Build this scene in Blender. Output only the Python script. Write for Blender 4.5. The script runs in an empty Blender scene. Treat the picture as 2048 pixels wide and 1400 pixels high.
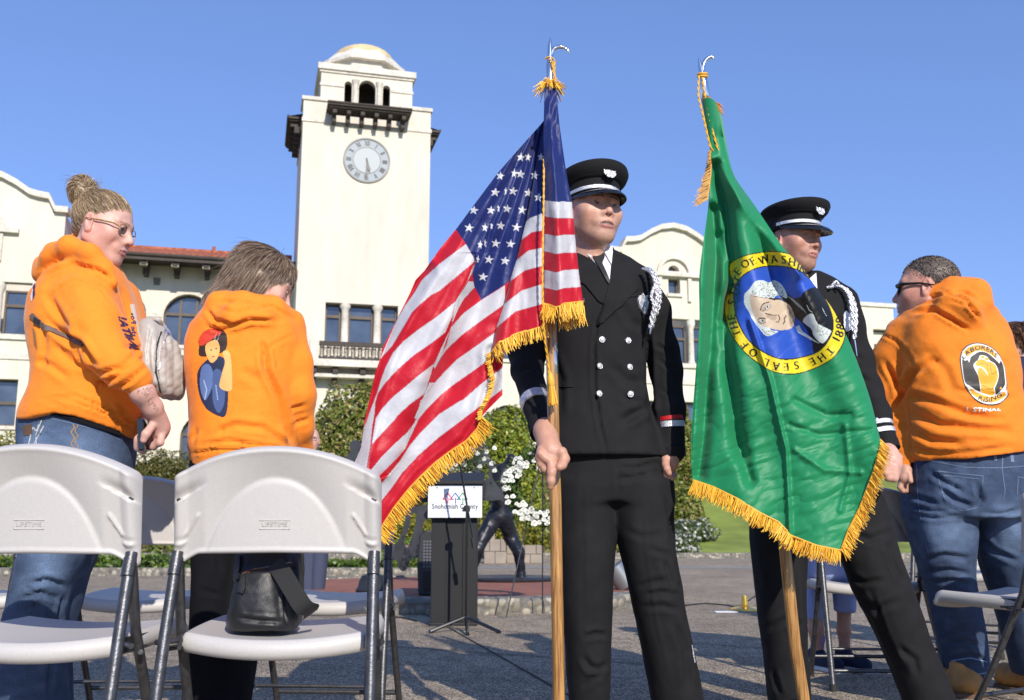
import bpy, bmesh, math, random
import numpy as np
from mathutils import Vector, Matrix, Euler
from mathutils.bvhtree import BVHTree
R = math.radians
random.seed(7); RNG = np.random.default_rng(7)
scene = bpy.context.scene
COL = scene.collection
# ------------------------------------------------------------------ camera
CAMH, TH, FPX = 0.66, R(10.2), 2000.0
cd = bpy.data.cameras.new('camera'); cam = bpy.data.objects.new('camera', cd); COL.objects.link(cam)
cam.location = (0, 0, CAMH); cam.rotation_euler = (R(90) + TH, 0, 0)
cd.sensor_width = 36; cd.lens = FPX / 2048 * 36; cd.clip_start = 0.05; cd.clip_end = 3000
cd.dof.use_dof = True; cd.dof.focus_distance = 3.1; cd.dof.aperture_fstop = 7.0
scene.camera = cam
# ------------------------------------------------------------------ light
SUN_EL, SUN_AZ = R(31), R(19)          # elevation; azimuth to the right of straight behind the camera
w = bpy.data.worlds.new('World'); scene.world = w; w.use_nodes = True
nt = w.node_tree; nt.nodes.clear()
sky = nt.nodes.new('ShaderNodeTexSky'); sky.sky_type = 'NISHITA'; sky.sun_disc = False
sky.sun_elevation = SUN_EL; sky.sun_rotation = math.pi - SUN_AZ
sky.air_density = 1.0; sky.dust_density = 0.1; sky.ozone_density = 2.2; sky.altitude = 10
bg = nt.nodes.new('ShaderNodeBackground'); bg.inputs[1].default_value = 0.128
out = nt.nodes.new('ShaderNodeOutputWorld')
gm = nt.nodes.new('ShaderNodeGamma'); gm.inputs[1].default_value = .62
tn = nt.nodes.new('ShaderNodeMix'); tn.data_type = 'RGBA'; tn.blend_type = 'MULTIPLY'; tn.inputs['Factor'].default_value = 1; tn.inputs['B'].default_value = (1.20, 1.56, 2.50, 1)
nt.links.new(sky.outputs[0], gm.inputs[0]); nt.links.new(gm.outputs[0], tn.inputs['A']); nt.links.new(tn.outputs['Result'], bg.inputs[0]); nt.links.new(bg.outputs[0], out.inputs[0])
sd = bpy.data.lights.new('sun', 'SUN'); sun = bpy.data.objects.new('sun', sd); COL.objects.link(sun)
sd.energy = 5.0; sd.angle = R(0.53); sd.color = (1.0, 0.93, 0.83)
sdir = Vector((math.sin(SUN_AZ) * math.cos(SUN_EL), -math.cos(SUN_AZ) * math.cos(SUN_EL), math.sin(SUN_EL)))
sun.rotation_euler = sdir.to_track_quat('Z', 'Y').to_euler(); sun.location = (5, -5, 12)
vs = scene.view_settings; vs.view_transform = 'Standard'; vs.look = 'None'; vs.exposure = 0.05; vs.gamma = 1
scene.cycles.use_denoising = True
scene.cycles.max_bounces = 6; scene.cycles.transparent_max_bounces = 8
# ------------------------------------------------------------------ projection helpers
CT, ST = math.cos(TH), math.sin(TH)
def P(px, py, Y):
    """the world point at distance Y (along +y) that lies on the line of sight through a photo pixel"""
    v = (700 - py) / FPX
    t = Y / (CT - v * ST)
    return np.array([(px - 1024) / FPX * t, Y, CAMH + t * (ST + v * CT)])
def mpp(py, Y): return Y / (CT - (700 - py) / FPX * ST) / FPX
def PV(px, py, Y):
    px, py, Y = np.broadcast_arrays(np.asarray(px, float), np.asarray(py, float), np.asarray(Y, float))
    v = (700 - py) / FPX; t = Y / (CT - v * ST)
    return np.stack([(px - 1024) / FPX * t, Y, CAMH + t * (ST + v * CT)], -1)
def proj(V):
    x, y, z = V[..., 0], V[..., 1], V[..., 2] - CAMH
    d = y * CT + z * ST; v = z * CT - y * ST
    return 1024 + FPX * x / d, 700 - FPX * v / d
# ------------------------------------------------------------------ materials
def pbr(name, col, rough=0.6, metal=0.0, bump=None, var=None, attr=None, spec=0.5, sheen=0.0, coat=0.0,
        sss=0.0, var2=None, bump2=None, trans=0.0, bdist=0.002, stretch=None):
    m = bpy.data.materials.new(name); m.use_nodes = True
    n = m.node_tree.nodes; l = m.node_tree.links; b = n['Principled BSDF']
    b.inputs['Base Color'].default_value = (*col, 1); b.inputs['Roughness'].default_value = rough
    b.inputs['Metallic'].default_value = metal; b.inputs['Specular IOR Level'].default_value = spec
    b.inputs['Sheen Weight'].default_value = sheen; b.inputs['Coat Weight'].default_value = coat
    b.inputs['Coat Roughness'].default_value = 0.08
    if sheen: b.inputs['Sheen Roughness'].default_value = 0.4
    if sss:
        b.inputs['Subsurface Weight'].default_value = sss; b.inputs['Subsurface Radius'].default_value = (0.012, 0.005, 0.003)
        b.inputs['Subsurface Scale'].default_value = 1.0
    tc = n.new('ShaderNodeTexCoord'); src = tc.outputs['Object']
    if stretch:
        mp = n.new('ShaderNodeMapping'); mp.inputs['Scale'].default_value = stretch
        l.new(src, mp.inputs['Vector']); src = mp.outputs[0]
    cur = None
    if attr:
        a = n.new('ShaderNodeAttribute'); a.attribute_name = attr; cur = a.outputs['Color']
    for vv in (var, var2):
        if not vv: continue
        sc, amt = vv
        t = n.new('ShaderNodeTexNoise'); t.inputs['Scale'].default_value = sc; t.inputs['Detail'].default_value = 5
        l.new(src, t.inputs['Vector'])
        mr = n.new('ShaderNodeMapRange'); mr.inputs[1].default_value = .3; mr.inputs[2].default_value = .7
        mr.inputs[3].default_value = 1 - amt; mr.inputs[4].default_value = 1 + amt
        l.new(t.outputs['Fac'], mr.inputs[0])
        mx = n.new('ShaderNodeVectorMath'); mx.operation = 'SCALE'
        if cur is None: mx.inputs[0].default_value = col
        else: l.new(cur, mx.inputs[0])
        l.new(mr.outputs[0], mx.inputs['Scale']); cur = mx.outputs[0]
    if cur is not None: l.new(cur, b.inputs['Base Color'])
    prev = None
    for bb in (bump, bump2):
        if not bb: continue
        sc, stg = bb[:2]
        kind = bb[2] if len(bb) > 2 else 'noise'
        if kind == 'noise':
            t = n.new('ShaderNodeTexNoise'); t.inputs['Detail'].default_value = 4; o = t.outputs['Fac']
        else:
            t = n.new('ShaderNodeTexVoronoi'); o = t.outputs['Distance']
        t.inputs['Scale'].default_value = sc; l.new(src, t.inputs['Vector'])
        bn = n.new('ShaderNodeBump'); bn.inputs['Strength'].default_value = stg; bn.inputs['Distance'].default_value = bb[3] if len(bb) > 3 else bdist
        l.new(o, bn.inputs['Height'])
        if prev: l.new(prev, bn.inputs['Normal'])
        prev = bn.outputs[0]
    if prev: l.new(prev, b.inputs['Normal'])
    if trans:
        o = n['Material Output']; tr = n.new('ShaderNodeBsdfTranslucent'); mx = n.new('ShaderNodeMixShader'); mx.inputs[0].default_value = trans
        if cur is not None: l.new(cur, tr.inputs[0])
        else: tr.inputs[0].default_value = (*col, 1)
        if prev: l.new(prev, tr.inputs['Normal'])
        l.new(b.outputs[0], mx.inputs[1]); l.new(tr.outputs[0], mx.inputs[2]); l.new(mx.outputs[0], o.inputs['Surface'])
    return m
# ------------------------------------------------------------------ object helpers
def tag(o, label, cat, group=None, kind=None):
    if kind: o['kind'] = kind
    if label: o['label'] = label
    if cat: o['category'] = cat
    if group: o['group'] = group
    return o
def thing(name, loc, label, cat, group=None, rz=0.0):
    o = bpy.data.objects.new(name, None); COL.objects.link(o); o.location = loc; o.rotation_euler = (0, 0, rz)
    o.empty_display_size = 0.1
    return tag(o, label, cat, group)
def rootmat(o):
    return Matrix.Translation(o.location) @ o.rotation_euler.to_matrix().to_4x4()
def mesh(name, V, F, mat=None, parent=None, smooth=True, col=None, mi=None, world=True, autos=None):
    """V (n,3) array, F: (m,k) int array or list of faces"""
    V = np.asarray(V, float)
    if parent is not None and world:
        top = parent; M = Matrix.Identity(4)
        while top is not None: M = rootmat(top) @ M; top = top.parent
        Mi = np.array(M.inverted()); V = V @ Mi[:3, :3].T + Mi[:3, 3]
    me = bpy.data.meshes.new(name)
    if isinstance(F, np.ndarray) and F.ndim == 2:
        k = F.shape[1]; nf = len(F)
        me.vertices.add(len(V)); me.vertices.foreach_set('co', V.astype(np.float32).ravel())
        me.loops.add(nf * k); me.loops.foreach_set('vertex_index', F.astype(np.int32).ravel())
        me.polygons.add(nf); me.polygons.foreach_set('loop_start', np.arange(0, nf * k, k, dtype=np.int32))
        me.polygons.foreach_set('loop_total', np.full(nf, k, np.int32))
    else:
        me.from_pydata([tuple(v) for v in V], [], [tuple(int(i) for i in f) for f in F])
    me.update(calc_edges=True)
    mats = mat if isinstance(mat, (list, tuple)) else [mat]
    for m in mats:
        if m: me.materials.append(m)
    if mi is not None: me.polygons.foreach_set('material_index', np.asarray(mi, np.int32))
    if smooth: me.polygons.foreach_set('use_smooth', np.ones(len(me.polygons), bool))
    if col is not None:
        a = me.color_attributes.new('Col', 'FLOAT_COLOR', 'POINT')
        c = np.ones((len(V), 4), np.float32); c[:, :3] = col; a.data.foreach_set('color', c.ravel())
    me.validate(); me.update()
    o = bpy.data.objects.new(name, me); COL.objects.link(o)
    if parent is not None: o.parent = parent
    if autos:
        pass
    return o
class MB:
    """collects faces; build() links them as one mesh object"""
    def __init__(s): s.V = []; s.F = []; s.M = []; s.C = []
    def add(s, V, F, m=0, c=(1, 1, 1)):
        b = len(s.V); s.V += [tuple(v) for v in V]; s.F += [tuple(i + b for i in f) for f in F]; s.M += [m] * len(F)
        s.C += [tuple(c)] * len(V); return s
    def box(s, lo, hi, m=0, X=None, c=(1, 1, 1), bev=0):
        x0, y0, z0 = lo; x1, y1, z1 = hi
        V = [(x0, y0, z0), (x1, y0, z0), (x1, y1, z0), (x0, y1, z0), (x0, y0, z1), (x1, y0, z1), (x1, y1, z1), (x0, y1, z1)]
        if X is not None: V = [tuple(X @ Vector(v)) for v in V]
        return s.add(V, [(0, 3, 2, 1), (4, 5, 6, 7), (0, 1, 5, 4), (1, 2, 6, 5), (2, 3, 7, 6), (3, 0, 4, 7)], m, c)
    def prism(s, pts, y0, y1, m=0, X=None, c=(1, 1, 1), cap=True):
        """pts: list of (x,z), extruded y0..y1"""
        n = len(pts); V = [(x, y0, z) for x, z in pts] + [(x, y1, z) for x, z in pts]
        if X is not None: V = [tuple(X @ Vector(v)) for v in V]
        F = [(i, (i + 1) % n, (i + 1) % n + n, i + n) for i in range(n)]
        if cap: F += [tuple(range(n))[::-1], tuple(range(n, 2 * n))]
        return s.add(V, F, m, c)
    def tube(s, pts, rad, n=10, m=0, c=(1, 1, 1), caps=True, flat=1.0):
        pts = [Vector(p) for p in pts]; k = len(pts)
        if not hasattr(rad, '__len__'): rad = [rad] * k
        V = []; F = []; up = None
        for i, p in enumerate(pts):
            d = (pts[min(i + 1, k - 1)] - pts[max(i - 1, 0)]).normalized()
            if up is None:
                up = Vector((0, 0, 1)) if abs(d.z) < .9 else Vector((0, 1, 0))
            a = d.cross(up).normalized(); b = a.cross(d).normalized(); up = b
            for j in range(n):
                t = 2 * math.pi * j / n
                V.append(tuple(p + (a * math.cos(t) + b * math.sin(t) * flat) * rad[i]))
        for i in range(k - 1):
            for j in range(n):
                F.append((i * n + j, i * n + (j + 1) % n, (i + 1) * n + (j + 1) % n, (i + 1) * n + j))
        if caps: F += [tuple(range(n)), tuple(range((k - 1) * n, k * n))[::-1]]
        return s.add(V, F, m, c)
    def lathe(s, prof, c0=(0, 0, 0), n=24, m=0, c=(1, 1, 1), X=None, sy=1.0):
        """prof list of (r,z)"""
        V = []; F = []; k = len(prof)
        for r, z in prof:
            for j in range(n):
                t = 2 * math.pi * j / n; V.append((c0[0] + r * math.cos(t), c0[1] + r * sy * math.sin(t), c0[2] + z))
        if X is not None: V = [tuple(X @ Vector(v)) for v in V]
        for i in range(k - 1):
            for j in range(n):
                F.append((i * n + j, i * n + (j + 1) % n, (i + 1) * n + (j + 1) % n, (i + 1) * n + j))
        F += [tuple(range(n))[::-1], tuple(range((k - 1) * n, k * n))]
        return s.add(V, F, m, c)
    def build(s, name, mat, parent=None, smooth=False, world=True, col=False, bevel=0, segs=2):
        o = mesh(name, np.array(s.V), s.F, mat, parent, smooth, np.array(s.C) if col else None, s.M, world)
        me = o.data
        bm = bmesh.new(); bm.from_mesh(me); bmesh.ops.recalc_face_normals(bm, faces=bm.faces)
        bm.to_mesh(me); bm.free()
        if bevel:
            md = o.modifiers.new('bevel', 'BEVEL'); md.width = bevel; md.segments = segs; md.limit_method = 'ANGLE'; md.angle_limit = R(40)
            md.harden_normals = False
        if smooth:
            try: me.set_sharp_from_angle(angle=R(38))
            except Exception: pass
        return o
# ------------------------------------------------------------------ noise
def _hash(ix, iy, iz, s):
    h = (ix * 374761393 + iy * 668265263 + iz * 2147483647 + s * 974634777) & 0xffffffff
    h = ((h ^ (h >> 13)) * 1274126177) & 0xffffffff
    return ((h ^ (h >> 16)) & 0xffff) / 65535.0 * 2 - 1
def vnoise(p, seed=0, octaves=2):
    p = np.asarray(p, float); out = 0; amp = 1.0
    for o in range(octaves):
        q = p * (2 ** o) + 17.3 * o; i = np.floor(q).astype(np.int64); f = q - i; u = f * f * (3 - 2 * f)
        r = 0
        for a in (0, 1):
            for b in (0, 1):
                for c in (0, 1):
                    wgt = (u[..., 0] if a else 1 - u[..., 0]) * (u[..., 1] if b else 1 - u[..., 1]) * (u[..., 2] if c else 1 - u[..., 2])
                    r = r + wgt * _hash(i[..., 0] + a, i[..., 1] + b, i[..., 2] + c, seed + o)
        out = out + amp * r; amp *= .5
    return out
# ------------------------------------------------------------------ implicit solids
class Sdf:
    def __init__(s, h): s.h = h; s.ops = []
    def cap(s, a, b, ra, rb, k=.02, sub=False):
        a = np.array(a, float); b = np.array(b, float); r = max(ra, rb)
        lo = np.minimum(a, b) - r; hi = np.maximum(a, b) + r
        def f(X, Y, Z):
            d = b - a; L = float(d @ d) + 1e-12
            t = np.clip(((X - a[0]) * d[0] + (Y - a[1]) * d[1] + (Z - a[2]) * d[2]) / L, 0, 1)
            return np.sqrt((X - a[0] - t * d[0]) ** 2 + (Y - a[1] - t * d[1]) ** 2 + (Z - a[2] - t * d[2]) ** 2) - (ra + (rb - ra) * t)
        s.ops.append((f, lo, hi, k, sub)); return s
    def chain(s, pts, k=.02, sub=False):
        """pts: list of (point, radius)"""
        for (a, ra), (b, rb) in zip(pts[:-1], pts[1:]): s.cap(a, b, ra, rb, k, sub)
        return s
    def ell(s, c, r, k=.02, sub=False, rot=None):
        c = np.array(c, float); r = np.array(r, float); m = r.max()
        M = None if rot is None else np.array(rot.to_matrix() if hasattr(rot, 'to_matrix') else rot)
        def f(X, Y, Z):
            x, y, z = X - c[0], Y - c[1], Z - c[2]
            if M is not None:
                x, y, z = (x * M[0, 0] + y * M[1, 0] + z * M[2, 0], x * M[0, 1] + y * M[1, 1] + z * M[2, 1], x * M[0, 2] + y * M[1, 2] + z * M[2, 2])
            k0 = np.sqrt((x / r[0]) ** 2 + (y / r[1]) ** 2 + (z / r[2]) ** 2)
            k1 = np.sqrt((x / r[0] ** 2) ** 2 + (y / r[1] ** 2) ** 2 + (z / r[2] ** 2) ** 2) + 1e-9
            return k0 * (k0 - 1) / k1
        lo = c - (m if M is not None else r); hi = c + (m if M is not None else r)
        s.ops.append((f, lo, hi, k, sub)); return s
    def loft(s, rows, k=.02, p=2.3, sub=False):
        """rows: (z, cx, cy, rx, ry)"""
        rows = sorted(rows); A = np.array(rows, float)
        lo = np.array([(A[:, 1] - A[:, 3]).min(), (A[:, 2] - A[:, 4]).min(), A[0, 0]])
        hi = np.array([(A[:, 1] + A[:, 3]).max(), (A[:, 2] + A[:, 4]).max(), A[-1, 0]])
        def f(X, Y, Z):
            z = Z[0, 0, :]
            g = [np.interp(z, A[:, 0], A[:, j])[None, None, :] for j in (1, 2, 3, 4)]
            n = (np.abs((X - g[0]) / g[2]) ** p + np.abs((Y - g[1]) / g[3]) ** p) ** (1 / p)
            d = (n - 1) * np.minimum(g[2], g[3])
            return np.maximum(d, np.maximum(Z - A[-1, 0], A[0, 0] - Z))
        s.ops.append((f, lo, hi, k, sub)); return s
    def solve(s, smooth=1):
        h = s.h
        pos = [o for o in s.ops if not o[4]]
        lo = np.min([o[1] for o in pos], 0) - 4 * h; hi = np.max([o[2] for o in pos], 0) + 4 * h
        n = np.ceil((hi - lo) / h).astype(int) + 1
        ax = [(lo[i] + h * np.arange(n[i])).astype(np.float32) for i in range(3)]
        D = np.full(n, .5, np.float32)
        for f, a, b, k, sub in s.ops:
            mgn = k + 3 * h
            sl = [slice(max(0, int((a[i] - mgn - lo[i]) / h)), max(0, min(n[i], int((b[i] + mgn - lo[i]) / h) + 2))) for i in range(3)]
            if any(q.stop - q.start < 1 for q in sl): continue
            X = ax[0][sl[0]][:, None, None]; Y = ax[1][sl[1]][None, :, None]; Z = ax[2][sl[2]][None, None, :]
            d = f(X, Y, Z).astype(np.float32); e = D[tuple(sl)]
            if sub:
                hh = np.maximum(k - np.abs(e + d), 0) / k; D[tuple(sl)] = np.maximum(e, -d) + hh * hh * k * .25
            else:
                hh = np.maximum(k - np.abs(e - d), 0) / k; D[tuple(sl)] = np.minimum(e, d) - hh * hh * k * .25
        return nets(D, lo, h, smooth)
def nets(D, lo, h, smooth=1):
    S = D < 0
    c = [S[i:S.shape[0] - 1 + i, j:S.shape[1] - 1 + j, k:S.shape[2] - 1 + k] for i in (0, 1) for j in (0, 1) for k in (0, 1)]
    cnt = sum(x.astype(np.int8) for x in c); act = (cnt > 0) & (cnt < 8)
    A = np.argwhere(act); idx = np.full(act.shape, -1, np.int64); idx[act] = np.arange(len(A))
    offs = np.array([(i, j, k) for i in (0, 1) for j in (0, 1) for k in (0, 1)])
    val = np.stack([D[A[:, 0] + o[0], A[:, 1] + o[1], A[:, 2] + o[2]] for o in offs], 1)
    acc = np.zeros((len(A), 3)); num = np.zeros(len(A))
    for a in range(8):
        for b in range(a + 1, 8):
            if np.abs(offs[a] - offs[b]).sum() != 1: continue
            m = (val[:, a] < 0) != (val[:, b] < 0)
            t = np.where(m, val[:, a] / np.where(m, val[:, a] - val[:, b], 1), 0)
            acc += np.where(m[:, None], offs[a] + t[:, None] * (offs[b] - offs[a]), 0); num += m
    V = lo + h * (A + acc / num[:, None])
    F = []
    for ax in range(3):
        s0 = [slice(None)] * 3; s1 = [slice(None)] * 3; s0[ax] = slice(0, -1); s1[ax] = slice(1, None)
        u, v = [(1, 2), (2, 0), (0, 1)][ax]
        E = np.argwhere(S[tuple(s0)] != S[tuple(s1)])
        E = E[(E[:, u] > 0) & (E[:, v] > 0) & (E[:, u] < D.shape[u] - 1) & (E[:, v] < D.shape[v] - 1)]
        q = []
        for du, dv in ((-1, -1), (0, -1), (0, 0), (-1, 0)):
            e = E.copy(); e[:, u] += du; e[:, v] += dv; q.append(idx[e[:, 0], e[:, 1], e[:, 2]])
        q = np.stack(q, 1); fl = ~S[E[:, 0], E[:, 1], E[:, 2]]; q[fl] = q[fl][:, ::-1]; F.append(q)
    F = np.concatenate(F); F = F[(F >= 0).all(1)]
    for _ in range(smooth): V = relax(V, F, .5)
    return V, F
def relax(V, F, lam=.5):
    k = F.shape[1]; S = np.zeros_like(V); n = np.zeros(len(V))
    for i in range(k):
        a = F[:, i]; b = F[:, (i + 1) % k]
        for d in range(3):
            S[:, d] += np.bincount(a, V[b, d], len(V)) + np.bincount(b, V[a, d], len(V))
        n += np.bincount(a, minlength=len(V)) + np.bincount(b, minlength=len(V))
    n = np.maximum(n, 1)
    return V + lam * (S / n[:, None] - V)
def vnorm(V, F):
    a = V[F[:, 2]] - V[F[:, 0]]; b = V[F[:, -1]] - V[F[:, 1]]
    N = np.cross(a, b); out = np.zeros_like(V)
    for i in range(F.shape[1]):
        for d in range(3): out[:, d] += np.bincount(F[:, i], N[:, d], len(V))
    return out / (np.linalg.norm(out, axis=1, keepdims=True) + 1e-12)
def segdist(px, py, line):
    """distance to an open polyline and the 0..1 position along it"""
    best = np.full(px.shape, 1e9); tt = np.zeros(px.shape); n = len(line) - 1
    for i in range(n):
        ax, ay = line[i]; bx, by = line[i + 1]; dx, dy = bx - ax, by - ay; L = dx * dx + dy * dy + 1e-9
        t = np.clip(((px - ax) * dx + (py - ay) * dy) / L, 0, 1)
        d = np.hypot(px - ax - t * dx, py - ay - t * dy); m = d < best
        best = np.where(m, d, best); tt = np.where(m, (i + t) / n, tt)
    return best, tt
FOLDK = 1.15
def folds(V, F, lines, front=True):
    """carve creases drawn in photo pixels into the camera side of a cloth surface; line = (pts, width_px, depth_m)"""
    px, py = proj(V); N = vnorm(V, F)
    view = V - np.array([0, 0, CAMH]); view /= np.linalg.norm(view, axis=1, keepdims=True)
    fac = np.clip(-(N * view).sum(1) * 2.5, 0, 1); disp = np.zeros(len(V))
    for pts, wd, dep in lines:
        dep = dep * FOLDK
        d, t = segdist(px, py, pts)
        prof = -np.exp(-(d / wd) ** 2) + .55 * np.exp(-((d - 2.0 * wd) / (wd * .9)) ** 2)
        disp += dep * prof * np.clip(np.sin(np.pi * np.clip(t, 0.02, .98)) * 1.8, 0, 1)
    return V + N * (disp * fac)[:, None]
def crumple(V, F, amp, scale, seed=0, oct=2, ridge=False):
    N = vnorm(V, F); n = vnoise(V * np.asarray(scale), seed, oct)
    if ridge: n = 1 - 2 * np.abs(n)
    return V + N * (amp * n)[:, None]
def inpoly(px, py, poly):
    poly = np.asarray(poly, float); r = np.zeros(px.shape, bool); n = len(poly)
    x0, y0 = poly.min(0); x1, y1 = poly.max(0)
    m = (px >= x0) & (px <= x1) & (py >= y0) & (py <= y1)
    if not m.any(): return r
    qx, qy = px[m], py[m]; rr = np.zeros(qx.shape, bool)
    for i in range(n):
        ax, ay = poly[i]; bx, by = poly[(i + 1) % n]
        if ay == by: continue
        c = ((ay > qy) != (by > qy)) & (qx < (bx - ax) * (qy - ay) / (by - ay) + ax); rr ^= c
    r[m] = rr; return r
def bez(pts, n=6, closed=False):
    """Catmull-Rom through the points"""
    p = [np.array(q, float) for q in pts]; m = len(p); out = []
    for i in range(m if closed else m - 1):
        a, b, c, d = (p[(i - 1) % m], p[i], p[(i + 1) % m], p[(i + 2) % m]) if closed else (p[max(i - 1, 0)], p[i], p[i + 1], p[min(i + 2, m - 1)])
        for j in range(n):
            t = j / n; out.append(.5 * ((2 * b) + (-a + c) * t + (2 * a - 5 * b + 4 * c - d) * t * t + (-a + 3 * b - 3 * c + d) * t ** 3))
    if not closed: out.append(p[-1])
    return [tuple(q) for q in out]
_glyph = {}
def glyph(ch, extrude=0):
    """triangles of one character of the built-in font: (verts 2D, tris, advance width)"""
    if ch in _glyph: return _glyph[ch]
    cu = bpy.data.curves.new('t', 'FONT'); cu.body = ch; cu.resolution_u = 3
    ob = bpy.data.objects.new('t', cu); COL.objects.link(ob)
    dg = bpy.context.evaluated_depsgraph_get(); me = ob.evaluated_get(dg).to_mesh()
    me.calc_loop_triangles()
    V = np.array([v.co[:2] for v in me.vertices]) if len(me.vertices) else np.zeros((0, 2))
    T = [tuple(t.vertices) for t in me.loop_triangles]
    ob.to_mesh_clear() if hasattr(ob, 'to_mesh_clear') else None
    bpy.data.objects.remove(ob); bpy.data.curves.remove(cu)
    wd = (V[:, 0].max() + .07) if len(V) else .3
    _glyph[ch] = (V, T, wd); return _glyph[ch]
def textpolys(txt, fn, bold=0.0):
    """triangles in px; fn maps (x along text in em, y in em) -> px,py"""
    out = []; x = 0
    for ch in txt:
        if ch == ' ': x += .33; continue
        V, T, wd = glyph(ch)
        for dx, dy in ([(0, 0)] if not bold else [(-bold, 0), (bold, 0), (0, bold), (0, -bold)]):
            for t in T: out.append([fn(x + V[i][0] + dx, V[i][1] + dy) for i in t])
        x += wd
    return out, x
def affine(ox, oy, ux, uy, vx, vy): return lambda x, y: (ox + ux * x + vx * y, oy + uy * x + vy * y)
def stroke(pts, wd):
    """polygon of a stroked polyline"""
    p = [np.array(q, float) for q in pts]; L = []; Rr = []
    ws = wd if hasattr(wd, '__len__') else [wd] * len(p)
    for i, q in enumerate(p):
        d = p[min(i + 1, len(p) - 1)] - p[max(i - 1, 0)]; d /= (np.linalg.norm(d) + 1e-9); n = np.array([-d[1], d[0]]) * ws[i] / 2
        L.append(tuple(q + n)); Rr.append(tuple(q - n))
    return L + Rr[::-1]
def paint(px, py, layers, base=None):
    """layers: (poly, rgb); returns colour and coverage"""
    C = np.zeros(px.shape + (3,)); A = np.zeros(px.shape, bool)
    if base is not None: C[...] = base; A[...] = True
    for poly, c in layers:
        m = inpoly(px, py, poly); C[m] = c; A |= m
    return C, A
def bvh_of(V, F): return BVHTree.FromPolygons([tuple(v) for v in V], [tuple(int(i) for i in f) for f in F])
ORG = Vector((0, 0, CAMH))
def hit(bvh, px, py, off):
    d = P(px, py, 3.0); d = (Vector(d) - ORG).normalized()
    loc, nor, i, dist = bvh.ray_cast(ORG, d, 60)
    if loc is None: return None
    if nor.dot(d) > 0: nor = -nor
    return loc + nor * off, nor
def decal(name, layers, bvh, mat, parent, step=1.0, off=.0016, maxjump=.04):
    """cloth print: painted shapes laid onto a surface as a thin coloured skin"""
    allp = np.concatenate([np.asarray(l[0], float) for l in layers])
    x0, y0 = allp.min(0) - 1; x1, y1 = allp.max(0) + 1
    xs = np.arange(x0, x1, step); ys = np.arange(y0, y1, step)
    GX, GY = np.meshgrid(xs, ys, indexing='ij')
    C, A = paint(GX, GY, layers); fc = A[:-1, :-1] | A[1:, :-1] | A[1:, 1:] | A[:-1, 1:]
    fc = (A[:-1, :-1].astype(int) + A[1:, :-1] + A[1:, 1:] + A[:-1, 1:]) >= 2
    need = np.zeros(A.shape, bool)
    for a in (0, 1):
        for b in (0, 1): need[a:A.shape[0] - 1 + a, b:A.shape[1] - 1 + b] |= fc
    idx = np.full(A.shape, -1); V = []; cc = []
    # spread colours to uncovered corners
    for i, j in np.argwhere(need):
        r = hit(bvh, GX[i, j], GY[i, j], off)
        if r is None: continue
        c = C[i, j]
        if not A[i, j]:
            for a, b in ((0, 1), (1, 0), (0, -1), (-1, 0), (1, 1), (-1, -1), (1, -1), (-1, 1)):
                if 0 <= i + a < A.shape[0] and 0 <= j + b < A.shape[1] and A[i + a, j + b]: c = C[i + a, j + b]; break
        idx[i, j] = len(V); V.append(tuple(r[0])); cc.append(c)
    F = []
    for i, j in np.argwhere(fc):
        q = (idx[i, j], idx[i + 1, j], idx[i + 1, j + 1], idx[i, j + 1])
        if min(q) < 0: continue
        ys_ = [V[k][1] for k in q]
        if max(ys_) - min(ys_) > maxjump: continue
        F.append(q)
    if not F: return None
    return mesh(name, np.array(V), np.array(F), mat, parent, True, np.array(cc))
def patch(name, poly, bvh, mat, parent, off=.002, thick=.003, step=4.0):
    """a raised piece of cloth/metal with thickness following the surface below; poly in photo pixels"""
    from mathutils.geometry import delaunay_2d_cdt
    poly = [tuple(map(float, p)) for p in poly]; B = []
    for i in range(len(poly)):
        a = np.array(poly[i]); b = np.array(poly[(i + 1) % len(poly)]); n = max(1, int(np.hypot(*(b - a)) / step))
        for k in range(n): B.append(tuple(a + (b - a) * k / n))
    x0, y0 = np.min(B, 0); x1, y1 = np.max(B, 0)
    gx, gy = np.meshgrid(np.arange(x0 + step / 2, x1, step), np.arange(y0 + step / 2, y1, step)); gx = gx.ravel(); gy = gy.ravel()
    m = inpoly(gx, gy, B)
    I = [(x, y) for x, y in zip(gx[m], gy[m])]; nb = len(B)
    d, _ = segdist(np.array([i[0] for i in I]) if I else np.zeros(0), np.array([i[1] for i in I]) if I else np.zeros(0), B + [B[0]])
    I = [p for p, q in zip(I, d) if q > step * .4]
    vs_, es, fs, ov, oe, of = delaunay_2d_cdt([Vector(p) for p in B + I], [(i, (i + 1) % nb) for i in range(nb)], [], 1, 1e-4)
    top = []; bot = []
    for v in vs_:
        r = hit(bvh, v.x, v.y, 0)
        if r is None:
            top.append(None); bot.append(None); continue
        top.append(r[0] + r[1] * (off + thick)); bot.append(r[0] + r[1] * (off - .003))
    F = []; cnt = {}
    for f in fs:
        if any(top[i] is None for i in f): continue
        F.append(tuple(f))
        for a, b in zip(f, list(f[1:]) + [f[0]]):
            cnt[(min(a, b), max(a, b))] = cnt.get((min(a, b), max(a, b)), 0) + 1
    n = len(vs_); V = [tuple(t) if t is not None else (0, 0, -50) for t in top] + [tuple(t) if t is not None else (0, 0, -50) for t in bot]
    G = list(F)
    for (a, b), c in cnt.items():
        if c == 1: G.append((a, b, b + n, a + n))
    used = sorted({i for f in G for i in f}); rm = {o: k for k, o in enumerate(used)}
    V = [V[i] for i in used]; G = [tuple(rm[i] for i in f) for f in G]
    if not G: return None
    o = mesh(name, np.array(V), G, mat, parent, True)
    bm = bmesh.new(); bm.from_mesh(o.data); bmesh.ops.recalc_face_normals(bm, faces=bm.faces); bm.to_mesh(o.data); bm.free()
    try: o.data.set_sharp_from_angle(angle=R(50))
    except Exception: pass
    return o
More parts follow.
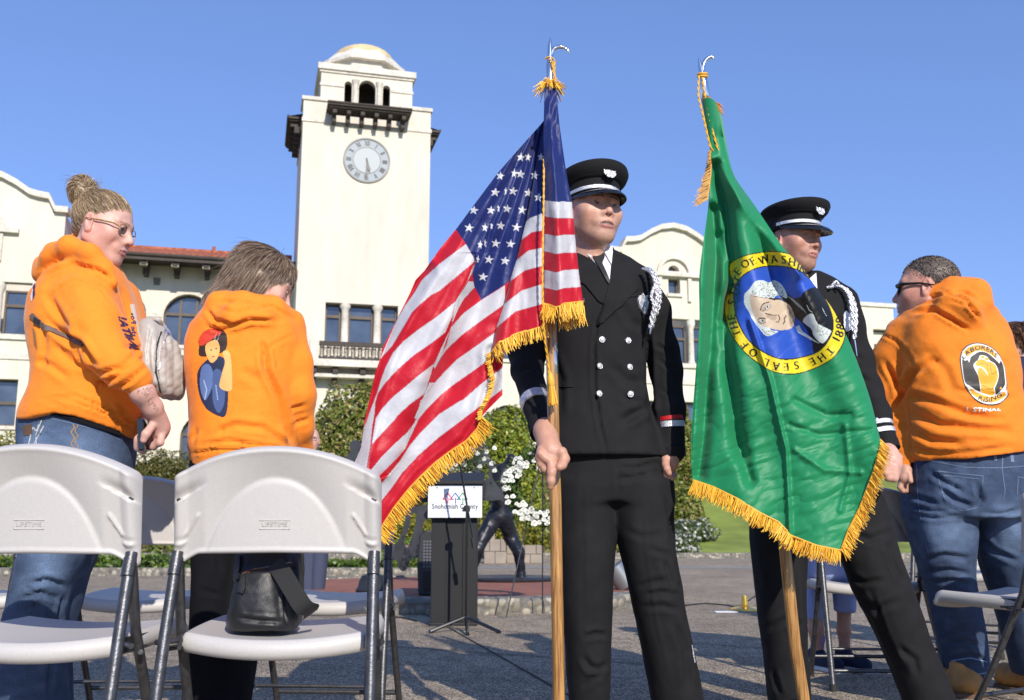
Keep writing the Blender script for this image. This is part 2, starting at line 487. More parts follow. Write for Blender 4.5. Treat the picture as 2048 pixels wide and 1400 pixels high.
# ------------------------------------------------------------------ shared materials
M = {}
M['orange'] = pbr('orange_fleece', (.86, .235, .010), .85, bump=(700, .45), bump2=(38, .4, 'noise', .006), var=(7, .09), var2=(120, .05), sheen=.2, bdist=.0014)
M['orange2'] = pbr('orange_fleece_darker', (.80, .205, .008), .85, bump=(700, .45), bump2=(34, .4, 'noise', .006), var=(7, .09), var2=(120, .05), sheen=.2, bdist=.0014)
M['black_wool'] = pbr('black_uniform_wool', (.0085, .0083, .0095), .85, bump=(1400, .4), bump2=(22, .2, 'noise', .004), var=(20, .2), spec=.3, bdist=.0008)
M['black_cloth'] = pbr('black_cloth', (.006, .006, .008), .95, spec=.2, bump=(700, .3), var=(12, .2))
M['white_cloth'] = pbr('white_shirt_cotton', (.78, .79, .82), .8, bump=(600, .2), var=(15, .03))
M['navy'] = pbr('navy_cloth', (.012, .02, .055), .85, bump=(400, .3), var=(10, .2))
M['blue_cloth'] = pbr('pale_blue_cotton', (.30, .36, .62), .9, bump=(400, .3), var=(10, .1))
def denim(name, c1, c2):
    m = pbr(name, c1, .85, bump=(1100, .5), bump2=(45, .4, 'noise', .004), attr='Col', var=(260, .22), var2=(18, .16), bdist=.001)
    return m
M['denim'] = denim('blue_denim', (.05, .09, .2), None)
M['skin'] = pbr('skin', (.6, .34, .24), .5, attr='Col', bump=(420, .35), var=(38, .10), var2=(260, .07), sss=.05, bdist=.0015)
M['hairm'] = pbr('hair', (.2, .13, .08), .42, attr='Col', bump=(300, .4), sss=0, spec=.4)
M['chrome'] = pbr('polished_chrome', (.75, .76, .78), .12, 1.0)
M['silver'] = pbr('silver_braid', (.72, .72, .74), .32, .75, bump=(700, .9), bdist=.002, var=(300, .25))
M['gold_thread'] = pbr('gold_fringe', (.83, .45, .022), .5, bump=(800, .4), attr='Col', sheen=.3, spec=.6)
M['gold_cord'] = pbr('gold_cord', (.80, .42, .02), .45, bump=(600, .8), spec=.6)
M['gloss_black'] = pbr('gloss_black', (.008, .008, .009), .12, coat=.6)
M['chair_plastic'] = pbr('white_plastic', (.50, .478, .45), .5, bump=(420, .35), bump2=(25, .12, 'noise', .002), var=(3, .03), var2=(180, .035), bdist=.0012)
M['chair_metal'] = pbr('grey_hammered_steel', (.10, .10, .105), .38, .75, bump=(230, .5), bdist=.0015, var=(60, .25))
M['leather'] = pbr('black_leather', (.010, .010, .011), .46, bump=(500, .35, 'vor'), bump2=(26, .5, 'noise', .005), bdist=.0008)
M['print'] = pbr('fabric_print', (1, 1, 1), .6, attr='Col', bump=(700, .2), bdist=.001)
M['brass'] = pbr('gold_brass', (.8, .5, .1), .25, .9, var=(30, .1))
M['dark_metal'] = pbr('dark_patinated_steel', (.045, .048, .055), .45, .5, bump=(40, .3), var=(8, .3), bdist=.004)
M['bronze'] = pbr('dark_bronze', (.018, .02, .028), .4, .35, bump=(30, .4), var=(12, .4), bdist=.005)
M['rubber'] = pbr('black_rubber', (.02, .02, .02), .7, bump=(200, .3))
M['shoe_white'] = pbr('white_sole_rubber', (.6, .6, .62), .6, var=(50, .1))
M['tan'] = pbr('tan_leather', (.42, .20, .05), .6, bump=(150, .3), var=(20, .2))
M['glass_dark'] = pbr('dark_lens', (.01, .01, .012), .06, coat=.5)
def glassmat(name, tint=(1, 1, 1), rough=.02):
    m = bpy.data.materials.new(name); m.use_nodes = True; n = m.node_tree.nodes; l = m.node_tree.links; n.clear()
    o = n.new('ShaderNodeOutputMaterial'); g = n.new('ShaderNodeBsdfGlossy'); g.inputs['Roughness'].default_value = rough
    t = n.new('ShaderNodeBsdfTransparent'); t.inputs[0].default_value = (*tint, 1); f = n.new('ShaderNodeFresnel'); f.inputs[0].default_value = 1.2
    x = n.new('ShaderNodeMixShader'); l.new(f.outputs[0], x.inputs[0]); l.new(t.outputs[0], x.inputs[1]); l.new(g.outputs[0], x.inputs[2]); l.new(x.outputs[0], o.inputs[0])
    return m
M['lens'] = glassmat('clear_lens', (.93, .96, .97))
# ================================================================== SETTING
def ground_mat(name, base, light, peb=150, lo=.35, hi=1.9):
    m = bpy.data.materials.new(name); m.use_nodes = True; n = m.node_tree.nodes; l = m.node_tree.links; b = n['Principled BSDF']
    b.inputs['Roughness'].default_value = .85
    tc = n.new('ShaderNodeTexCoord')
    v = n.new('ShaderNodeTexVoronoi'); v.inputs['Scale'].default_value = peb; l.new(tc.outputs['Object'], v.inputs['Vector'])
    sx = n.new('ShaderNodeSeparateColor'); l.new(v.outputs['Color'], sx.inputs[0])
    r = n.new('ShaderNodeValToRGB'); e = r.color_ramp.elements
    e[0].position = 0; e[0].color = (*[c * lo for c in base], 1); e[1].position = 1; e[1].color = (*[c * hi for c in light], 1)
    a = r.color_ramp.elements.new(.45); a.color = (*base, 1)
    l.new(sx.outputs[0], r.inputs[0])
    t = n.new('ShaderNodeTexNoise'); t.inputs['Scale'].default_value = .9; t.inputs['Detail'].default_value = 8; l.new(tc.outputs['Object'], t.inputs['Vector'])
    mr = n.new('ShaderNodeMapRange'); mr.inputs[1].default_value = .3; mr.inputs[2].default_value = .7; mr.inputs[3].default_value = .78; mr.inputs[4].default_value = 1.15
    l.new(t.outputs['Fac'], mr.inputs[0]); s = n.new('ShaderNodeVectorMath'); s.operation = 'SCALE'
    l.new(r.outputs[0], s.inputs[0]); l.new(mr.outputs[0], s.inputs['Scale'])
    t2 = n.new('ShaderNodeTexNoise'); t2.inputs['Scale'].default_value = 5.5; t2.inputs['Detail'].default_value = 6; t2.inputs['Roughness'].default_value = .7; l.new(tc.outputs['Object'], t2.inputs['Vector'])
    m2 = n.new('ShaderNodeMapRange'); m2.inputs[1].default_value = .38; m2.inputs[2].default_value = .56; m2.inputs[3].default_value = .72; m2.inputs[4].default_value = 1.04; l.new(t2.outputs['Fac'], m2.inputs[0])
    s2 = n.new('ShaderNodeVectorMath'); s2.operation = 'SCALE'; l.new(s.outputs[0], s2.inputs[0]); l.new(m2.outputs[0], s2.inputs['Scale']); l.new(s2.outputs[0], b.inputs['Base Color'])
    bn = n.new('ShaderNodeBump'); bn.inputs['Strength'].default_value = .5; bn.inputs['Distance'].default_value = .004; bn.invert = True
    l.new(v.outputs['Distance'], bn.inputs['Height']); l.new(bn.outputs[0], b.inputs['Normal'])
    return m
M['plaza'] = ground_mat('exposed_aggregate', (.165, .130, .090), (.39, .315, .225), 190)
M['grass'] = pbr('mown_grass', (.23, .29, .045), .9, var=(1.2, .25), var2=(60, .4), bump=(90, .9), bdist=.03)
M['soil'] = pbr('bark_mulch', (.10, .06, .04), .95, var=(25, .4), bump=(30, 1.), bdist=.03)
# terrain: flat plaza to the kerb, planted slope rising to the building
def terr(x, y):
    k = np.clip((y - 24.0) / 18.0, 0, 1); return 2.9 * k * k * (3 - 2 * k)
xs = np.concatenate([np.linspace(-400, -45, 12), np.linspace(-40, 40, 60), np.linspace(45, 400, 12)])
ys = np.concatenate([np.linspace(-60, 23.6, 20), np.linspace(24, 44, 30), np.linspace(46, 120, 12), np.linspace(150, 900, 8)])
X, Y = np.meshgrid(xs, ys, indexing='ij'); Z = terr(X, Y)
nx, ny = X.shape; I = np.arange(nx * ny).reshape(nx, ny)
F = np.stack([I[:-1, :-1], I[1:, :-1], I[1:, 1:], I[:-1, 1:]], -1).reshape(-1, 4)
V = np.stack([X, Y, Z], -1).reshape(-1, 3)
o = mesh('ground', V, F, M['grass']); tag(o, None, None, kind='structure')
# paved plaza sheet
o = mesh('plaza', [(-60, -40, .006), (60, -40, .006), (60, 23.8, .006), (-60, 23.8, .006)], [(0, 1, 2, 3)], M['plaza']); tag(o, None, None, kind='structure')
# darker expansion joints cut in the plaza (thin recessed strips of tar)
mb = MB(); tar = pbr('tar_joint', (.02, .02, .02), .9, bump=(60, .5))
def gp(px, py, z=0.0):
    a = P(px, py, 1.0) - np.array([0, 0, CAMH]); t = (z - CAMH) / a[2]; return a[0] * t, a[1] * t
for (a, b) in (((905, 1262), (1120, 1385)), ((700, 1290), (300, 1262)), ((1340, 1150), (2048, 1185)), ((0, 1160), (860, 1185)), ((1390, 1290), (2000, 1330))):
    p = np.array(gp(*a)); q = np.array(gp(*b)); d = (q - p) / np.linalg.norm(q - p); n = np.array([-d[1], d[0]]) * .006
    p = p - d * 2; q = q + d * 2
    mb.add([(*(p + n), .010), (*(p - n), .010), (*(q - n), .010), (*(q + n), .010)], [(0, 1, 2, 3)])
o = mb.build('plaza_joints', tar); tag(o, None, None, kind='structure')
# lighter concrete band across the plaza
mb = MB(); mb.add([(-60, 18.2, .010), (60, 17.0, .010), (60, 17.7, .010), (-60, 19.1, .010)], [(0, 1, 2, 3)])
o = mb.build('plaza_band', pbr('pale_concrete', (.24, .235, .22), .9, var=(8, .15), bump=(200, .4))); tag(o, None, None, kind='structure')
# kerb along the lawn
M['cobble'] = None
def cobble_mat():
    m = bpy.data.materials.new('river_cobbles'); m.use_nodes = True; n = m.node_tree.nodes; l = m.node_tree.links; b = n['Principled BSDF']
    tc = n.new('ShaderNodeTexCoord'); v = n.new('ShaderNodeTexVoronoi'); v.inputs['Scale'].default_value = 16; l.new(tc.outputs['Object'], v.inputs['Vector'])
    sx = n.new('ShaderNodeSeparateColor'); l.new(v.outputs['Color'], sx.inputs[0]); r = n.new('ShaderNodeValToRGB')
    e = r.color_ramp.elements; e[0].color = (.10, .10, .09, 1); e[1].color = (.42, .38, .30, 1); a = e.new(.5); a.color = (.25, .22, .17, 1)
    l.new(sx.outputs[0], r.inputs[0]); mx = n.new('ShaderNodeMix'); mx.data_type = 'RGBA'; l.new(r.outputs[0], mx.inputs['A']); mx.inputs['B'].default_value = (.16, .15, .13, 1)
    mr = n.new('ShaderNodeMapRange'); mr.inputs[1].default_value = .45; mr.inputs[2].default_value = .65; l.new(v.outputs['Distance'], mr.inputs[0]); l.new(mr.outputs[0], mx.inputs['Factor'])
    l.new(mx.outputs['Result'], b.inputs['Base Color']); b.inputs['Roughness'].default_value = .8
    bn = n.new('ShaderNodeBump'); bn.inputs['Strength'].default_value = 1; bn.inputs['Distance'].default_value = .02; bn.invert = True
    l.new(v.outputs['Distance'], bn.inputs['Height']); l.new(bn.outputs[0], b.inputs['Normal']); return m
M['cobble'] = cobble_mat()
mb = MB(); mb.box((-60, 23.8, -.1), (60, 24.1, .13)); o = mb.build('kerb', M['cobble']); tag(o, None, None, kind='structure')
# planting bed soil on the left and centre, sheets slightly above the slope
def slope_sheet(name, poly, mat, dz=.03, n=24):
    poly = np.array(poly); x0, y0 = poly.min(0); x1, y1 = poly.max(0)
    X, Y = np.meshgrid(np.linspace(x0, x1, n), np.linspace(y0, y1, n), indexing='ij'); k = inpoly(X, Y, poly); I = np.arange(n * n).reshape(n, n)
    f = k[:-1, :-1] & k[1:, :-1] & k[1:, 1:] & k[:-1, 1:]; F = np.stack([I[:-1, :-1], I[1:, :-1], I[1:, 1:], I[:-1, 1:]], -1)[f]
    o = mesh(name, np.stack([X, Y, terr(X, Y) + dz], -1).reshape(-1, 3), F, mat); tag(o, None, None, kind='structure'); return o
slope_sheet('planting_bed', [(-20, 24.2), (3.6, 24.2), (4.0, 27), (4.8, 33), (5.4, 42), (-20, 42)], M['soil'])
# brick circle with cobbled retaining edge
brick = bpy.data.materials.new('red_brick_paving'); brick.use_nodes = True
n = brick.node_tree.nodes; l = brick.node_tree.links; tc = n.new('ShaderNodeTexCoord'); bt = n.new('ShaderNodeTexBrick')
bt.inputs['Scale'].default_value = 1; bt.inputs['Brick Width'].default_value = .2; bt.inputs['Row Height'].default_value = .1; bt.inputs['Mortar Size'].default_value = .006
bt.inputs['Color1'].default_value = (.33, .11, .06, 1); bt.inputs['Color2'].default_value = (.24, .08, .05, 1); bt.inputs['Mortar'].default_value = (.16, .13, .11, 1)
l.new(tc.outputs['Object'], bt.inputs['Vector']); l.new(bt.outputs[0], n['Principled BSDF'].inputs['Base Color']); n['Principled BSDF'].inputs['Roughness'].default_value = .85
BC = (-.55, 10.25)
mb = MB(); mb.lathe([(2.18, -.05), (2.2, .10), (2.17, .125), (1.98, .13), (1.96, .10), (1.96, -.05)], (BC[0], BC[1], 0), 72)
o = mb.build('platform_kerb', M['cobble'], smooth=True); tag(o, None, None, kind='structure')
mb = MB(); mb.lathe([(1.97, 0), (1.97, .115)], (BC[0], BC[1], 0), 72); o = mb.build('brick_platform', brick); tag(o, None, None, kind='structure')
mb = MB(); mb.lathe([(2.9, .012), (2.9, .016)], (BC[0] - 2.2, BC[1] + .6, 0), 60); mb.lathe([(.5, .1), (.5, .14)], (BC[0], BC[1], 0), 40)
# ================================================================== BUILDING
BX, BY, BPH = -6.814, 44.616, .249
bc, bs = math.cos(BPH), math.sin(BPH)
BM = Matrix.Translation((BX, BY, 0)) @ Matrix.Rotation(BPH, 4, 'Z')   # local x = along facade, y = into building, z up
stucco = pbr('cream_stucco', (.65, .60, .50), .9, var=(.5, .06), var2=(2.2, .07), bump=(14, .25), bdist=.02, stretch=(1, 1, .22))
stucco_w = pbr('weathered_trim_stucco', (.63, .585, .50), .9, var=(1.2, .14), var2=(7, .16), bump=(20, .3), bdist=.02)
timber = pbr('dark_timber', (.055, .042, .034), .75, var=(3, .2), bump=(20, .3), bdist=.01)
frame_m = pbr('brown_window_frame', (.10, .075, .055), .6, var=(4, .15))
pane = pbr('window_glass', (.05, .065, .095), .04, var=(.8, .5), spec=1.0, coat=1.0)
rooftile = bpy.data.materials.new('red_clay_tile'); rooftile.use_nodes = True
n = rooftile.node_tree.nodes; l = rooftile.node_tree.links; tc = n.new('ShaderNodeTexCoord'); wv = n.new('ShaderNodeTexWave'); wv.bands_direction = 'X'
wv.inputs['Scale'].default_value = 1.1; wv.inputs['Distortion'].default_value = .2; l.new(tc.outputs['Object'], wv.inputs['Vector'])
nz = n.new('ShaderNodeTexNoise'); nz.inputs['Scale'].default_value = 6; l.new(tc.outputs['Object'], nz.inputs['Vector'])
rr = n.new('ShaderNodeValToRGB'); rr.color_ramp.elements[0].color = (.20, .05, .025, 1); rr.color_ramp.elements[1].color = (.50, .15, .06, 1); rr.color_ramp.elements[0].position = .3; rr.color_ramp.elements[1].position = .7
l.new(nz.outputs[0], rr.inputs[0]); l.new(rr.outputs[0], n['Principled BSDF'].inputs['Base Color']); n['Principled BSDF'].inputs['Roughness'].default_value = .8
BASEZ = 2.0
def arcpts(cx, cz, r, a0, a1, n=12, rz=None):
    rz = rz or r
    return [(cx + r * math.cos(R(a0 + (a1 - a0) * i / n)), cz + rz * math.sin(R(a0 + (a1 - a0) * i / n))) for i in range(n + 1)]
def wall_holes(mb, outer, holes, y0, y1, m=0):
    """front wall plate with window openings: outer and holes are (x,z) loops; reveals included"""
    from mathutils.geometry import delaunay_2d_cdt
    pts = []; edges = []
    for loop in [outer] + holes:
        b = len(pts); pts += [Vector(p) for p in loop]; k = len(loop); edges += [(b + i, b + (i + 1) % k) for i in range(k)]
    vs_, es, fs, _, _, _ = delaunay_2d_cdt(pts, edges, [], 0, 1e-5)
    V = [(v.x, v.y) for v in vs_]; keep = []
    O = np.array(outer)
    for f in fs:
        c = np.mean([V[i] for i in f], 0); cx, cy = np.array([c[0]]), np.array([c[1]])
        if not inpoly(cx, cy, O)[0]: continue
        if any(inpoly(cx, cy, np.array(h))[0] for h in holes): continue
        keep.append(tuple(f))
    mb.add([(x, y0, z) for x, z in V], keep, m)
    mb.add([(x, y1, z) for x, z in V], [f[::-1] for f in keep], m)
    for loop in [outer] + holes:
        k = len(loop); mb.add([(x, y0, z) for x, z in loop] + [(x, y1, z) for x, z in loop], [(i, (i + 1) % k, (i + 1) % k + k, i + k) for i in range(k)], m)
bld = thing('courthouse', (BX, BY, 0), 'cream stucco mission style building with a tall clock tower and red tiled roof', 'building')
bld.rotation_euler = (0, 0, BPH)
def bb(name, mb, mat, parent=bld, **k): return mb.build(name, mat, parent, world=False, **k)
def rect(x0, x1, z0, z1): return [(x0, z0), (x1, z0), (x1, z1), (x0, z1)]
# --- wings
WV = 4.0
gable_prof = lambda c: [(c - 2.95, 15.35), (c - 2.75, 15.75), (c - 2.3, 15.8), (c - 1.9, 15.9), (c - 1.3, 16.3), (c - .7, 16.6), (c, 16.72), (c + .7, 16.6), (c + 1.3, 16.3), (c + 1.9, 15.9), (c + 2.3, 15.8), (c + 2.75, 15.75), (c + 2.95, 15.35)]
def winloop(x0, x1, z0, z1, arch=False):
    if not arch: return rect(x0, x1, z0, z1)
    c = (x0 + x1) / 2; r = (x1 - x0) / 2; return [(x0, z0), (x1, z0)] + arcpts(c, z1 - r, r, 0, 180, 14)
def window(x0, x1, z0, z1, v, arch=False, mull=1, transom=.68):
    mb = MB(); f = .09; yb = v + .42
    # outer frame ring
    L1 = winloop(x0, x1, z0, z1, arch); L2 = winloop(x0 + f, x1 - f, z0 + f, z1 - f, arch); k = len(L1)
    V = [(x, yb - .08, z) for x, z in L1] + [(x, yb - .08, z) for x, z in L2] + [(x, yb, z) for x, z in L2]
    mb.add(V, [(i, (i + 1) % k, (i + 1) % k + k, i + k) for i in range(k)] + [(i + k, (i + 1) % k + k, (i + 1) % k + 2 * k, i + 2 * k) for i in range(k)])
    for j in range(mull):
        x = x0 + (x1 - x0) * (j + 1) / (mull + 1); mb.box((x - .06, yb - .1, z0 + f), (x + .06, yb - .01, z1 - (f if not arch else .25)))
    if transom: z = z0 + (z1 - z0) * transom; mb.box((x0 + f, yb - .115, z - .07), (x1 - f, yb - .012, z + .07))
    mb.box((x0 - .1, v - .12, z0 - .16), (x1 + .1, v + .1, z0 - .003), 1)
    w_ = bb('window', mb, [frame_m, stucco_w]); mb = MB(); mb.add([(x, yb + .01, z) for x, z in winloop(x0 + .04, x1 - .04, z0 + .04, z1 - .04, arch)], [tuple(range(len(L1)))])
    # warm interior light reflections are left to the glass itself
    p = mb.build('pane', pane, None); p.parent = w_; p.location = (0, 0, 0)
    return w_
wins_arch = [(-11.95, -9.75), (-8.97, -6.75), (-6.0, -3.8)]
wb = MB()
# left wing front wall between gable and tower, then behind tower to right, the right wing
holesL = [winloop(a, b, 9.25, 11.75, True) for a, b in wins_arch] + [winloop(-7.9, -5.5, 3.4, 6.1, True)]
wall_holes(wb, [(-13.9, BASEZ), (-2.8, BASEZ), (-2.8, 13.2), (-13.9, 13.2)], holesL, WV, WV + .4)
holesR = [winloop(-b, -a, 9.25, 11.75, True) for a, b in wins_arch] + [winloop(-b + .1, -a - .1, 3.9, 6.9, True) for a, b in wins_arch]
wall_holes(wb, [(2.8, BASEZ), (13.9, BASEZ), (13.9, 13.2), (2.8, 13.2)], holesR, WV, WV + .4)
for (a, b) in wins_arch:
    window(a, b, 9.25, 11.75, WV, True, 2, .62); window(-b, -a, 9.25, 11.75, WV, True, 2, .62)
    window(-b + .1, -a - .1, 3.9, 6.9, WV, True, 2, .62)
window(-7.9, -5.5, 3.4, 6.1, WV, True, 2, .62)
bb('wall', wb, stucco)
# gabled end pavilions
for s in (-1, 1):
    c = 17.0 * s + (-.1 if s > 0 else 0); mb = MB()
    prof = gable_prof(c); e0, e1 = c - 3.5, c + 3.5
    outer = [(e0, BASEZ), (e1, BASEZ), (e1, 15.15), (c + 2.95, 15.15)] + prof[::-1] + [(c - 2.95, 15.15), (e0, 15.15)]
    tri = [(c - 2.35, c - 1.15), (c - .75, c + .75), (c + 1.15, c + 2.35)]
    holes = [rect(c - 2.35, c + 2.35, 9.35, 11.75), [(p[0], p[1]) for p in arcpts(c, 14.35, .33, 0, 180, 12)], rect(c - .34, c + .34, 13.1, 13.95), rect(c - 2.1, c + 2.1, 5.2, 7.3)]
    wall_holes(mb, outer, holes, WV - .5, WV)
    mb.box((e0, WV, BASEZ), (e0 + .4, WV + 9, 15.1)); mb.box((e1 - .4, WV, BASEZ), (e1, WV + 9, 15.1)); mb.box((e0 + .4, WV + 8.6, BASEZ), (e1 - .4, WV + 9, 15.1))
    bb('pavilion_wall', mb, stucco)
    # coping following the gable
    mb = MB(); pr = [(e0 - .12, 15.15)] + [(c - 3.05, 15.15)] + prof + [(c + 3.05, 15.15), (e1 + .12, 15.15)]
    for (ax, az), (bx, bz) in zip(pr[:-1], pr[1:]):
        mb.prism([(ax, az), (bx, bz), (bx, bz + .28), (ax, az + .28)], WV - .75, WV + .05, cap=True)
    bb('coping', mb, stucco_w)
    mb = MB()
    # hood arch and lintel above the small attic window
    a1 = arcpts(c, 14.2, 1.0, 0, 180, 16); a2 = arcpts(c, 14.2, .8, 0, 180, 16)
    for i in range(16): mb.prism([a1[i], a1[i + 1], a2[i + 1], a2[i]], WV - .68, WV - .5)
    mb.box((c - 1.6, WV - .75, 14.02), (c + 1.6, WV - .5, 14.24)); mb.box((c - .95, WV - .64, 12.7), (c - .75, WV - .5, 14.0)); mb.box((c + .75, WV - .64, 12.7), (c + .95, WV - .5, 14.0))
    bb('attic_hood', mb, stucco_w)
    window(c - .34, c + .34, 13.1, 13.95, WV - .5, False, 0, 0)
    mb = MB(); mb.add([(x, WV - .12, z) for x, z in rect(c - .33, c + .33, 14.33, 14.7)], [(0, 1, 2, 3)]); bb('oculus_pane', mb, pane)
    for (a, b) in tri: window(a, b, 9.35, 11.45, WV - .4, False, 0, .66)
    window(c - 2.1, c + 2.1, 5.2, 7.3, WV - .5, False, 2, .5)
    mb = MB()
    for x in (c - .95, c + .95): mb.lathe([(.2, 0), (.2, .1), (.16, .14), (.16, 1.9), (.22, 2.05), (.25, 2.15), (.25, 2.38)], (x, WV - .3, 9.36), 14); bb('column', mb, stucco_w, smooth=True); mb = MB()
    mb = MB(); mb.box((c - 2.6, WV - .62, 9.1), (c + 2.6, WV - .502, 9.33)); mb.box((e0 - .03, WV - .57, 8.2), (e1 + .03, WV - .5, 8.5)); mb.box((e0 - .03, WV - .57, 5.0 - .25), (e1 + .03, WV - .5, 4.95)); bb('sill_course', mb, stucco_w)
# far right low block with flat parapet
mb = MB(); wall_holes(mb, rect(20.4, 30.6, BASEZ, 13.2), [rect(21.6 + i * 1.9, 22.9 + i * 1.9, 9.35, 11.9) for i in range(5)] + [rect(21.6 + i * 1.9, 22.9 + i * 1.9, 4.6, 7.2) for i in range(5)], WV, WV + .4)
mb.box((20.3, WV + .4, BASEZ), (30.6, WV + 9, 13.1)); bb('side_block_wall', mb, stucco)
for i in range(5): window(21.6 + i * 1.9, 22.9 + i * 1.9, 9.35, 11.9, WV, False, 0, .66); window(21.6 + i * 1.9, 22.9 + i * 1.9, 4.6, 7.2, WV, False, 0, .66)
mb = MB(); mb.box((20.4, WV - .1, 13.2), (30.75, WV + 9, 13.42)); bb('side_block_coping', mb, stucco_w)
# roof with projecting eaves and rafter tails
for s in (-1, 1):
    a, b = (-13.200, -3.02) if s < 0 else (3.02, 13.35); mb = MB()
    for i in range(int((b - a) / .3)):      # barrel tiles as half-round rows
        x = a + .15 + i * .3; prof = [(x + .15 * math.cos(t), .1 * math.sin(t)) for t in np.linspace(0, math.pi, 6)]
        V = []; 
        for (yy, zz) in ((WV - 1.6, 13.200), (WV + 5.2, 15.2)): V += [(p[0], yy, zz + p[1]) for p in prof]
        mb.add(V, [(k, k + 1, k + 7, k + 6) for k in range(5)] + [tuple(range(6))])
    mb.box((a, WV - 1.6, 13.120), (b, WV + 5.2, 13.200)); bb('roof', mb, rooftile, smooth=True)
    mb = MB(); mb.tube([(a, WV + 5.2, 15.27), (b, WV + 5.2, 15.27)], .14, 8); mb.tube([((a + b) / 2 + 1, WV + 5.2, 15.2), ((a + b) / 2 + 1, WV + 5.2, 15.6)], .09, 6); bb('ridge', mb, rooftile, smooth=True)
    mb = MB(); mb.box((a, WV - 1.72, 12.880), (b, WV - 1.60, 13.180)); mb.tube([(a, WV - 1.75, 13.120), (b, WV - 1.75, 13.120)], .09, 8)
    mb.box((a, WV - 1.6, 13.060), (b, WV - .003, 13.115))
    for i in range(8):
        x = a + .6 + i * 1.38; mb.box((x - .13, WV - 1.58, 12.720), (x + .13, WV - .002, 13.055))
        mb.box((x - .1, WV - .7, 12.450), (x + .1, WV - .002, 12.720))
    bb('eave', mb, timber)
    mb = MB()
    for i in range(8):
        x = a + .6 + i * 1.38; mb.box((x - .16, WV - 1.5, 12.690), (x + .16, WV - 1.3, 12.870))
    bb('rafter_end', mb, stucco_w)
# first floor balcony course under the arched windows
mb = MB(); mb.box((-13.4, WV - .25, 8.75), (-3.02, WV - .003, 9.0)); mb.box((-13.4, WV - .6, 8.0), (-3.02, WV - .003, 8.15))
for a, b in ((-9.75, -8.97), (-6.75, -6.0)): mb.box((a + .05, WV - .06, 10.55), (b - .05, WV - .003, 10.75))
bb('string_course', mb, stucco_w)
mb = MB()
for a, b in ((-9.75, -8.97), (-6.75, -6.0)): mb.prism([((a + b) / 2 - .13, 12.1), ((a + b) / 2 + .13, 12.1), ((a + b) / 2 + .16, 12.45), ((a + b) / 2 - .16, 12.45)], WV - .05, WV - .002)
mb.box((-13.4, WV - .9, 7.85), (-3.02, WV - .25, 7.98)); bb('wall_ornament', mb, pbr('grey_green_ornament', (.16, .16, .13), .8))
# --- tower
mb = MB(); T = 3.0
hl = [rect(-1.68, 1.62, 8.9, 10.82), rect(-1.2, 1.2, 3.5, 6.4)]
wall_holes(mb, rect(-T, T, BASEZ, 19.5), hl, 0, .4)
mb.box((-T, .4, BASEZ), (-T + .4, 6, 19.5)); mb.box((T - .4, .4, BASEZ), (T, 6, 19.5)); mb.box((-T + .4, 5.6, BASEZ), (T - .4, 6, 19.5)); mb.box((-T + .4, .4, 19.2), (T - .4, 5.6, 19.45))
bb('tower_wall', mb, stucco)
# string course, corner blocks, parapets
mb = MB()
def ring(x0, x1, y0, y1, z0, z1, e, th=None):
    mb.box((x0 - e, y0 - e, z0), (x1 + e, y0, z1)); mb.box((x0 - e, y1, z0), (x1 + e, y1 + e, z1)); mb.box((x0 - e, y0, z0), (x0, y1, z1)); mb.box((x1, y0, z0), (x1 + e, y1, z1))
for sx in (-1, 1):
    for y0 in (0, 4.6):
        xa, xb = (-T, -1.6) if sx < 0 else (1.6, T)
        mb = MB(); mb.box((xa, y0, 19.5), (xb, y0 + 1.4, 20.45)); bb('tower_corner_block', mb, stucco)
for sx in (-1, 1):
    for y0 in (0, 4.6):
        xa, xb = (-T, -1.6) if sx < 0 else (1.6, T)
        mb = MB(); mb.box((xa - .08, y0 - .08, 20.45), (xb + .08, y0 + 1.48, 20.62)); bb('tower_coping', mb, stucco_w)
        mb = MB(); mb.box((xa - .05, y0 - .05, 19.38), (xb + .05, y0 + 1.45, 19.56)); bb('tower_string_course', mb, stucco_w)
# belfry
mb = MB(); bv0, bv1 = .8, 5.2; bw = 2.2
def belfry_holes(): return [winloop(-1.08, -.72, 20.6, 21.95, True), winloop(-.4, .42, 20.6, 22.1, True), winloop(.76, 1.12, 20.6, 21.95, True)]
wall_holes(mb, rect(-bw, bw, 19.45, 22.5), belfry_holes(), bv0, bv0 + .35)
wall_holes(mb, rect(-bw, bw, 19.45, 22.5), belfry_holes(), bv1 - .35, bv1)
for sx in (-1, 1):
    sub = MB(); wall_holes(sub, rect(-bw + .35, bw - .35, 19.45, 22.5), belfry_holes(), 0, .35)
    for f_ in [0]:
        V = [((sx * bw if sx > 0 else -bw + .35) - (y if sx > 0 else y), 3.0 + x, z) for x, y, z in sub.V]; mb.add(V, sub.F)
bb('belfry_wall', mb, stucco); mb = MB(); mb.box((-1.8, 1.2, 20.4), (1.8, 4.8, 20.5)); mb.box((-1.8, 1.2, 22.3), (1.8, 4.8, 22.45)); mb.box((-1.5, 2.6, 20.5), (1.5, 2.75, 22.3)); bb('belfry_interior', mb, timber)
mb = MB()
for x in (-.56, .59): mb = MB(); mb.lathe([(.15, 0), (.13, .1), (.12, 1.15), (.16, 1.25), (.19, 1.4)], (x, bv0 - .02, 20.62), 12); bb('belfry_column', mb, stucco_w, smooth=True)
mb = MB(); ring(-bw, bw, bv0, bv1, 22.42, 22.72, .16); ring(-bw, bw, bv0, bv1, 22.3, 22.42, .07); mb.box((-bw, bv0, 22.5), (bw, bv1, 22.72))
for a, b in ((-bw - .05, -1.12), (1.16, bw + .05)): mb.box((a, bv0 - .05, 21.62), (b, bv0, 21.74))
bb('belfry_cornice', mb, stucco_w)
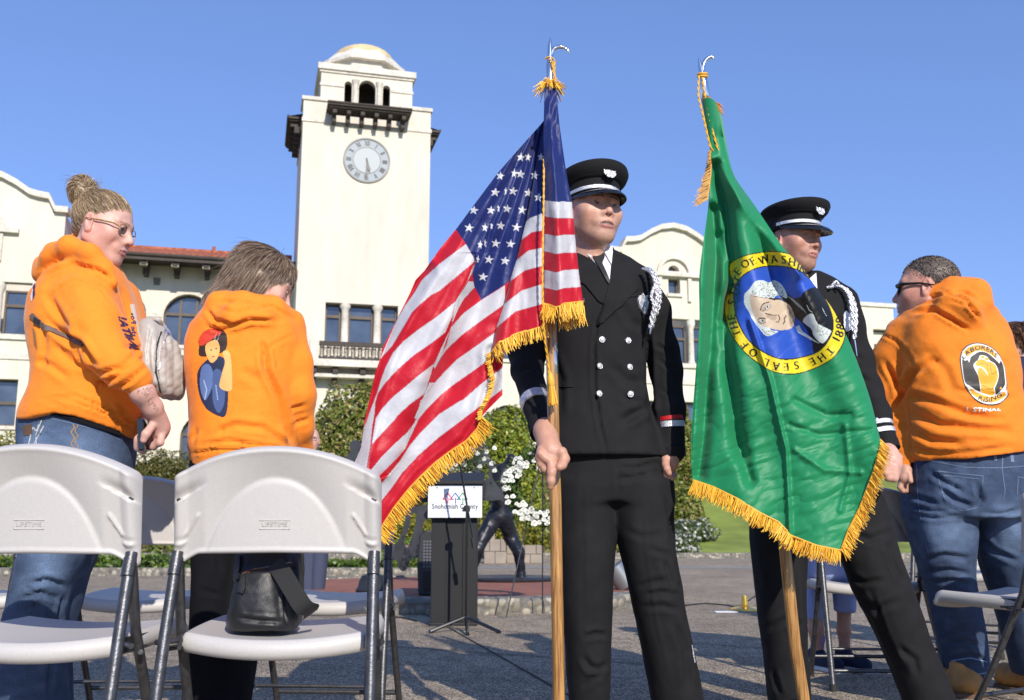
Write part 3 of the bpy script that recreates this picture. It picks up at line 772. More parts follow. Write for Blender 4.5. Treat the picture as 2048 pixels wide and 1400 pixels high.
# octagon and dome
def octa(r, z0, z1, rb=None):
    rb = rb or r; V = []
    for rr_, z in ((r, z0), (rb, z1)):
        for k in range(8): t = R(22.5 + 45 * k); V.append((rr_ * math.cos(t), 3.0 + rr_ * math.sin(t), z))
    return V, [(k, (k + 1) % 8, (k + 1) % 8 + 8, k + 8) for k in range(8)] + [tuple(range(8))[::-1], tuple(range(8, 16))]
mb = MB(); mb.add(*octa(1.85, 22.72, 23.34)); bb('drum', mb, stucco)
mb = MB(); mb.add(*octa(2.16, 23.34, 23.54)); mb.add(*octa(2.08, 23.54, 24.08, 1.60)); bb('drum_cornice', mb, stucco_w)
mb = MB(); mb.lathe([(1.55 * math.cos(t), 24.02 + .74 * math.sin(t)) for t in np.linspace(0, 1.5, 9)], (0, 3, 0), 24); bb('dome', mb, pbr('ochre_dome', (.62, .47, .25), .6, var=(2, .2)), smooth=True)
# bracketed canopies on the tower faces
def canopy(Xf):
    mb = MB(); w_ = 1.85
    mb.prism([(0, 0), (0, 0)], 0, 0) if False else None
    mb.box((-w_, -.95, 19.82), (w_, .0, 19.9), 0, Xf); mb.box((-w_ - .1, -1.05, 19.9), (w_ + .1, .0, 20.0), 0, Xf)
    mb.add([tuple(Xf @ Vector(v)) for v in [(-w_ - .1, -1.05, 20.0), (w_ + .1, -1.05, 20.0), (w_ - .15, 0, 20.28), (-w_ + .15, 0, 20.28)]], [(0, 1, 2, 3)])
    mb.tube([Xf @ Vector((-w_ - .1, -1.05, 20.02)), Xf @ Vector((w_ + .1, -1.05, 20.02))], .06, 6)
    for i in range(6):
        x = -w_ + .25 + i * (2 * w_ - .5) / 5
        mb.box((x - .09, -.85, 19.6), (x + .09, 0, 19.82), 0, Xf); mb.box((x - .09, -.55, 19.3), (x + .09, 0, 19.6), 0, Xf)
    bb('canopy', mb, timber)
canopy(Matrix.Identity(4)); canopy(Matrix.Translation((T, 3, 0)) @ Matrix.Rotation(R(90), 4, 'Z') @ Matrix.Diagonal((1, .62, 1, 1))); canopy(Matrix.Translation((-T, 3, 0)) @ Matrix.Rotation(R(-90), 4, 'Z') @ Matrix.Diagonal((1, .62, 1, 1)))
# clock
ck = MB(); cz = 17.72; cr = 1.07
ck.add([(x, -.03, z) for x, z in arcpts(0, cz, cr, 0, 360, 48)[:-1]], [tuple(range(48))]); 
clock = thing('clock', (0, 0, 0), None, None); clock.parent = bld
for k_ in ('label', 'category'):
    if k_ in clock: del clock[k_]
def cbb(name, mb, mat, **k): return mb.build(name, mat, clock, world=False, **k)
cbb('clock_face', ck, pbr('clock_face_grey', (.27, .31, .34), .5, var=(2, .05)))
ck = MB(); ck.add([(x, -.036, z) for x, z in arcpts(0, cz, .64, 0, 360, 48)[:-1]], [tuple(range(48))]); cbb('dial', ck, pbr('dial_pale', (.36, .40, .41), .5))
rim_m = pbr('clock_rim', (.25, .24, .22), .6)
for r0, r1, yy in ((1.03, 1.1, -.07), (.62, .66, -.045)):
    a = arcpts(0, cz, r1, 0, 360, 48); b = arcpts(0, cz, r0, 0, 360, 48)
    ck = MB()
    for i in range(48): ck.prism([a[i], a[i + 1], b[i + 1], b[i]], yy, -.001)
    cbb('bezel', ck, rim_m)
ck = MB(); num = ['XII', 'I', 'II', 'III', 'IIII', 'V', 'VI', 'VII', 'VIII', 'IX', 'X', 'XI']
for k, s_ in enumerate(num):
    t = R(-30 * k); Rm = Matrix.Translation((0, -.05, cz)) @ Matrix.Rotation(-t, 4, 'Y')
    strokes = []; x = 0
    for ch in s_:
        if ch == 'I': strokes.append((x + .02, x + .02)); x += .06
        elif ch == 'V': strokes += [(x, x + .05), (x + .10, x + .05)]; x += .13
        else: strokes += [(x, x + .10), (x + .10, x)]; x += .13
    off = x / 2 - .02
    for j, (a, b) in enumerate(strokes):
        w_ = .02 if j % 2 == 0 else .012
        ck.prism([(a - off - w_, .96), (a - off + w_, .96), (b - off + w_, .73), (b - off - w_, .73)], 0, .04, 0, Rm)
cbb('numeral', ck, pbr('numeral_dark', (.05, .055, .06), .5))
ck = MB()
for ang, ln, wd in ((R(180), .98, .035), (R(166), .62, .05)):
    Rm = Matrix.Translation((0, -.09, cz)) @ Matrix.Rotation(ang, 4, 'Y')
    ck.prism([(-wd * .5, -.1), (wd * .5, -.1), (wd, ln * .6), (wd * 1.6, ln * .72), (0, ln), (-wd * 1.6, ln * .72), (-wd, ln * .6)], 0, .03, 0, Rm)
cbb('hand', ck, pbr('clock_hand', (.03, .03, .035), .4))
# tower first floor windows, columns and balustrade
for a, b in ((-1.68, -.95), (-.62, .52), (.85, 1.62)): window(a, b, 8.9, 10.82, .05, False, 0, .7)
mb = MB()
for x in (-.78, .69): mb.lathe([(.22, 0), (.2, .12), (.17, .2), (.165, 1.62), (.2, 1.68), (.25, 1.78), (.25, 1.915)], (x, .22, 8.9), 16); bb('tower_column', mb, stucco_w, smooth=True); mb = MB()
mb = MB(); mb.box((-1.95, -.95, 8.66), (1.95, -.8, 8.86)); mb.box((-1.95, -.95, 8.08), (1.95, -.8, 8.16))
for i in range(26):
    x = -1.9 + i * .152; mb.box((x - .02, -.9, 8.16), (x + .02, -.84, 8.66))
    if i < 25: mb.tube([(x, -.87, 8.62), (x + .076, -.87, 8.45), (x + .152, -.87, 8.62)], .012, 5)
bb('balcony_railing', mb, timber)
mb = MB()
for i in range(14):
    x = -1.82 + i * .28; mb.lathe([(.07, 0), (.05, .06), (.04, .1), (.1, .28), (.05, .42), (.07, .5)], (x, -.72, 8.15), 8)
mb.box((-2.35, -.98, 7.75), (2.35, .0, 8.06)); mb.box((-2.35, -.95, 8.06), (-1.97, -.5, 8.9)); mb.box((1.97, -.95, 8.06), (2.35, -.5, 8.9)); mb.box((-2.1, -.7, 7.3), (2.1, 0, 7.45)); bb('balcony', mb, stucco_w)
mb = MB(); 
for x in (-2.15, -1.2, 0, 1.2, 2.15): mb = MB(); mb.box((x - .12, -.8, 7.47), (x + .12, -.01, 7.74)); mb.box((x - .11, -.45, 7.1), (x + .11, -.011, 7.47)); bb('balcony_bracket', mb, timber)
window(-1.2, 1.2, 3.5, 6.4, 0, False, 2, .6)
# ================================================================== PLANTS
def leafmat(name, c1, c2, c3):
    m = bpy.data.materials.new(name); m.use_nodes = True; n = m.node_tree.nodes; l = m.node_tree.links; b = n['Principled BSDF']
    a = n.new('ShaderNodeAttribute'); a.attribute_name = 'Col'; l.new(a.outputs['Color'], b.inputs['Base Color']); b.inputs['Roughness'].default_value = .45
    tr = n.new('ShaderNodeBsdfTranslucent'); l.new(a.outputs['Color'], tr.inputs[0]); mx = n.new('ShaderNodeMixShader'); mx.inputs[0].default_value = .25
    l.new(b.outputs[0], mx.inputs[1]); l.new(tr.outputs[0], mx.inputs[2]); l.new(mx.outputs[0], n['Material Output'].inputs[0]); m['cols'] = [*c1, *c2, *c3]; return m
LM = leafmat('leaves', (0, 0, 0), (0, 0, 0), (0, 0, 0))
def leaves(name, pos, size, cols, parent, dirs=None, aspect=.5, jit=.3, rng=RNG):
    n = len(pos); d = rng.normal(size=(n, 3)) if dirs is None else dirs + rng.normal(size=(n, 3)) * .7
    d /= np.linalg.norm(d, axis=1, keepdims=True); up = rng.normal(size=(n, 3)); a = np.cross(d, up); a /= np.linalg.norm(a, axis=1, keepdims=True); b = np.cross(d, a)
    s = size * rng.uniform(1 - jit, 1 + jit, (n, 1)); a = a * s * aspect; b = b * s
    V = np.stack([pos - b, pos + a * .9 - b * .1 + d * s * .12, pos + b, pos - a * .9 - b * .1 + d * s * .12], 1).reshape(-1, 3)
    F = np.arange(4 * n).reshape(n, 4)
    c = np.asarray(cols)[rng.integers(0, len(cols), n)] * rng.uniform(.7, 1.25, (n, 1)); C = np.repeat(c, 4, 0)
    return mesh(name, V, F, LM, parent, False, C)
def bush(name, loc, rad, n, size, cols, label, cat='bush', group=None, lump=.3, seed=1, stem=True, flowers=None, cut=-.35):
    rng = np.random.default_rng(seed); root = thing(name, loc, label, cat, group)
    d = rng.normal(size=(int(n * 1.5), 3)); d /= np.linalg.norm(d, axis=1, keepdims=True); d = d[d[:, 2] > cut]
    nn = vnoise(d * 2.3, seed, 3); r = (1 + lump * nn) * (1 - .45 * rng.random(len(d)) ** 2.2)
    clump = vnoise(d * 5.5, seed + 5, 2); keep = clump > -.75; d = d[keep]; r = r[keep]
    pos = d * r[:, None] * np.array(rad); pos[:, 2] = np.maximum(pos[:, 2] + rad[2] * .35, .03); 
    o = leaves('foliage', pos + np.array(loc), size, cols, root, d, rng=rng)
    mb = MB()
    core = []
    for k in range(5):
        t = 2 * math.pi * k / 5; mb.tube([(0, 0, -.1), (.2 * rad[0] * math.cos(t), .2 * rad[1] * math.sin(t), rad[2] * .5), (.55 * rad[0] * math.cos(t), .55 * rad[1] * math.sin(t), rad[2] * 1.0)], [.05 * rad[2], .03 * rad[2], .012 * rad[2]], 6)
    mb.build('stem', M['bark'], root, world=False)
    # dark inner leaf mass so that the sky does not show through the middle
    d2 = rng.normal(size=(n // 3, 3)); d2 /= np.linalg.norm(d2, axis=1, keepdims=True); p2 = d2 * (rng.random((len(d2), 1)) ** .4 * .72) * np.array(rad); p2[:, 2] = np.maximum(p2[:, 2] + rad[2] * .35, .02)
    leaves('inner_foliage', p2 + np.array(loc), size * 1.5, cols, root, None, .8, rng=rng)
    if flowers:
        fn, fs, fc = flowers; k = rng.integers(0, len(pos), fn); q = pos[k] * 1.03
        V = []; 
        leaves('flowers', np.repeat(q, 4, 0) + np.array(loc) + rng.normal(size=(fn * 4, 3)) * fs * .35, fs, fc, root, np.repeat(d[k], 4, 0), .9, rng=rng)
    return root
M['bark'] = pbr('bark', (.09, .06, .04), .9, bump=(12, .8), var=(6, .3), bdist=.02)
G1 = [(.15, .20, .03), (.22, .26, .04), (.30, .30, .06), (.10, .14, .02), (.34, .26, .10)]
G2 = [(.26, .31, .03), (.36, .36, .035), (.20, .27, .03), (.13, .17, .02)]
G3 = [(.30, .25, .012), (.24, .22, .015), (.14, .17, .02)]
G4 = [(.05, .08, .02), (.08, .12, .02), (.12, .15, .04)]
def at(px, Y): p = P(px, 1000, Y); return (p[0], Y, float(terr(p[0], Y)))
bush('laurel_bush', at(735, 33), (2.3, 1.8, 3.0), 19000, .085, G1, 'large rounded evergreen bush left of the flag, in front of the balcony', seed=3, lump=.14)
bush('laurel_bush', at(1008, 29), (1.05, 1.1, 2.75), 15000, .065, G2, 'rounded yellow green bush between the flag and the uniformed sleeve', seed=4, lump=.10)
bush('laurel_bush', at(1362, 34), (.75, 1., 2.2), 7000, .08, G1, 'dark evergreen bush seen between the two uniformed men', seed=5)
bush('yellow_shrub', at(835, 25.5), (1.3, .8, .75), 3500, .045, G3, 'bright yellow green shrub behind the left side of the podium', 'shrub', seed=6)
bush('yellow_shrub', at(1010, 25.8), (1.6, .7, .8), 3500, .045, G3, 'bright yellow hedge shrub behind the flower wreath', 'shrub', seed=7)
bush('low_shrub', at(800, 20.5 + 4), (1.5, .6, .35), 2200, .05, [(.10, .18, .03), (.16, .22, .03)], 'fresh green low shrub behind the cut steel sculpture', 'shrub', seed=8)
bush('low_shrub', at(14, 36), (1.7, 1., 1.35), 5000, .07, G3, 'yellow green shrub at the left edge behind the woman with glasses', 'shrub', seed=9)
bush('low_shrub', at(315, 36), (1.5, 1., .95), 5000, .06, [(.09, .1, .02), (.16, .14, .03)], 'olive green shrub between the two women', 'shrub', seed=10)
bush('flower_shrub', at(1382, 28), (.66, .6, .42), 2600, .04, G4, 'dark shrub covered in white blossom, the upper of two beside the lawn', 'shrub', seed=11, flowers=(260, .035, [(.75, .75, .7), (.6, .6, .55)]))
bush('flower_shrub', at(1352, 24.7), (.5, .45, .42), 2400, .04, G4, 'dark shrub covered in white blossom, the lower of two beside the kerb', 'shrub', seed=12, flowers=(260, .035, [(.75, .75, .7), (.6, .6, .55)]))
bush('low_shrub', at(1790, 41), (3.5, 1, .7), 3000, .07, G4, 'dark green hedge at the top of the lawn', 'hedge', seed=13)
bush('low_shrub', at(1372, 30), (.5, .6, .8), 2500, .06, G1, 'dense dark shrub just above the white blossom', 'shrub', seed=14)
rng = np.random.default_rng(21); n_ = 30000; gx_ = rng.uniform(-16, 7.5, n_); gy_ = rng.uniform(24.3, 41, n_); k_ = gx_ < 3.4 + (gy_ - 24) * .10; gx_, gy_ = gx_[k_], gy_[k_]
gz_ = terr(gx_, gy_) + .03 + rng.random(len(gx_)) * .22 * (1 + .8 * vnoise(np.stack([gx_, gy_, gx_ * 0], 1) * .8, 3))
o = leaves('ground_cover', np.stack([gx_, gy_, gz_], 1), .10, [(.14, .18, .03), (.22, .24, .04), (.10, .13, .03), (.26, .20, .08)], None, None, .6, rng=rng); tag(o, 'low leafy ground cover on the planted slope', 'ground cover', kind='stuff')
# low planter hedge behind the chairs
hd = thing('planter_hedge', (-4.6, 15.3, 0), 'low green ground cover hedge edged with stones behind the folding chairs', 'hedge')
rng = np.random.default_rng(5); pos = np.stack([rng.uniform(-10, -.9, 9000), rng.uniform(15.0, 16.2, 9000), rng.uniform(.05, .24, 9000)], 1); pos[:, 2] *= 1 + .3 * vnoise(pos * 2, 3)
leaves('foliage', pos, .05, [(.10, .17, .02), (.16, .22, .03), (.05, .09, .015)], hd, None, .6, rng=rng)
mb = MB(); mb.box((-10.2, 14.75, 0), (-.8, 14.97, .12)); mb.build('stone_edging', M['cobble'], hd)
mb = MB(); mb.box((-10.2, 14.97, 0), (-.8, 16.3, .06)); mb.build('soil', M['soil'], hd)
# low block walls
blockm = pbr('tan_concrete_block', (.30, .25, .20), .9, var=(4, .15), bump=(60, .6), bdist=.01)
def blockwall(px0, px1, Y, z0, z1, label, nb=3, name='block_wall'):
    a = P(px0, 1080, Y); b = P(px1, 1080, Y); w_ = thing(name, (a[0], Y, 0), label, 'wall'); mb = MB(); L = (b[0] - a[0]) / nb
    rows = 2; hh = (z1 - z0) / rows
    for r_ in range(rows):
        for i in range(-1 if r_ % 2 else 0, nb):
            x0 = max(a[0], a[0] + (i + (.5 if r_ % 2 else 0)) * L); x1 = min(b[0], a[0] + (i + 1 + (.5 if r_ % 2 else 0)) * L)
            if x1 - x0 > .05: mb.box((x0 + .004, Y, z0 + r_ * hh), (x1 - .004, Y + .3, z0 + (r_ + 1) * hh - .006))
    mb.build('blocks', blockm, w_, bevel=.012)
blockwall(968, 1012, 20.2, 0, .48, 'taller tan block wall behind the legs of the dark statue', 2)
blockwall(1013, 1084, 20.6, 0, .36, 'lower tan block wall right of the statue under the wreath', 3)
blockwall(972, 990, 23.0, 0, 1.05, 'narrow red brick pier behind the right edge of the podium', 1, 'brick_pier')
# ================================================================== FOLDING CHAIRS
def chair_back_mesh():
    """white blow-moulded back: local x across, y = towards the sitter (+y front), z up; the camera sees the rear (-y) side"""
    n, m = 96, 56; hw = .232
    u = np.linspace(-1, 1, n); t = np.linspace(0, 1, m); U, T_ = np.meshgrid(u, t, indexing='ij')
    zt = .845 - .064 * np.abs(u) ** 2.1 - .02 * np.clip((np.abs(u) - .96) / .04, 0, 1) ** 2
    a = np.abs(u); zb = .607 - .027 * np.clip((a - .74) / .2, 0, 1) ** 1.3 + .010 * np.clip((a - .96) / .04, 0, 1) ** 2 + .003 * (1 - a)
    Zz = zb[:, None] + (zt - zb)[:, None] * T_; Xx = hw * U
    # curve in plan and slight backwards rake
    Yc = -.035 * (1 - U ** 2) - .0 * T_; Yc = Yc - (Zz - .6) * .10
    edge = np.minimum(np.minimum((1 - np.abs(U)) * hw, T_ * (zt - zb)[:, None]), (1 - T_) * (zt - zb)[:, None])
    roll = np.clip(edge / .012, 0, 1); half = (.011 + .007 * np.clip((np.abs(U) - .86) / .06, 0, 1)) * np.sqrt(np.clip(1 - (1 - roll) ** 2, 0, 1)) + .001
    # rear relief: arch shaped raised field, recessed surround, deeper pockets at the sides, thick top roll
    az_ = .775 - .045 * (Xx / .15) ** 4 - .1395 * (Xx / .175) ** 2; sur = np.clip((Zz - np.maximum(az_, zb[:, None])) / np.maximum(zt[:, None] - np.maximum(az_, zb[:, None]), .02), 0, 1)
    arch = np.clip(((.775 - 1.55 * (Xx / .175) ** 2 * .09 - .045 * (Xx / .15) ** 4) - Zz) / .012, 0, 1) * (np.abs(Xx) < .185)
    top = np.clip((T_ - (1 - .022 / (zt - zb)[:, None])) / .06, 0, 1)
    rear = -.008 * arch + (1 - arch) * (-.012 + .032 * sur) + .002 * top * (1 - arch)
    ax = np.abs(Xx)
    side = np.clip((ax - .196) / .006, 0, 1) * np.clip((Zz - .635) / .01, 0, 1) * .004; rear = rear + side
    # curved slot with sharp lip
    sl = (Zz - (.757 - (ax - .16) * .55)); slot = np.exp(-(np.clip(sl, 0, 1) / .016) ** 2) * (sl > -.001) * np.clip((ax - .150) / .05, 0, 1) * np.clip((.228 - ax) / .004, 0, 1)
    rear = rear - .017 * slot
    # lower diagonal rib
    dl = Zz - (.640 + np.clip(.205 - ax, 0, 1) * 1.6 - .012 * (ax > .2)); rib = np.exp(-(dl / .0045) ** 2) * (ax > .172) * (ax < .226); rear = rear + .008 * rib
    rear = rear * roll
    Yr = Yc - half - rear; Yf = Yc + half
    I = np.arange(n * m).reshape(n, m)
    V = np.concatenate([np.stack([Xx, Yr, Zz], -1).reshape(-1, 3), np.stack([Xx, Yf, Zz], -1).reshape(-1, 3)])
    F = np.stack([I[:-1, :-1], I[1:, :-1], I[1:, 1:], I[:-1, 1:]], -1).reshape(-1, 4); F2 = F[:, ::-1] + n * m
    b = np.concatenate([I[:-1, 0], I[-1, :-1], I[:0:-1, -1], I[0, :0:-1]]); b2 = np.roll(b, -1)
    F3 = np.stack([b2, b, b + n * m, b2 + n * m], -1)
    return V, np.concatenate([F, F2, F3])
def chair_seat_mesh():
    n, m = 60, 50; u = np.linspace(-1, 1, n); t = np.linspace(0, 1, m); U, T_ = np.meshgrid(u, t, indexing='ij')
    hw = .205 + .01 * np.sin(T_ * math.pi); Xx = U * hw; Yy = .0 + T_ * .385 + (T_ - .5) * .02 * (1 - U ** 2) * 2 - .03 * (1 - U ** 2) * (1 - T_)
    Zt = .438 - .020 * (1 - U ** 2) * (1 - (2 * T_ - 1) ** 4 * .3) + .012 * T_ - .025 * np.clip((T_ - .9) / .1, 0, 1) ** 2
    edge = np.minimum((1 - np.abs(U)) * .2, np.minimum(T_, 1 - T_) * .385); r = np.clip(edge / .014, 0, 1); q = np.sqrt(np.clip(1 - (1 - r) ** 2, 0, 1))
    Zu = Zt - .044; mid = (Zt + Zu) / 2; A = mid + (Zt - mid) * (.25 + .75 * q); B = mid + (Zu - mid) * (.4 + .6 * q)
    I = np.arange(n * m).reshape(n, m)
    V = np.concatenate([np.stack([Xx, Yy, A], -1).reshape(-1, 3), np.stack([Xx, Yy, B], -1).reshape(-1, 3)])
    F = np.stack([I[:-1, :-1], I[1:, :-1], I[1:, 1:], I[:-1, 1:]], -1).reshape(-1, 4); F2 = F[:, ::-1] + n * m
    b = np.concatenate([I[:-1, 0], I[-1, :-1], I[:0:-1, -1], I[0, :0:-1]]); b2 = np.roll(b, -1)
    return V, np.concatenate([F, F2, np.stack([b2, b, b + n * m, b2 + n * m], -1)])
def make_chair(loc, rz, label, group):
    r = thing('folding_chair', loc, label, 'chair', group, rz)
    V, F = chair_back_mesh(); bk = mesh('backrest', V, F, M['chair_plastic'], r, True, world=False)
    # embossed maker's lettering in a small frame, and the fixing screws
    bv = bvh_of(V, F); tx = MB()
    polys, wd = textpolys('LIFETIME', lambda x, y: (x, y), bold=.02)
    sc = .058 / wd
    for p in polys:
        pts = []
        for x, y in p:
            X_ = -.029 + x * sc; Z_ = .668 + y * sc * .95; h_ = bv.ray_cast(Vector((X_, -1, Z_)), Vector((0, 1, 0)))[0]; pts.append((X_, h_.y - .0016, Z_))
        tx.add(pts, [(0, 1, 2)])
    for x0, x1, z0, z1 in ((-.034, .034, .6615, .6625), (-.034, .034, .6805, .6815), (-.034, -.033, .662, .681), (.033, .034, .662, .681)):
        yy = bv.ray_cast(Vector(((x0 + x1) / 2, -1, (z0 + z1) / 2)), Vector((0, 1, 0)))[0].y; tx.box((x0, yy - .0013, z0), (x1, yy + .002, z1))
    tx.build('embossed_lettering', M['chair_plastic'], r, world=False).parent = bk
    for s in (-1, 1):
        sc_ = MB(); h_ = bv.ray_cast(Vector((s * .2165, -1, .727)), Vector((0, 1, 0)))[0]
        sc_.lathe([(.0065, 0), (.0065, .0015), (.004, .0028), (.0015, .003)], n=12, X=Matrix.Translation((s * .2165, h_.y + .0008, .727)) @ Matrix.Rotation(R(90), 4, 'X')); q = sc_.build('screw', M['chair_metal'], r, True, world=False); q.parent = bk
    V, F = chair_seat_mesh(); mesh('seat', V, F, M['chair_plastic'], r, True, world=False)
    for s in (-1, 1):
        # long frame tube: from the back down to the FRONT feet; rear leg: from under the seat to the REAR foot
        mb = MB(); x = s * .222
        mb.tube([(s * .2165, -.012, .60), (s * .217, .03, .45), (s * .218, .16, .20), (s * .218, .27, .012)], .0115, 12); mb.build('frame_leg', M['chair_metal'], r, True, world=False)
        mb = MB(); x2 = s * .222; mb.tube([(s * .2185, -.022, .600), (s * .2195, -.036, .562)], .0138, 12)
        mb.tube([(s * .2185, -.018, .612), (s * .222, -.06, .45), (s * .229, -.16, .012)], .0128, 12); mb.build('rear_leg', M['chair_metal'], r, True, world=False)
        mb = MB(); mb.box((s * .206 - .004, -.01, .40), (s * .206 + .004, .12, .432)); mb.tube([(s * .204, .0, .42), (s * .245, -.05, .42)], .006, 8); mb.tube([(s * .200, .10, .40), (s * .236, .02, .40)], .006, 8)
        mb.build('hinge', M['chair_metal'], r, world=False)
        for (fx, fy) in ((s * .218, .272), (s * .229, -.162)):
            mb = MB(); mb.lathe([(.016, 0), (.017, .01), (.0155, .035)], (fx, fy, 0), 12); mb.build('foot_cap', M['rubber'], r, True, world=False)
    for k, (y, z, rr, xx) in enumerate(((-.142, .085, .0085, .227), (.222, .100, .0085, .218), (-.123, .17, .006, .226))):
        mb = MB(); mb.tube([(-xx, y, z), (xx, y, z)], rr, 10); mb.build('crossbar', M['chair_metal'], r, True, world=False)
    return r
def copy_tree(o, parent=None):
    c = o.copy(); COL.objects.link(c)
    if parent is not None: c.parent = parent
    for ch in list(o.children): copy_tree(ch, c)
    return c
def gx(px, Y): return P(px, 1000, Y)[0]
CG = 'white folding chairs set out on the plaza'
def put(px, Y, rz, label, src=None, dz=0):
    o = copy_tree(src); o.location = (gx(px, Y), Y, 0); o.rotation_euler = (0, 0, R(rz)); o['label'] = label; return o
chair = make_chair((gx(560, 2.30), 2.30, 0), R(1.5), 'white folding chair holding the black leather backpack on its seat', CG)
put(84, 2.24, -3, 'white folding chair at the left edge in front of the woman with glasses', chair)
put(283, 3.55, 2, 'white folding chair of the second row, its back seen between the two nearest chairs', chair)
put(655, 3.45, -4, 'white folding chair directly beyond the one with the backpack', chair)
put(-70, 3.6, 0, 'white folding chair of the second row mostly outside the left edge', chair)
put(1733, 4.45, -3, 'white folding chair on which the person in pale blue trousers sits, behind the striding man', chair)
put(2120, 3.51, 31, 'white folding chair cut by the right edge of the photo, nearest on that side', chair)
put(1905, 5.6, -40, 'white folding chair beyond the legs of the heavy man, with a white bag on it', chair)
# ================================================================== PODIUM, MIC STAND, SPEAKER
PY = 7.15; px_, _, _ = P(914, 1100, PY)
pod = thing('podium', (px_ - .02, PY, 0), 'black lectern with slanted top and a white county sign on its front', 'podium')
blk = pbr('black_laminate', (.006, .006, .0065), .6, var=(4, .2))
mb = MB(); mb.box((-.155, 0, .02), (.155, .36, .90)); mb.box((-.16, -.008, .02), (-.06, -.001, .9)); mb.box((.06, -.008, .02), (.16, -.001, .9)); mb.build('column', blk, pod, world=False, bevel=.006)
mb = MB(); mb.box((-.165, -.015, 0), (.165, .37, .028)); mb.build('base', blk, pod, world=False, bevel=.006)
mb = MB(); mb.prism([(-.20, .88), (.20, .88), (.215, 1.0), (-.215, 1.0)], -.05, .40); mb.add([(-.245, -.09, .975), (.205, -.09, .975), (.205, .42, 1.06), (-.245, .42, 1.06), (-.245, -.09, 1.0), (.205, -.09, 1.0), (.205, .42, 1.085), (-.245, .42, 1.085)], [(0, 3, 2, 1), (4, 5, 6, 7), (0, 1, 5, 4), (1, 2, 6, 5), (2, 3, 7, 6), (3, 0, 4, 7)])
mb.add([(-.20, .02, .86), (-.29, .05, .86), (-.25, .05, .98), (-.20, .02, .98), (-.20, .35, .86), (-.29, .32, .86), (-.25, .32, .98), (-.20, .35, .98)], [(0, 3, 2, 1), (4, 5, 6, 7), (0, 1, 5, 4), (1, 2, 6, 5), (2, 3, 7, 6), (3, 0, 4, 7)])
mb.build('top', blk, pod, world=False, bevel=.004)
sg = MB(); sg.box((-.182, -.066, .745), (.196, -.058, .968)); sign = sg.build('sign', pbr('white_sign_board', (.78, .8, .84), .35, var=(3, .03)), pod, world=False)
tx = MB(); polys, wd = textpolys('Snohomish County', lambda x, y: (x, y), bold=.018); s_ = .325 / wd
for p in polys: tx.add([(-.155 + x * s_, -.0672, .806 + y * s_ * 1.25) for x, y in p], [(0, 1, 2)])
tx.box((-.155, -.0675, .790), (.17, -.067, .7915)); q = tx.build('sign_lettering', pbr('sign_ink', (.05, .06, .09), .5), pod, world=False); q.parent = sign
for cx_, c_ in ((-.045, (.62, .03, .06)), (.008, (.03, .07, .42)), (.06, (.03, .26, .09))):
    tr = MB(); z0 = .872; w_ = .034; t_ = .006
    def bar(a, b, wd_=.0065):
        a = np.array(a); b = np.array(b); d = b - a; d = d / np.linalg.norm(d); n_ = np.array([-d[1], d[0]]) * wd_ / 2
        tr.prism([tuple(a + n_), tuple(a - n_), tuple(b - n_), tuple(b + n_)], -.0685 - random.random() * .0006, -.0665)
    bar((cx_ - w_, z0), (cx_, z0 + .044)); bar((cx_, z0 + .044), (cx_ + w_, z0)); bar((cx_ - w_ - .002, z0), (cx_ - .010, z0)); bar((cx_ + .010, z0), (cx_ + w_ + .002, z0))
    bar((cx_ - .012, z0 + .002), (cx_ - .012, z0 - .026)) if c_[0] > .5 else None; bar((cx_ + .002, z0 + .01), (cx_ + .002, z0 - .028))
    q = tr.build('tree_emblem', pbr('emblem_ink', c_, .5), pod, world=False); q.parent = sign
tx = MB()
for x in (-.12, .14): tx.lathe([(.005, 0), (.005, .003)], n=8, X=Matrix.Translation((x, -.066, .952)) @ Matrix.Rotation(R(90), 4, 'X'))
q = tx.build('screw', blk, pod, world=False); q.parent = sign
# mic stand
MY = 6.75; bx_, _, _ = P(932, 1250, MY); mic = thing('microphone_stand', (bx_, MY, 0), 'black tripod boom microphone stand in front of the podium', 'microphone stand')
mb = MB(); mb.tube([(0, 0, .05), (0, 0, .80)], .009, 10); mb.build('pole', M['gloss_black'], mic, True, world=False)
mb = MB()
tip = P(920, 930, MY) - np.array([bx_, MY, 0]); tail = P(945, 1075, MY) - np.array([bx_, MY, 0]); mb.tube([tuple(tail), tuple(tip)], .007, 8); mb.build('boom', M['gloss_black'], mic, True, world=False)
mb = MB(); mb.lathe([(.02, -.02), (.022, 0), (.02, .02)], (0, 0, .8), 10); mb.box((-.03, -.012, .78), (.012, .012, .81)); mb.build('clamp', M['rubber'], mic, True, world=False)
mb = MB(); mb.tube([tuple(tail), tuple(tail + np.array([.012, 0, -.07]))], [.016, .013], 10); mb.build('counterweight', M['rubber'], mic, True, world=False)
mb = MB(); mb.tube([tuple(tip), tuple(tip + np.array([-.005, .03, .05]))], [.012, .02], 10); mb.build('microphone', M['dark_metal'], mic, True, world=False)
for ang in (200, 335, 275):
    mb = MB(); d = (math.cos(R(ang)) * .24, math.sin(R(ang)) * .24); mb.tube([(0, 0, .10), (d[0], d[1], .016)], .012, 8); mb.tube([(d[0] * .93, d[1] * .93, .016), (d[0] * 1.05, d[1] * 1.05, .012)], .012, 8); mb.build('leg', M['gloss_black'], mic, True, world=False)
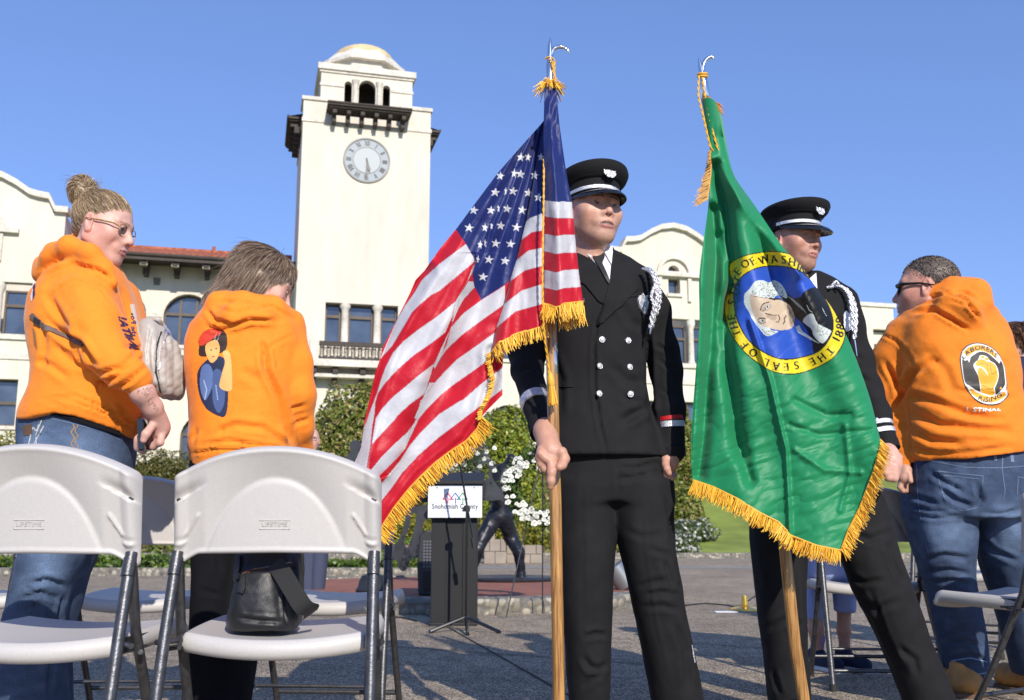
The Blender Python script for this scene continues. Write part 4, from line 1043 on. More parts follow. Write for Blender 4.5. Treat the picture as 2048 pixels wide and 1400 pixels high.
# loudspeaker
sx, _, _ = P(860, 1200, 8.65); spk = thing('loudspeaker', (sx, 8.65, .115), 'black portable loudspeaker standing on the brick platform left of the podium', 'loudspeaker')
mb = MB(); mb.prism([(-.10, 0), (.16, 0), (.17, .04), (.17, .50), (.13, .545), (-.04, .545), (-.10, .50), (-.115, .25)], 0, .30); mb.build('cabinet', pbr('speaker_plastic', (.02, .02, .023), .5, bump=(300, .3)), spk, world=False, bevel=.015, segs=3)
mb = MB()
for i in range(6):
    for j in range(9): mb.lathe([(.010, 0), (.010, .004)], n=8, X=Matrix.Translation((-.055 + i * .026, -.002, .24 + j * .026)) @ Matrix.Rotation(R(90), 4, 'X'))
mb.build('grille', pbr('speaker_grille_dots', (.10, .105, .12), .5), spk, world=False)
mb = MB(); mb.box((-.06, -.006, .04), (.12, .0, .20)); mb.build('control_panel', blk, spk, world=False, bevel=.003)
# ================================================================== GOLD FLAG BASE, PAPER, CABLE, BITS
gxp = gp(1490, 1222); fb = thing('flag_stand_base', (gxp[0], gxp[1], 0), 'round gold coloured floor base for a flag pole standing empty on the plaza', 'flag stand')
mb = MB(); mb.lathe([(.122, 0), (.125, .008), (.12, .022), (.07, .034), (.04, .042), (.03, .05), (.024, .10), (.02, .125), (.012, .125)], n=32); mb.build('base', M['brass'], fb, True, world=False)
a = gp(1452, 1226); pr = MB(); pr.box((a[0] - .09, a[1] - .05, .008), (a[0] + .09, a[1] + .05, .012)); tag(pr.build('paper', M['white_cloth']), 'sheet of white paper lying on the plaza beside the gold base', 'paper')
def cable(name, pts, label, r=.006):
    q = [(*gp(x, y), .012) for x, y in pts]; q = [(a, b, .014) for a, b, _ in q]; mb = MB(); mb.tube([Vector(v) for v in bez(q, 5)], r, 6); tag(mb.build(name, M['rubber'], None, True), label, 'cable')
cable('cable', [(1370, 1214), (1410, 1210), (1450, 1213), (1480, 1214), (1520, 1190), (1560, 1182)], 'black cable running over the plaza behind the gold base')
cable('cable', [(835, 1246), (800, 1238), (770, 1240), (740, 1234)], 'short black cable on the plaza left of the podium foot')
a = gp(333, 1193); mb = MB(); V, F = Sdf(.006).cap((a[0], a[1], .02), (a[0] + .03, a[1], .02), .018, .012).cap((a[0] - .01, a[1], .03), (a[0] + .01, a[1] + .02, .03), .014, .012).solve(0)
tag(mesh('crumpled_tissue', crumple(V, F, .006, 60, 3), F, M['white_cloth']), 'small crumpled white tissue lying on the plaza between the front chairs', 'litter')
# upturned drum light between the officer's legs
a = P(1240, 1120, 9.5); lt = thing('ground_spotlight', (a[0], 9.5, 0), 'grey cylindrical ground spotlight seen between the legs of the nearer uniformed man', 'spotlight')
mb = MB(); Xf = Matrix.Translation((0, 0, .24)) @ Matrix.Rotation(R(-35), 4, 'Y'); mb.lathe([(.06, -.13), (.10, -.11), (.11, .10), (.09, .11), (.09, .05)], n=24, X=Xf); mb.build('housing', pbr('galvanised', (.25, .27, .28), .4, .6), lt, True, world=False)
mb = MB(); mb.lathe([(.09, 0), (.09, .015), (.015, .02), (.015, .16)], n=16); mb.build('bracket', M['dark_metal'], lt, True, world=False)
a = P(745, 1185, 9.0); lt = thing('ground_spotlight', (a[0], 9.0, .115), 'low dark round spotlight on the brick platform beside the chair leg', 'spotlight')
mb = MB(); mb.lathe([(.14, 0), (.15, .03), (.13, .05), (.12, .10), (.10, .15), (.05, .17), (.03, .17)], n=24); mb.build('housing', M['dark_metal'], lt, True, world=False)
# ================================================================== WREATH
WY = 7.7; wc = P(1086, 972, WY); wr = thing('flower_wreath', (wc[0], WY, 0), 'round wreath of white roses on a thin wire easel behind the flag pole hand', 'wreath')
rng = np.random.default_rng(9); WR = .245
mb = MB(); mb.tube([(wc[0] + WR * math.cos(t), WY + .03, wc[2] + WR * math.sin(t)) for t in np.linspace(0, 2 * math.pi, 40)], .04, 8); mb.build('frame_ring', pbr('moss', (.05, .09, .02), .9, var=(30, .4), bump=(60, 1)), wr, True)
n_ = 1600; t = rng.uniform(0, 2 * math.pi, n_); rr = WR + rng.normal(size=n_) * .035
leaves('foliage', np.stack([wc[0] + rr * np.cos(t), WY + rng.uniform(-.06, .04, n_), wc[2] + rr * np.sin(t)], 1), .022, [(.06, .12, .02), (.10, .16, .03), (.04, .07, .02)], wr, rng=rng)
V = []; 
def rose(c, r, root):
    mb = MB(); q = rng.normal(size=3) * .35 + np.array([0, -1, .1]); q /= np.linalg.norm(q); Rm = Vector(q).to_track_quat('Z', 'Y').to_matrix().to_4x4(); Rm = Matrix.Translation(c) @ Rm
    for k in range(14):
        a = k * 2.4; rad = r * (.25 + .75 * (k / 14) ** .8); tilt = .3 + 1.0 * k / 14; h = r * (.55 - .45 * k / 14); pw = rad * .8
        P0 = []
        for (u_, v_) in ((-.5, 0), (.5, 0), (.85, .6), (.45, 1), (-.45, 1), (-.85, .6)):
            ra = rad * .35 + v_ * rad * .65; zz = h * (.2 + .8 * v_) * (1.2 - .2 * tilt); an = a + u_ * pw / max(ra, r * .25) * .9
            P0.append(tuple(Rm @ Vector((ra * math.cos(an), ra * math.sin(an), zz))))
        mb.add(P0, [(0, 1, 2, 5), (5, 2, 3, 4)])
    return mb
petal = pbr('white_petals', (.82, .82, .74), .6, sss=.1)
for i in range(98):
    t = rng.uniform(1.6, 5.2) if i % 3 else rng.uniform(0, 2 * math.pi); r_ = WR + rng.uniform(-.05, .055); m_ = rose((wc[0] + r_ * math.cos(t), WY - .05 - rng.random() * .03, wc[2] + r_ * math.sin(t)), rng.uniform(.018, .030), wr); m_.build('rose', petal, wr, True)
mb = MB()
for dx, dy in ((-.28, -.05), (.28, -.05), (0, .3)): mb.tube([(wc[0] + dx * .1, WY + .06, wc[2] + .15), (wc[0] + dx, WY + dy, .02)], .005, 6)
mb.build('easel', M['dark_metal'], wr, True)
# second spray of flowers behind the flag fringe
w2 = P(935, 915, 9.6); fs = thing('flower_spray', (w2[0], 9.6, .12), 'tall spray of white flowers with hanging greenery above the podium', 'flowers')
leaves('foliage', w2 + rng.normal(size=(700, 3)) * np.array([.12, .05, .11]), .02, [(.05, .08, .03), (.09, .13, .03)], fs, rng=rng)
for i in range(20): q = w2 + rng.normal(size=3) * np.array([.13, .03, .09]); rose(q, .028, fs).build('rose', petal, fs, True)
mb = MB(); mb.tube([(w2[0], 9.65, .12), (w2[0], 9.65, w2[2])], .008, 6); mb.build('stand', M['dark_metal'], fs, True)
# ================================================================== SCULPTURES
def plate(name, outer, holes, Y, th, label, mat, cat='sculpture'):
    from mathutils.geometry import delaunay_2d_cdt
    outer = bez(outer, 5, True); holes = [bez(h, 5, True) for h in holes]
    pts = []; edges = []
    for loop in [outer] + holes: b = len(pts); pts += [Vector(p) for p in loop]; k = len(loop); edges += [(b + i, b + (i + 1) % k) for i in range(k)]
    vs_, es, fs_, _, _, _ = delaunay_2d_cdt(pts, edges, [], 0, 1e-5); V2 = [(v.x, v.y) for v in vs_]; keep = []
    for f in fs_:
        c = np.mean([V2[i] for i in f], 0); a, b = np.array([c[0]]), np.array([c[1]])
        if inpoly(a, b, outer)[0] and not any(inpoly(a, b, h)[0] for h in holes): keep.append(tuple(f))
    A = PV(np.array([v[0] for v in V2]), np.array([v[1] for v in V2]), Y); B = A + np.array([0, th, 0]); n_ = len(A)
    cnt = {}
    for f in keep:
        for a, b in zip(f, f[1:] + f[:1]): cnt[(min(a, b), max(a, b))] = cnt.get((min(a, b), max(a, b)), 0) + 1
    F = keep + [tuple(i + n_ for i in f[::-1]) for f in keep] + [(a, b, b + n_, a + n_) for (a, b), c in cnt.items() if c == 1]
    mb = MB(); mb.add([tuple(v) for v in np.concatenate([A, B])], F); o = mb.build(name, mat); tag(o, label, cat); return o
plate('steel_sculpture', [(942, 880), (972, 884), (975, 905), (985, 930), (985, 955), (1005, 985), (1000, 1000), (900, 1000), (868, 985), (880, 970), (915, 965), (935, 950), (948, 930), (940, 905)], [[(963, 935), (972, 928), (978, 945), (970, 960), (962, 950)], [(930, 968), (948, 962), (955, 972), (935, 978)]], 10.9, .03, 'dark cut steel sculpture with organic holes rising above the podium top', M['dark_metal'])
plate('steel_sculpture', [(866, 1005), (850, 1010), (820, 1015), (812, 1030), (806, 1060), (790, 1090), (768, 1110), (768, 1135), (780, 1125), (792, 1120), (800, 1140), (812, 1140), (822, 1118), (838, 1112), (842, 1080), (850, 1040), (870, 1040), (885, 1060), (885, 1010)], [[(822, 1030), (832, 1028), (828, 1060), (815, 1095), (808, 1080), (818, 1055)]], 11.3, .03, 'grey cut steel sculpture shaped like branching legs left of the podium', M['dark_metal'])
plate('steel_sculpture', [(700, 885), (716, 880), (722, 892), (716, 905), (728, 912), (745, 905), (750, 925), (730, 935), (706, 925), (690, 915), (700, 905)], [], 12.0, .03, 'dark cut steel sculpture piece seen between the chair back and the flag hem', M['dark_metal'])
mb = MB()
bxa = P(720, 1120, 17.5); bxb = P(838, 1120, 17.5)
bench = thing('wooden_bench', (bxa[0], 17.5, 0), 'weathered low timber bench frame beyond the brick platform left of the loudspeaker', 'bench')
wd_ = pbr('weathered_timber', (.22, .13, .10), .8, var=(6, .2)); mb.box((bxa[0], 17.5, .33), (bxb[0], 17.9, .40)); mb.build('seat', wd_, bench, bevel=.01)
for f_ in (.08, .5, .92):
    mb = MB(); x = bxa[0] + (bxb[0] - bxa[0]) * f_; mb.tube([(x - .15, 17.55, 0), (x, 17.55, .33)], .03, 6); mb.tube([(x + .15, 17.85, 0), (x, 17.85, .33)], .03, 6); mb.build('leg', wd_, bench)
# bronze figure with braced legs, reaching up
SY = 11.2
def N(px, py, r, Y0, dy=0): return (P(px, py, Y0 + dy), r * mpp(py, Y0 + dy))
s = Sdf(.012); q = lambda px, py, r, dy=0: N(px, py, r, SY, dy)
s.chain([q(990, 1035, 18), q(965, 1075, 14, -.1), q(955, 1100, 12, -.15), q(943, 1150, 9, -.05), q(938, 1168, 7)], .03).chain([q(1008, 1035, 18), q(1022, 1075, 14, .1), q(1038, 1105, 11), q(1042, 1150, 9, .05), q(1046, 1172, 7)], .03)
s.chain([q(1046, 1174, 7, .02), q(1056, 1182, 5, -.15)], .02).chain([q(938, 1170, 7), q(930, 1180, 5, -.15)], .02)
s.chain([q(1000, 1030, 22), q(1003, 1000, 20), q(1003, 965, 24), q(1005, 945, 18)], .04).chain([q(1010, 940, 8), q(1018, 925, 8)], .03).ell(q(1022, 922, 12)[0], np.array([.06, .075, .085]), .03)
s.chain([q(992, 950, 10), q(975, 920, 8, -.05), q(955, 898, 6, -.1), q(942, 886, 6, -.1)], .02).chain([q(1008, 955, 10), q(1000, 985, 8, -.15), q(982, 988, 6, -.2)], .02).chain([q(942, 886, 6, -.1), q(930, 880, 5, -.1)], .01)
V, F = s.solve(); V = crumple(V, F, .006, 18, 3); o = mesh('bronze_statue', V, F, M['bronze']); tag(o, 'dark bronze statue of a striding man reaching up beside the wreath', 'statue')
mb = MB(); a = P(1010, 1183, SY + .1); mb.lathe([(.55, 0), (.56, .02), (.54, .035)], (a[0] + .05, SY + .1, .118), 48); tag(mb.build('statue_base', M['dark_metal'], None, True), 'flat dark round metal disc under the feet of the bronze statue', 'statue base')
# ================================================================== PEOPLE
def Q(Y0):
    """pixel node maker for a figure standing at distance Y0: (px,py,radius_px,dy) -> (point, radius)"""
    return lambda px, py, r, dy=0.0: (P(px, py, Y0 + dy), r * mpp(py, Y0 + dy))
def rows(Y0, data):
    """(py, xl, xr, dy, depth_radius_m)"""
    out = []
    for py, xl, xr, dy, ry in data:
        a = P(xl, py, Y0 + dy); b = P(xr, py, Y0 + dy); out.append((a[2], (a[0] + b[0]) / 2, Y0 + dy, abs(b[0] - a[0]) / 2, ry))
    return out
def ellpx(s, Y0, px, py, rx, rz, ry, dy=0, k=.02, sub=False, rot=0):
    p = P(px, py, Y0 + dy); m = mpp(py, Y0 + dy)
    return s.ell(p, (rx * m, ry, rz * m), k, sub, Matrix.Rotation(R(rot), 3, 'Y') if rot else None)
SKIN = np.array([.60, .335, .235])
def head_mesh(scale=1, jaw=1.0, mouth_open=0.0, stubble=0.0, skin=SKIN, lip=(.46, .17, .14), fem=False, brow=(.05, .03, .02), h=.0023, necklen=.12, eyeopen=1.0):
    """local frame: x to the person's left... +x image right when facing -y; face looks along -y, z up"""
    s = Sdf(h); e = lambda c, r, k=.02, sub=False, rot=None: s.ell(c, r, k, sub, rot)
    e((0, .018, .036), (.0745, .094, .082), .01); e((0, -.022, -.012), (.064 if not fem else .061, .066, .084), .04)
    for q in (-1, 1):
        s.cap((q * .056 * jaw, .008, -.052), (q * .018 * jaw, -.062, -.099), .0165, .0145, .035)
        e((q * .043, -.056, -.022), (.020, .018, .014), .04)
        s.cap((q * .046, -.066, .026), (q * .012, -.080, .020), .0105 if not fem else .008, .010 if not fem else .007, .018)
    for q in (-1, 1): e((q * .049, -.022, -.030), (.0145, .040, .032), .03)
    e((0, -.066, -.100), (.023 * jaw, .019, .016), .025); e((0, -.040, -.075), (.045, .04, .035), .03)
    s.cap((0, -.080, .012), (0, -.1045, -.026), .0075, .0098, .014); e((0, -.103, -.032), (.0115, .0105, .0085), .008)
    for q in (-1, 1):
        e((q * .0125, -.094, -.034), (.0078, .0105, .008), .007)
        s.cap((q * .020, -.082, -.036), (q * .030, -.073, -.058), .006, .005, .02)
    e((0, -.074, -.060), (.029, .020, .022), .02)
    e((-.030, -.094, .003), (.0155, .0115, .0105), .014, True); e((.030, -.094, .003), (.0155, .0115, .0105), .014, True)
    # lips
    for q in (-1, 1):
        s.chain([((q * .024, -.0835, -.0655), .003), ((q * .010, -.0925, -.0590), .0044), ((0, -.0945, -.0605), .0040)], .006)
        s.chain([((q * .022, -.084, -.0675 - mouth_open), .003), ((q * .010, -.0905, -.0715 - mouth_open), .0050), ((0, -.0920, -.0722 - mouth_open), .0053)], .006)
        s.cap((q * .006, -.102, -.041), (q * .0055, -.096, -.036), .0036, .003, .004, True)
    for q in (-1, 1): s.cap((0, -.101, -.0660 - mouth_open / 2), (q * .023, -.087, -.0665 - mouth_open / 2), .0016 + mouth_open * .9, .0008, .003, True)
    # eyes
    for q in (-1, 1):
        e((q * .030, -.0700, .003), (.0125, .0125, .0125), .002)
        s.cap((q * .019, -.0790, .0085 * eyeopen), (q * .041, -.0745, .0080 * eyeopen), .0034, .003, .004); s.cap((q * .030, -.0822, .0098 * eyeopen), (q * .030, -.0822, .0098 * eyeopen), .0038, .0038, .008)
        s.cap((q * .020, -.078, -.0042), (q * .040, -.0745, -.0040), .0026, .0024, .004)
    # ears
    for q in (-1, 1):
        rot = Euler((R(-12), 0, R(q * 22)))
        e((q * .0765, .012, -.004), (.0075, .0185, .031), .008, False, rot); e((q * .0835, .006, .0), (.005, .011, .020), .004, True, rot); e((q * .078, .004, -.030), (.006, .010, .009), .008, False, rot)
    # neck
    nr = .052 if not fem else .047
    s.chain([((0, .020, -.055), nr), ((0, .035, -.10), nr * .98), ((0, .045, -.115 - necklen), nr * 1.12)], .016); s.cap((0, -.025, -.115), (0, .0, -.19), .020, .028, .04)
    V, F = s.solve(1)
    x, y, z = V.T; C = np.tile(skin, (len(V), 1)).astype(float); g = lambda cx, cy, cz, r: np.exp(-(((x - cx) ** 2 + (y - cy) ** 2 + (z - cz) ** 2) / r ** 2))
    red = .22 * (g(-.045, -.06, -.035, .03) + g(.045, -.06, -.035, .03)) + .25 * g(0, -.105, -.03, .016) + .2 * (np.abs(x) > .074)
    C *= np.stack([1 + 0 * red, 1 - .55 * red, 1 - .5 * red], 1)
    n = vnoise(V * 70, 3, 3); C *= (1 + .07 * n)[:, None]
    if stubble:
        m = np.clip((-.045 - z) / .02, 0, 1) * np.clip((.03 - y) / .03, 0, 1) * (1 - np.clip(1.4 * g(0, -.09, -.066, .018), 0, 1)); m = m * (z > -.13); C *= (1 - stubble * m * (.8 + .3 * vnoise(V * 300, 5)))[:, None]
    lipm = (np.abs(x) < .025) & (y < -.080) & (z > -.0795 - mouth_open) & (z < -.0555 - .008 * (np.abs(x) / .024)) 
    C[lipm] = np.array(lip) * (1 + .1 * n[lipm])[:, None]
    inm = lipm & (np.abs(z + .0662 + mouth_open / 2) < .0016 + mouth_open * .75 * (1 - (np.abs(x) / .023) ** 2)) & (y > -.098 + np.abs(x) * .25)
    C[inm] = (.26, .09, .08) if not mouth_open else (.20, .15, .13)
    for q in (-1, 1):
        d = np.sqrt(((x - q * .030) ** 2 + (y + .0700) ** 2 + (z - .003) ** 2)); eye = (d < .0139) & (np.abs(z - .0025) < .0052 * eyeopen * np.sqrt(np.clip(1 - ((x - q * .030) / .0125) ** 2, 0, 1)) + .0006) & (y < -.072)
        C[eye] = (.36, .32, .30); ir = eye & (np.hypot(x - q * .030, z - .003) < .0066); C[ir] = (.04, .035, .03)
        C[(d < .0155) & (y < -.072) & (np.abs(z - .0072 * eyeopen) < .0018)] *= .22
        bz = .0235 - 6 * (np.abs(x) - .028) ** 2; bm = (np.abs(z - bz) < .0040 * (1.1 - np.clip((np.abs(x) - .012) / .06, 0, .8))) & (np.abs(x) > .010) & (np.abs(x) < .050) & (y < -.055) & (x * q > 0)
        C[bm] = C[bm] * .35 + np.array(brow) * .65
    return V * scale, F, C
def place(V, origin, yaw, pitch=0, roll=0):
    """yaw: degrees the face is turned from the camera towards image right"""
    M_ = Matrix.Rotation(R(yaw), 3, 'Z') @ Matrix.Rotation(R(pitch), 3, 'X') @ Matrix.Rotation(R(roll), 3, 'Y')
    return V @ np.array(M_).T + np.asarray(origin), Matrix.Translation(Vector(origin)) @ M_.to_4x4()
def join(parts):
    V = []; F = []; C = []; b = 0
    for v, f, c in parts:
        V.append(v); F.append(f + b); c = np.asarray(c, float); C.append(np.tile(c, (len(v), 1)) if c.ndim == 1 else c); b += len(v)
    return np.concatenate(V), np.concatenate(F), np.concatenate(C)
def hair_ribbons(name, roots, dirs, steps, step, width, cols, parent, target=None, grav=.0, jit=.2, rng=RNG, curl=None, lift=.001):
    """fine hair locks: roots (n,3), initial dirs (n,3); curl(p, i) may steer"""
    n = len(roots); p = roots.copy(); d = dirs / np.linalg.norm(dirs, axis=1, keepdims=True); path = [p.copy()]
    for i in range(steps):
        if curl is not None: d = curl(p, d, i)
        d = d + rng.normal(size=(n, 3)) * jit * .2 + np.array([0, 0, -grav]); d /= np.linalg.norm(d, axis=1, keepdims=True); p = p + d * step; path.append(p.copy())
    path = np.stack(path, 1); side = np.cross(d, rng.normal(size=(n, 3))); side /= np.linalg.norm(side, axis=1, keepdims=True)
    k = steps + 1; wv = width * np.sin(np.linspace(.25, math.pi * .96, k))[None, :, None]
    A = path + side[:, None] * wv; B = path - side[:, None] * wv; V = np.stack([A, B], 2).reshape(-1, 3); base = np.arange(n)[:, None] * (2 * k) + np.arange(k - 1)[None] * 2
    base = base.ravel(); F = np.stack([base, base + 1, base + 3, base + 2], 1); c = np.asarray(cols)[rng.integers(0, len(cols), n)] * rng.uniform(.75, 1.25, (n, 1)); C = np.repeat(c, 2 * k, 0)
    return V, F, C
def person(name_loc, label): return thing('person', name_loc, label, 'person')
def cloth(name, s, mat, root, lines=(), noise=((.006, 9), (.0025, 28)), seed=1, smooth=2, col=None, aniso=(1, 1, .6), cut=None):
    V, F = s.solve(smooth)
    for a, sc in noise: V = crumple(V, F, a, np.array(aniso) * sc, seed, 2)
    if lines: V = folds(V, F, lines)
    C = None
    if col is not None: C = col(V)
    mesh(name, V, F, mat, root, True, C); return V, F
def denim_col(base, fades=(), darks=(), seed=1):
    def f(V):
        px, py = proj(V); C = np.tile(np.array(base), (len(V), 1)); w_ = np.zeros(len(V))
        for x, y, rx, ry, a in fades: w_ += a * np.exp(-(((px - x) / rx) ** 2 + ((py - y) / ry) ** 2))
        w_ += .12 * vnoise(V * np.array([25, 25, 60]), seed, 2); w_ = np.clip(w_, -.3, .9)[:, None]
        C = C * (1 + w_ * 1.2) + np.clip(w_, 0, 1) * np.array([.09, .12, .15]); return C
    return f
def shoe(s, Y0, px, py, ln, ang, w_=12, dy=0):
    m = mpp(py, Y0 + dy); a = P(px, py, Y0 + dy); d = np.array([math.sin(R(ang)), -math.cos(R(ang)), 0]) * ln * m
    a[2] = .045; s.cap(a, a + d * .55 + np.array([0, 0, .0]), w_ * m * 1.05, w_ * m, .02); s.cap(a + d * .5, a + d - np.array([0, 0, .012]), w_ * m, w_ * m * .8, .02)
def button(cx, cy, bvh, root, r=.0085, mat=None, name='button'):
    h_ = hit(bvh, cx, cy, .001)
    if not h_: return
    Rm = Matrix.Translation(h_[0]) @ h_[1].to_track_quat('Z', 'Y').to_matrix().to_4x4()
    mb = MB(); mb.lathe([(r, 0), (r * 1.02, .0015), (r * .93, .003), (r * .8, .0024), (r * .45, .0042), (r * .05, .0047)], n=20, X=Rm)
    for k in range(5):
        a = k * 1.256; mb.tube([Rm @ Vector((r * .25 * math.cos(a), r * .25 * math.sin(a), .0045)), Rm @ Vector((r * .65 * math.cos(a + .5), r * .65 * math.sin(a + .5), .0036))], r * .1, 5)
    mb.build(name, mat or M['chrome'], root, True)
def hatfn(T_, root, sc=1.0):
    """bell crowned uniform cap in the head frame (face -y)"""
    cap_ = MB(); n = 48
    prof = [(.083, .100, .040), (.086, .103, .042), (.0865, .104, .088), (.094, .111, .096), (.110, .126, .108), (.116, .133, .119), (.114, .131, .128), (.090, .106, .134), (.04, .05, .136)]
    V = []
    for rx, ry, z in prof:
        for j in range(n):
            t = 2 * math.pi * j / n; yy = ry * math.sin(t); zz = z + (.024 * (-yy / .14) if z > .09 else 0) * min(1, (z - .088) / .03) + (-yy) * .10 * (z < .09); V.append(T_ @ Vector((rx * math.cos(t) * sc, (yy + .010) * sc, (zz - .0) * sc)))
    F = []
    for i in range(len(prof) - 1):
        for j in range(n): F.append((i * n + j, i * n + (j + 1) % n, (i + 1) * n + (j + 1) % n, (i + 1) * n + j))
    F += [tuple(range(n))[::-1], tuple(range((len(prof) - 1) * n, len(prof) * n))]
    cap_.add(V, F)
    # piping under the crown edge
    cap_.tube([T_ @ Vector((.0955 * math.cos(t) * sc, (.1125 * math.sin(t) + .010) * sc, (.0965 + .1125 * math.sin(t) * -.08) * sc)) for t in np.linspace(0, 2 * math.pi, 49)], .0018, 6)
    top = thing('cap', (0, 0, 0), None, None); top.parent = root; 
    for k in ('label', 'category'):
        if k in top: del top[k]
    top.location = (0, 0, 0)
    def ch(nm, mb, mat, smooth=True):
        o = mb.build(nm, mat, root, smooth); o.parent = top; return o
    ch('crown', cap_, M['black_wool'])
    vz = MB(); V = []; m = 28; rings = [(.0, 0), (.35, -.004), (.75, -.014), (1.0, -.026), (1.02, -.029), (1.0, -.031), (.7, -.018), (.0, -.006)]
    for u_, dz in rings:
        for j in range(m + 1):
            t = R(-172 + 164 * j / m); ex = .066 * math.sin(-t) ** 1.3 * u_ if math.sin(-t) > 0 else 0
            x = .0865 * math.cos(t) * (1 + .02 * u_); y = .104 * math.sin(t) - ex + .010; z = .047 + .1 * (-.104 * math.sin(t)) + dz * (.15 + .95 * max(0, math.sin(-t))) + .0
            V.append(T_ @ Vector((x * sc, y * sc, z * sc)))
    F = [(i * (m + 1) + j, i * (m + 1) + j + 1, (i + 1) * (m + 1) + j + 1, (i + 1) * (m + 1) + j) for i in range(len(rings) - 1) for j in range(m)]
    vz.add(V, F); ch('visor', vz, M['gloss_black'])
    st = MB(); V = []
    for dz, dr in ((.0, .0015), (.001, .004), (.0115, .004), (.0125, .0015)):
        for j in range(41):
            t = R(-180 + 180 * j / 40); x = (.0865 + dr) * math.cos(t); y = (.104 + dr) * math.sin(t) + .010; V.append(T_ @ Vector((x * sc, y * sc, (.051 + .105 * (-.104 * math.sin(t)) + dz) * sc)))
    F = [(i * 41 + j, i * 41 + j + 1, (i + 1) * 41 + j + 1, (i + 1) * 41 + j) for i in range(3) for j in range(40)]
    st.add(V, F); ch('silver_strap', st, M['silver'])
    # maltese style cap badge
    bd = MB(); bm = T_ @ Matrix.Translation((0, -.109 * sc, .112 * sc)) @ Matrix.Scale(.9, 4) @ Matrix.Rotation(R(90 - 14), 4, 'X') @ Matrix.Scale(sc, 4)
    for k in range(4):
        a = R(90 * k); ra = Matrix.Rotation(a, 4, 'Z'); pts = [(-.006, .006), (.006, .006), (.016, .019), (.009, .0245), (0, .0225), (-.009, .0245), (-.016, .019)]
        for z0, z1, f_ in ((0, .003, 1),):
            V = [bm @ ra @ Vector((x, y, z)) for z in (z0, z1) for x, y in pts]; L = len(pts); bd.add(V, [(i, (i + 1) % L, (i + 1) % L + L, i + L) for i in range(L)] + [tuple(range(L, 2 * L))])
    bd.lathe([(.0125, .002), (.0125, .005), (.0105, .0048), (.0095, .0035), (.0085, .0036), (.006, .0058), (.001, .0065)], n=20, X=bm)
    for k in range(8):
        a = k * .785; bd.tube([bm @ Vector((.013 * math.cos(a), .013 * math.sin(a), .003)), bm @ Vector((.0215 * math.cos(a), .0215 * math.sin(a), .0035))], .0009, 5)
    ch('cap_badge', bd, M['silver'])
    for q in (-1, 1):
        b2 = MB(); b2.lathe([(.006, 0), (.006, .004), (.002, .006)], n=12, X=T_ @ Matrix.Translation((q * .091 * sc, -.012 * sc, .054 * sc)) @ Matrix.Rotation(R(90 * q), 4, 'Y')); ch('strap_button', b2, M['chrome'])
def handmesh(h=.0022): return Sdf(h)
# ------------------------------------------------------------------ OFFICER 1
Y1 = 3.3; q = Q(Y1)
p1 = person((P(1200, 900, Y1)[0], Y1, 0), 'man in black double breasted dress uniform and cap gripping the pole of the striped flag')
s = Sdf(.0075)
s.loft(rows(Y1, [(503, 1165, 1226, .03, .06), (520, 1125, 1262, .03, .085), (540, 1098, 1290, .02, .105), (575, 1090, 1298, 0, .125), (620, 1096, 1293, 0, .135), (700, 1100, 1290, 0, .135), (770, 1098, 1290, 0, .13), (840, 1082, 1303, 0, .14), (915, 1066, 1328, 0, .152)]), .03, 2.5)
s.chain([q(1283, 575, 35, 0), q(1308, 620, 31, 0), q(1326, 700, 29, .02), q(1333, 740, 28, .02), q(1340, 820, 27, -.02), q(1344, 903, 26, -.04)], .03)
s.chain([q(1108, 580, 36, 0), q(1075, 640, 35, 0), q(1052, 700, 34, 0), q(1054, 740, 32, -.05)], .03)
s.chain([q(1054, 740, 32, -.06), q(1072, 800, 29, -.18), q(1087, 858, 27, -.29)], .02)
L = [([(1290, 645), (1297, 700), (1300, 790), (1306, 850)], 6, .012), ([(1215, 600), (1196, 640), (1188, 690), (1189, 770), (1200, 850), (1216, 918)], 3.2, .010),
     ([(1240, 845), (1265, 830), (1290, 815), (1300, 800)], 8, .010), ([(1245, 790), (1268, 805), (1290, 800)], 6, .006), ([(1225, 730), (1250, 760), (1285, 765)], 8, .005),
     ([(1040, 740), (1060, 735), (1082, 745)], 5, .005), ([(1318, 720), (1340, 735), (1356, 732)], 4, .005), ([(1310, 690), (1335, 700)], 4, .004), ([(1100, 700), (1120, 760), (1118, 840)], 8, .006), ([(1322, 780), (1345, 790)], 4, .003), ([(1240, 600), (1262, 640), (1285, 660)], 8, .006)]
# cut sleeve ends and hem flat
V, F = s.solve(2)
V = crumple(V, F, .003, (10, 10, 6), 3); V = folds(V, F, L)
coatV, coatF = V, F; mesh('coat', V, F, M['black_wool'], p1); cb = bvh_of(V, F)
# cuffs as open rolled rings and braid bands
def band(Y0, nodes, mat, name, root, n=40, flat=1.0):
    """ring around a limb: nodes (px,py,r_px,dy) two ends"""
    a, ra = q_(Y0, nodes[0]); b, rb = q_(Y0, nodes[1]); mb = MB(); d = b - a
    mb.tube([a, a + d * .02, a + d * .98, b], [ra * .9, ra, rb, rb * .9], n, flat=flat); return mb.build(name, mat, root, True)
def q_(Y0, nd): return (P(nd[0], nd[1], Y0 + nd[3]), nd[2] * mpp(nd[1], Y0 + nd[3]))
red = pbr('red_ribbon', (.5, .01, .015), .5, bump=(500, .4))
band(Y1, [(1341, 843, 27.6, -.03), (1342, 855, 27.6, -.03)], M['silver'], 'cuff_braid', p1); band(Y1, [(1340, 833, 27.8, -.03), (1341, 841, 27.8, -.03)], red, 'red_cuff_braid', p1)
band(Y1, [(1071, 801, 33, -.18), (1075, 814, 32.5, -.205)], M['silver'], 'cuff_braid', p1)
band(Y1, [(1343, 895, 27.5, -.04), (1345, 914, 27, -.04)], M['black_wool'], 'cuff', p1); band(Y1, [(1083, 845, 29, -.27), (1089, 866, 29.5, -.30)], M['black_wool'], 'cuff', p1)
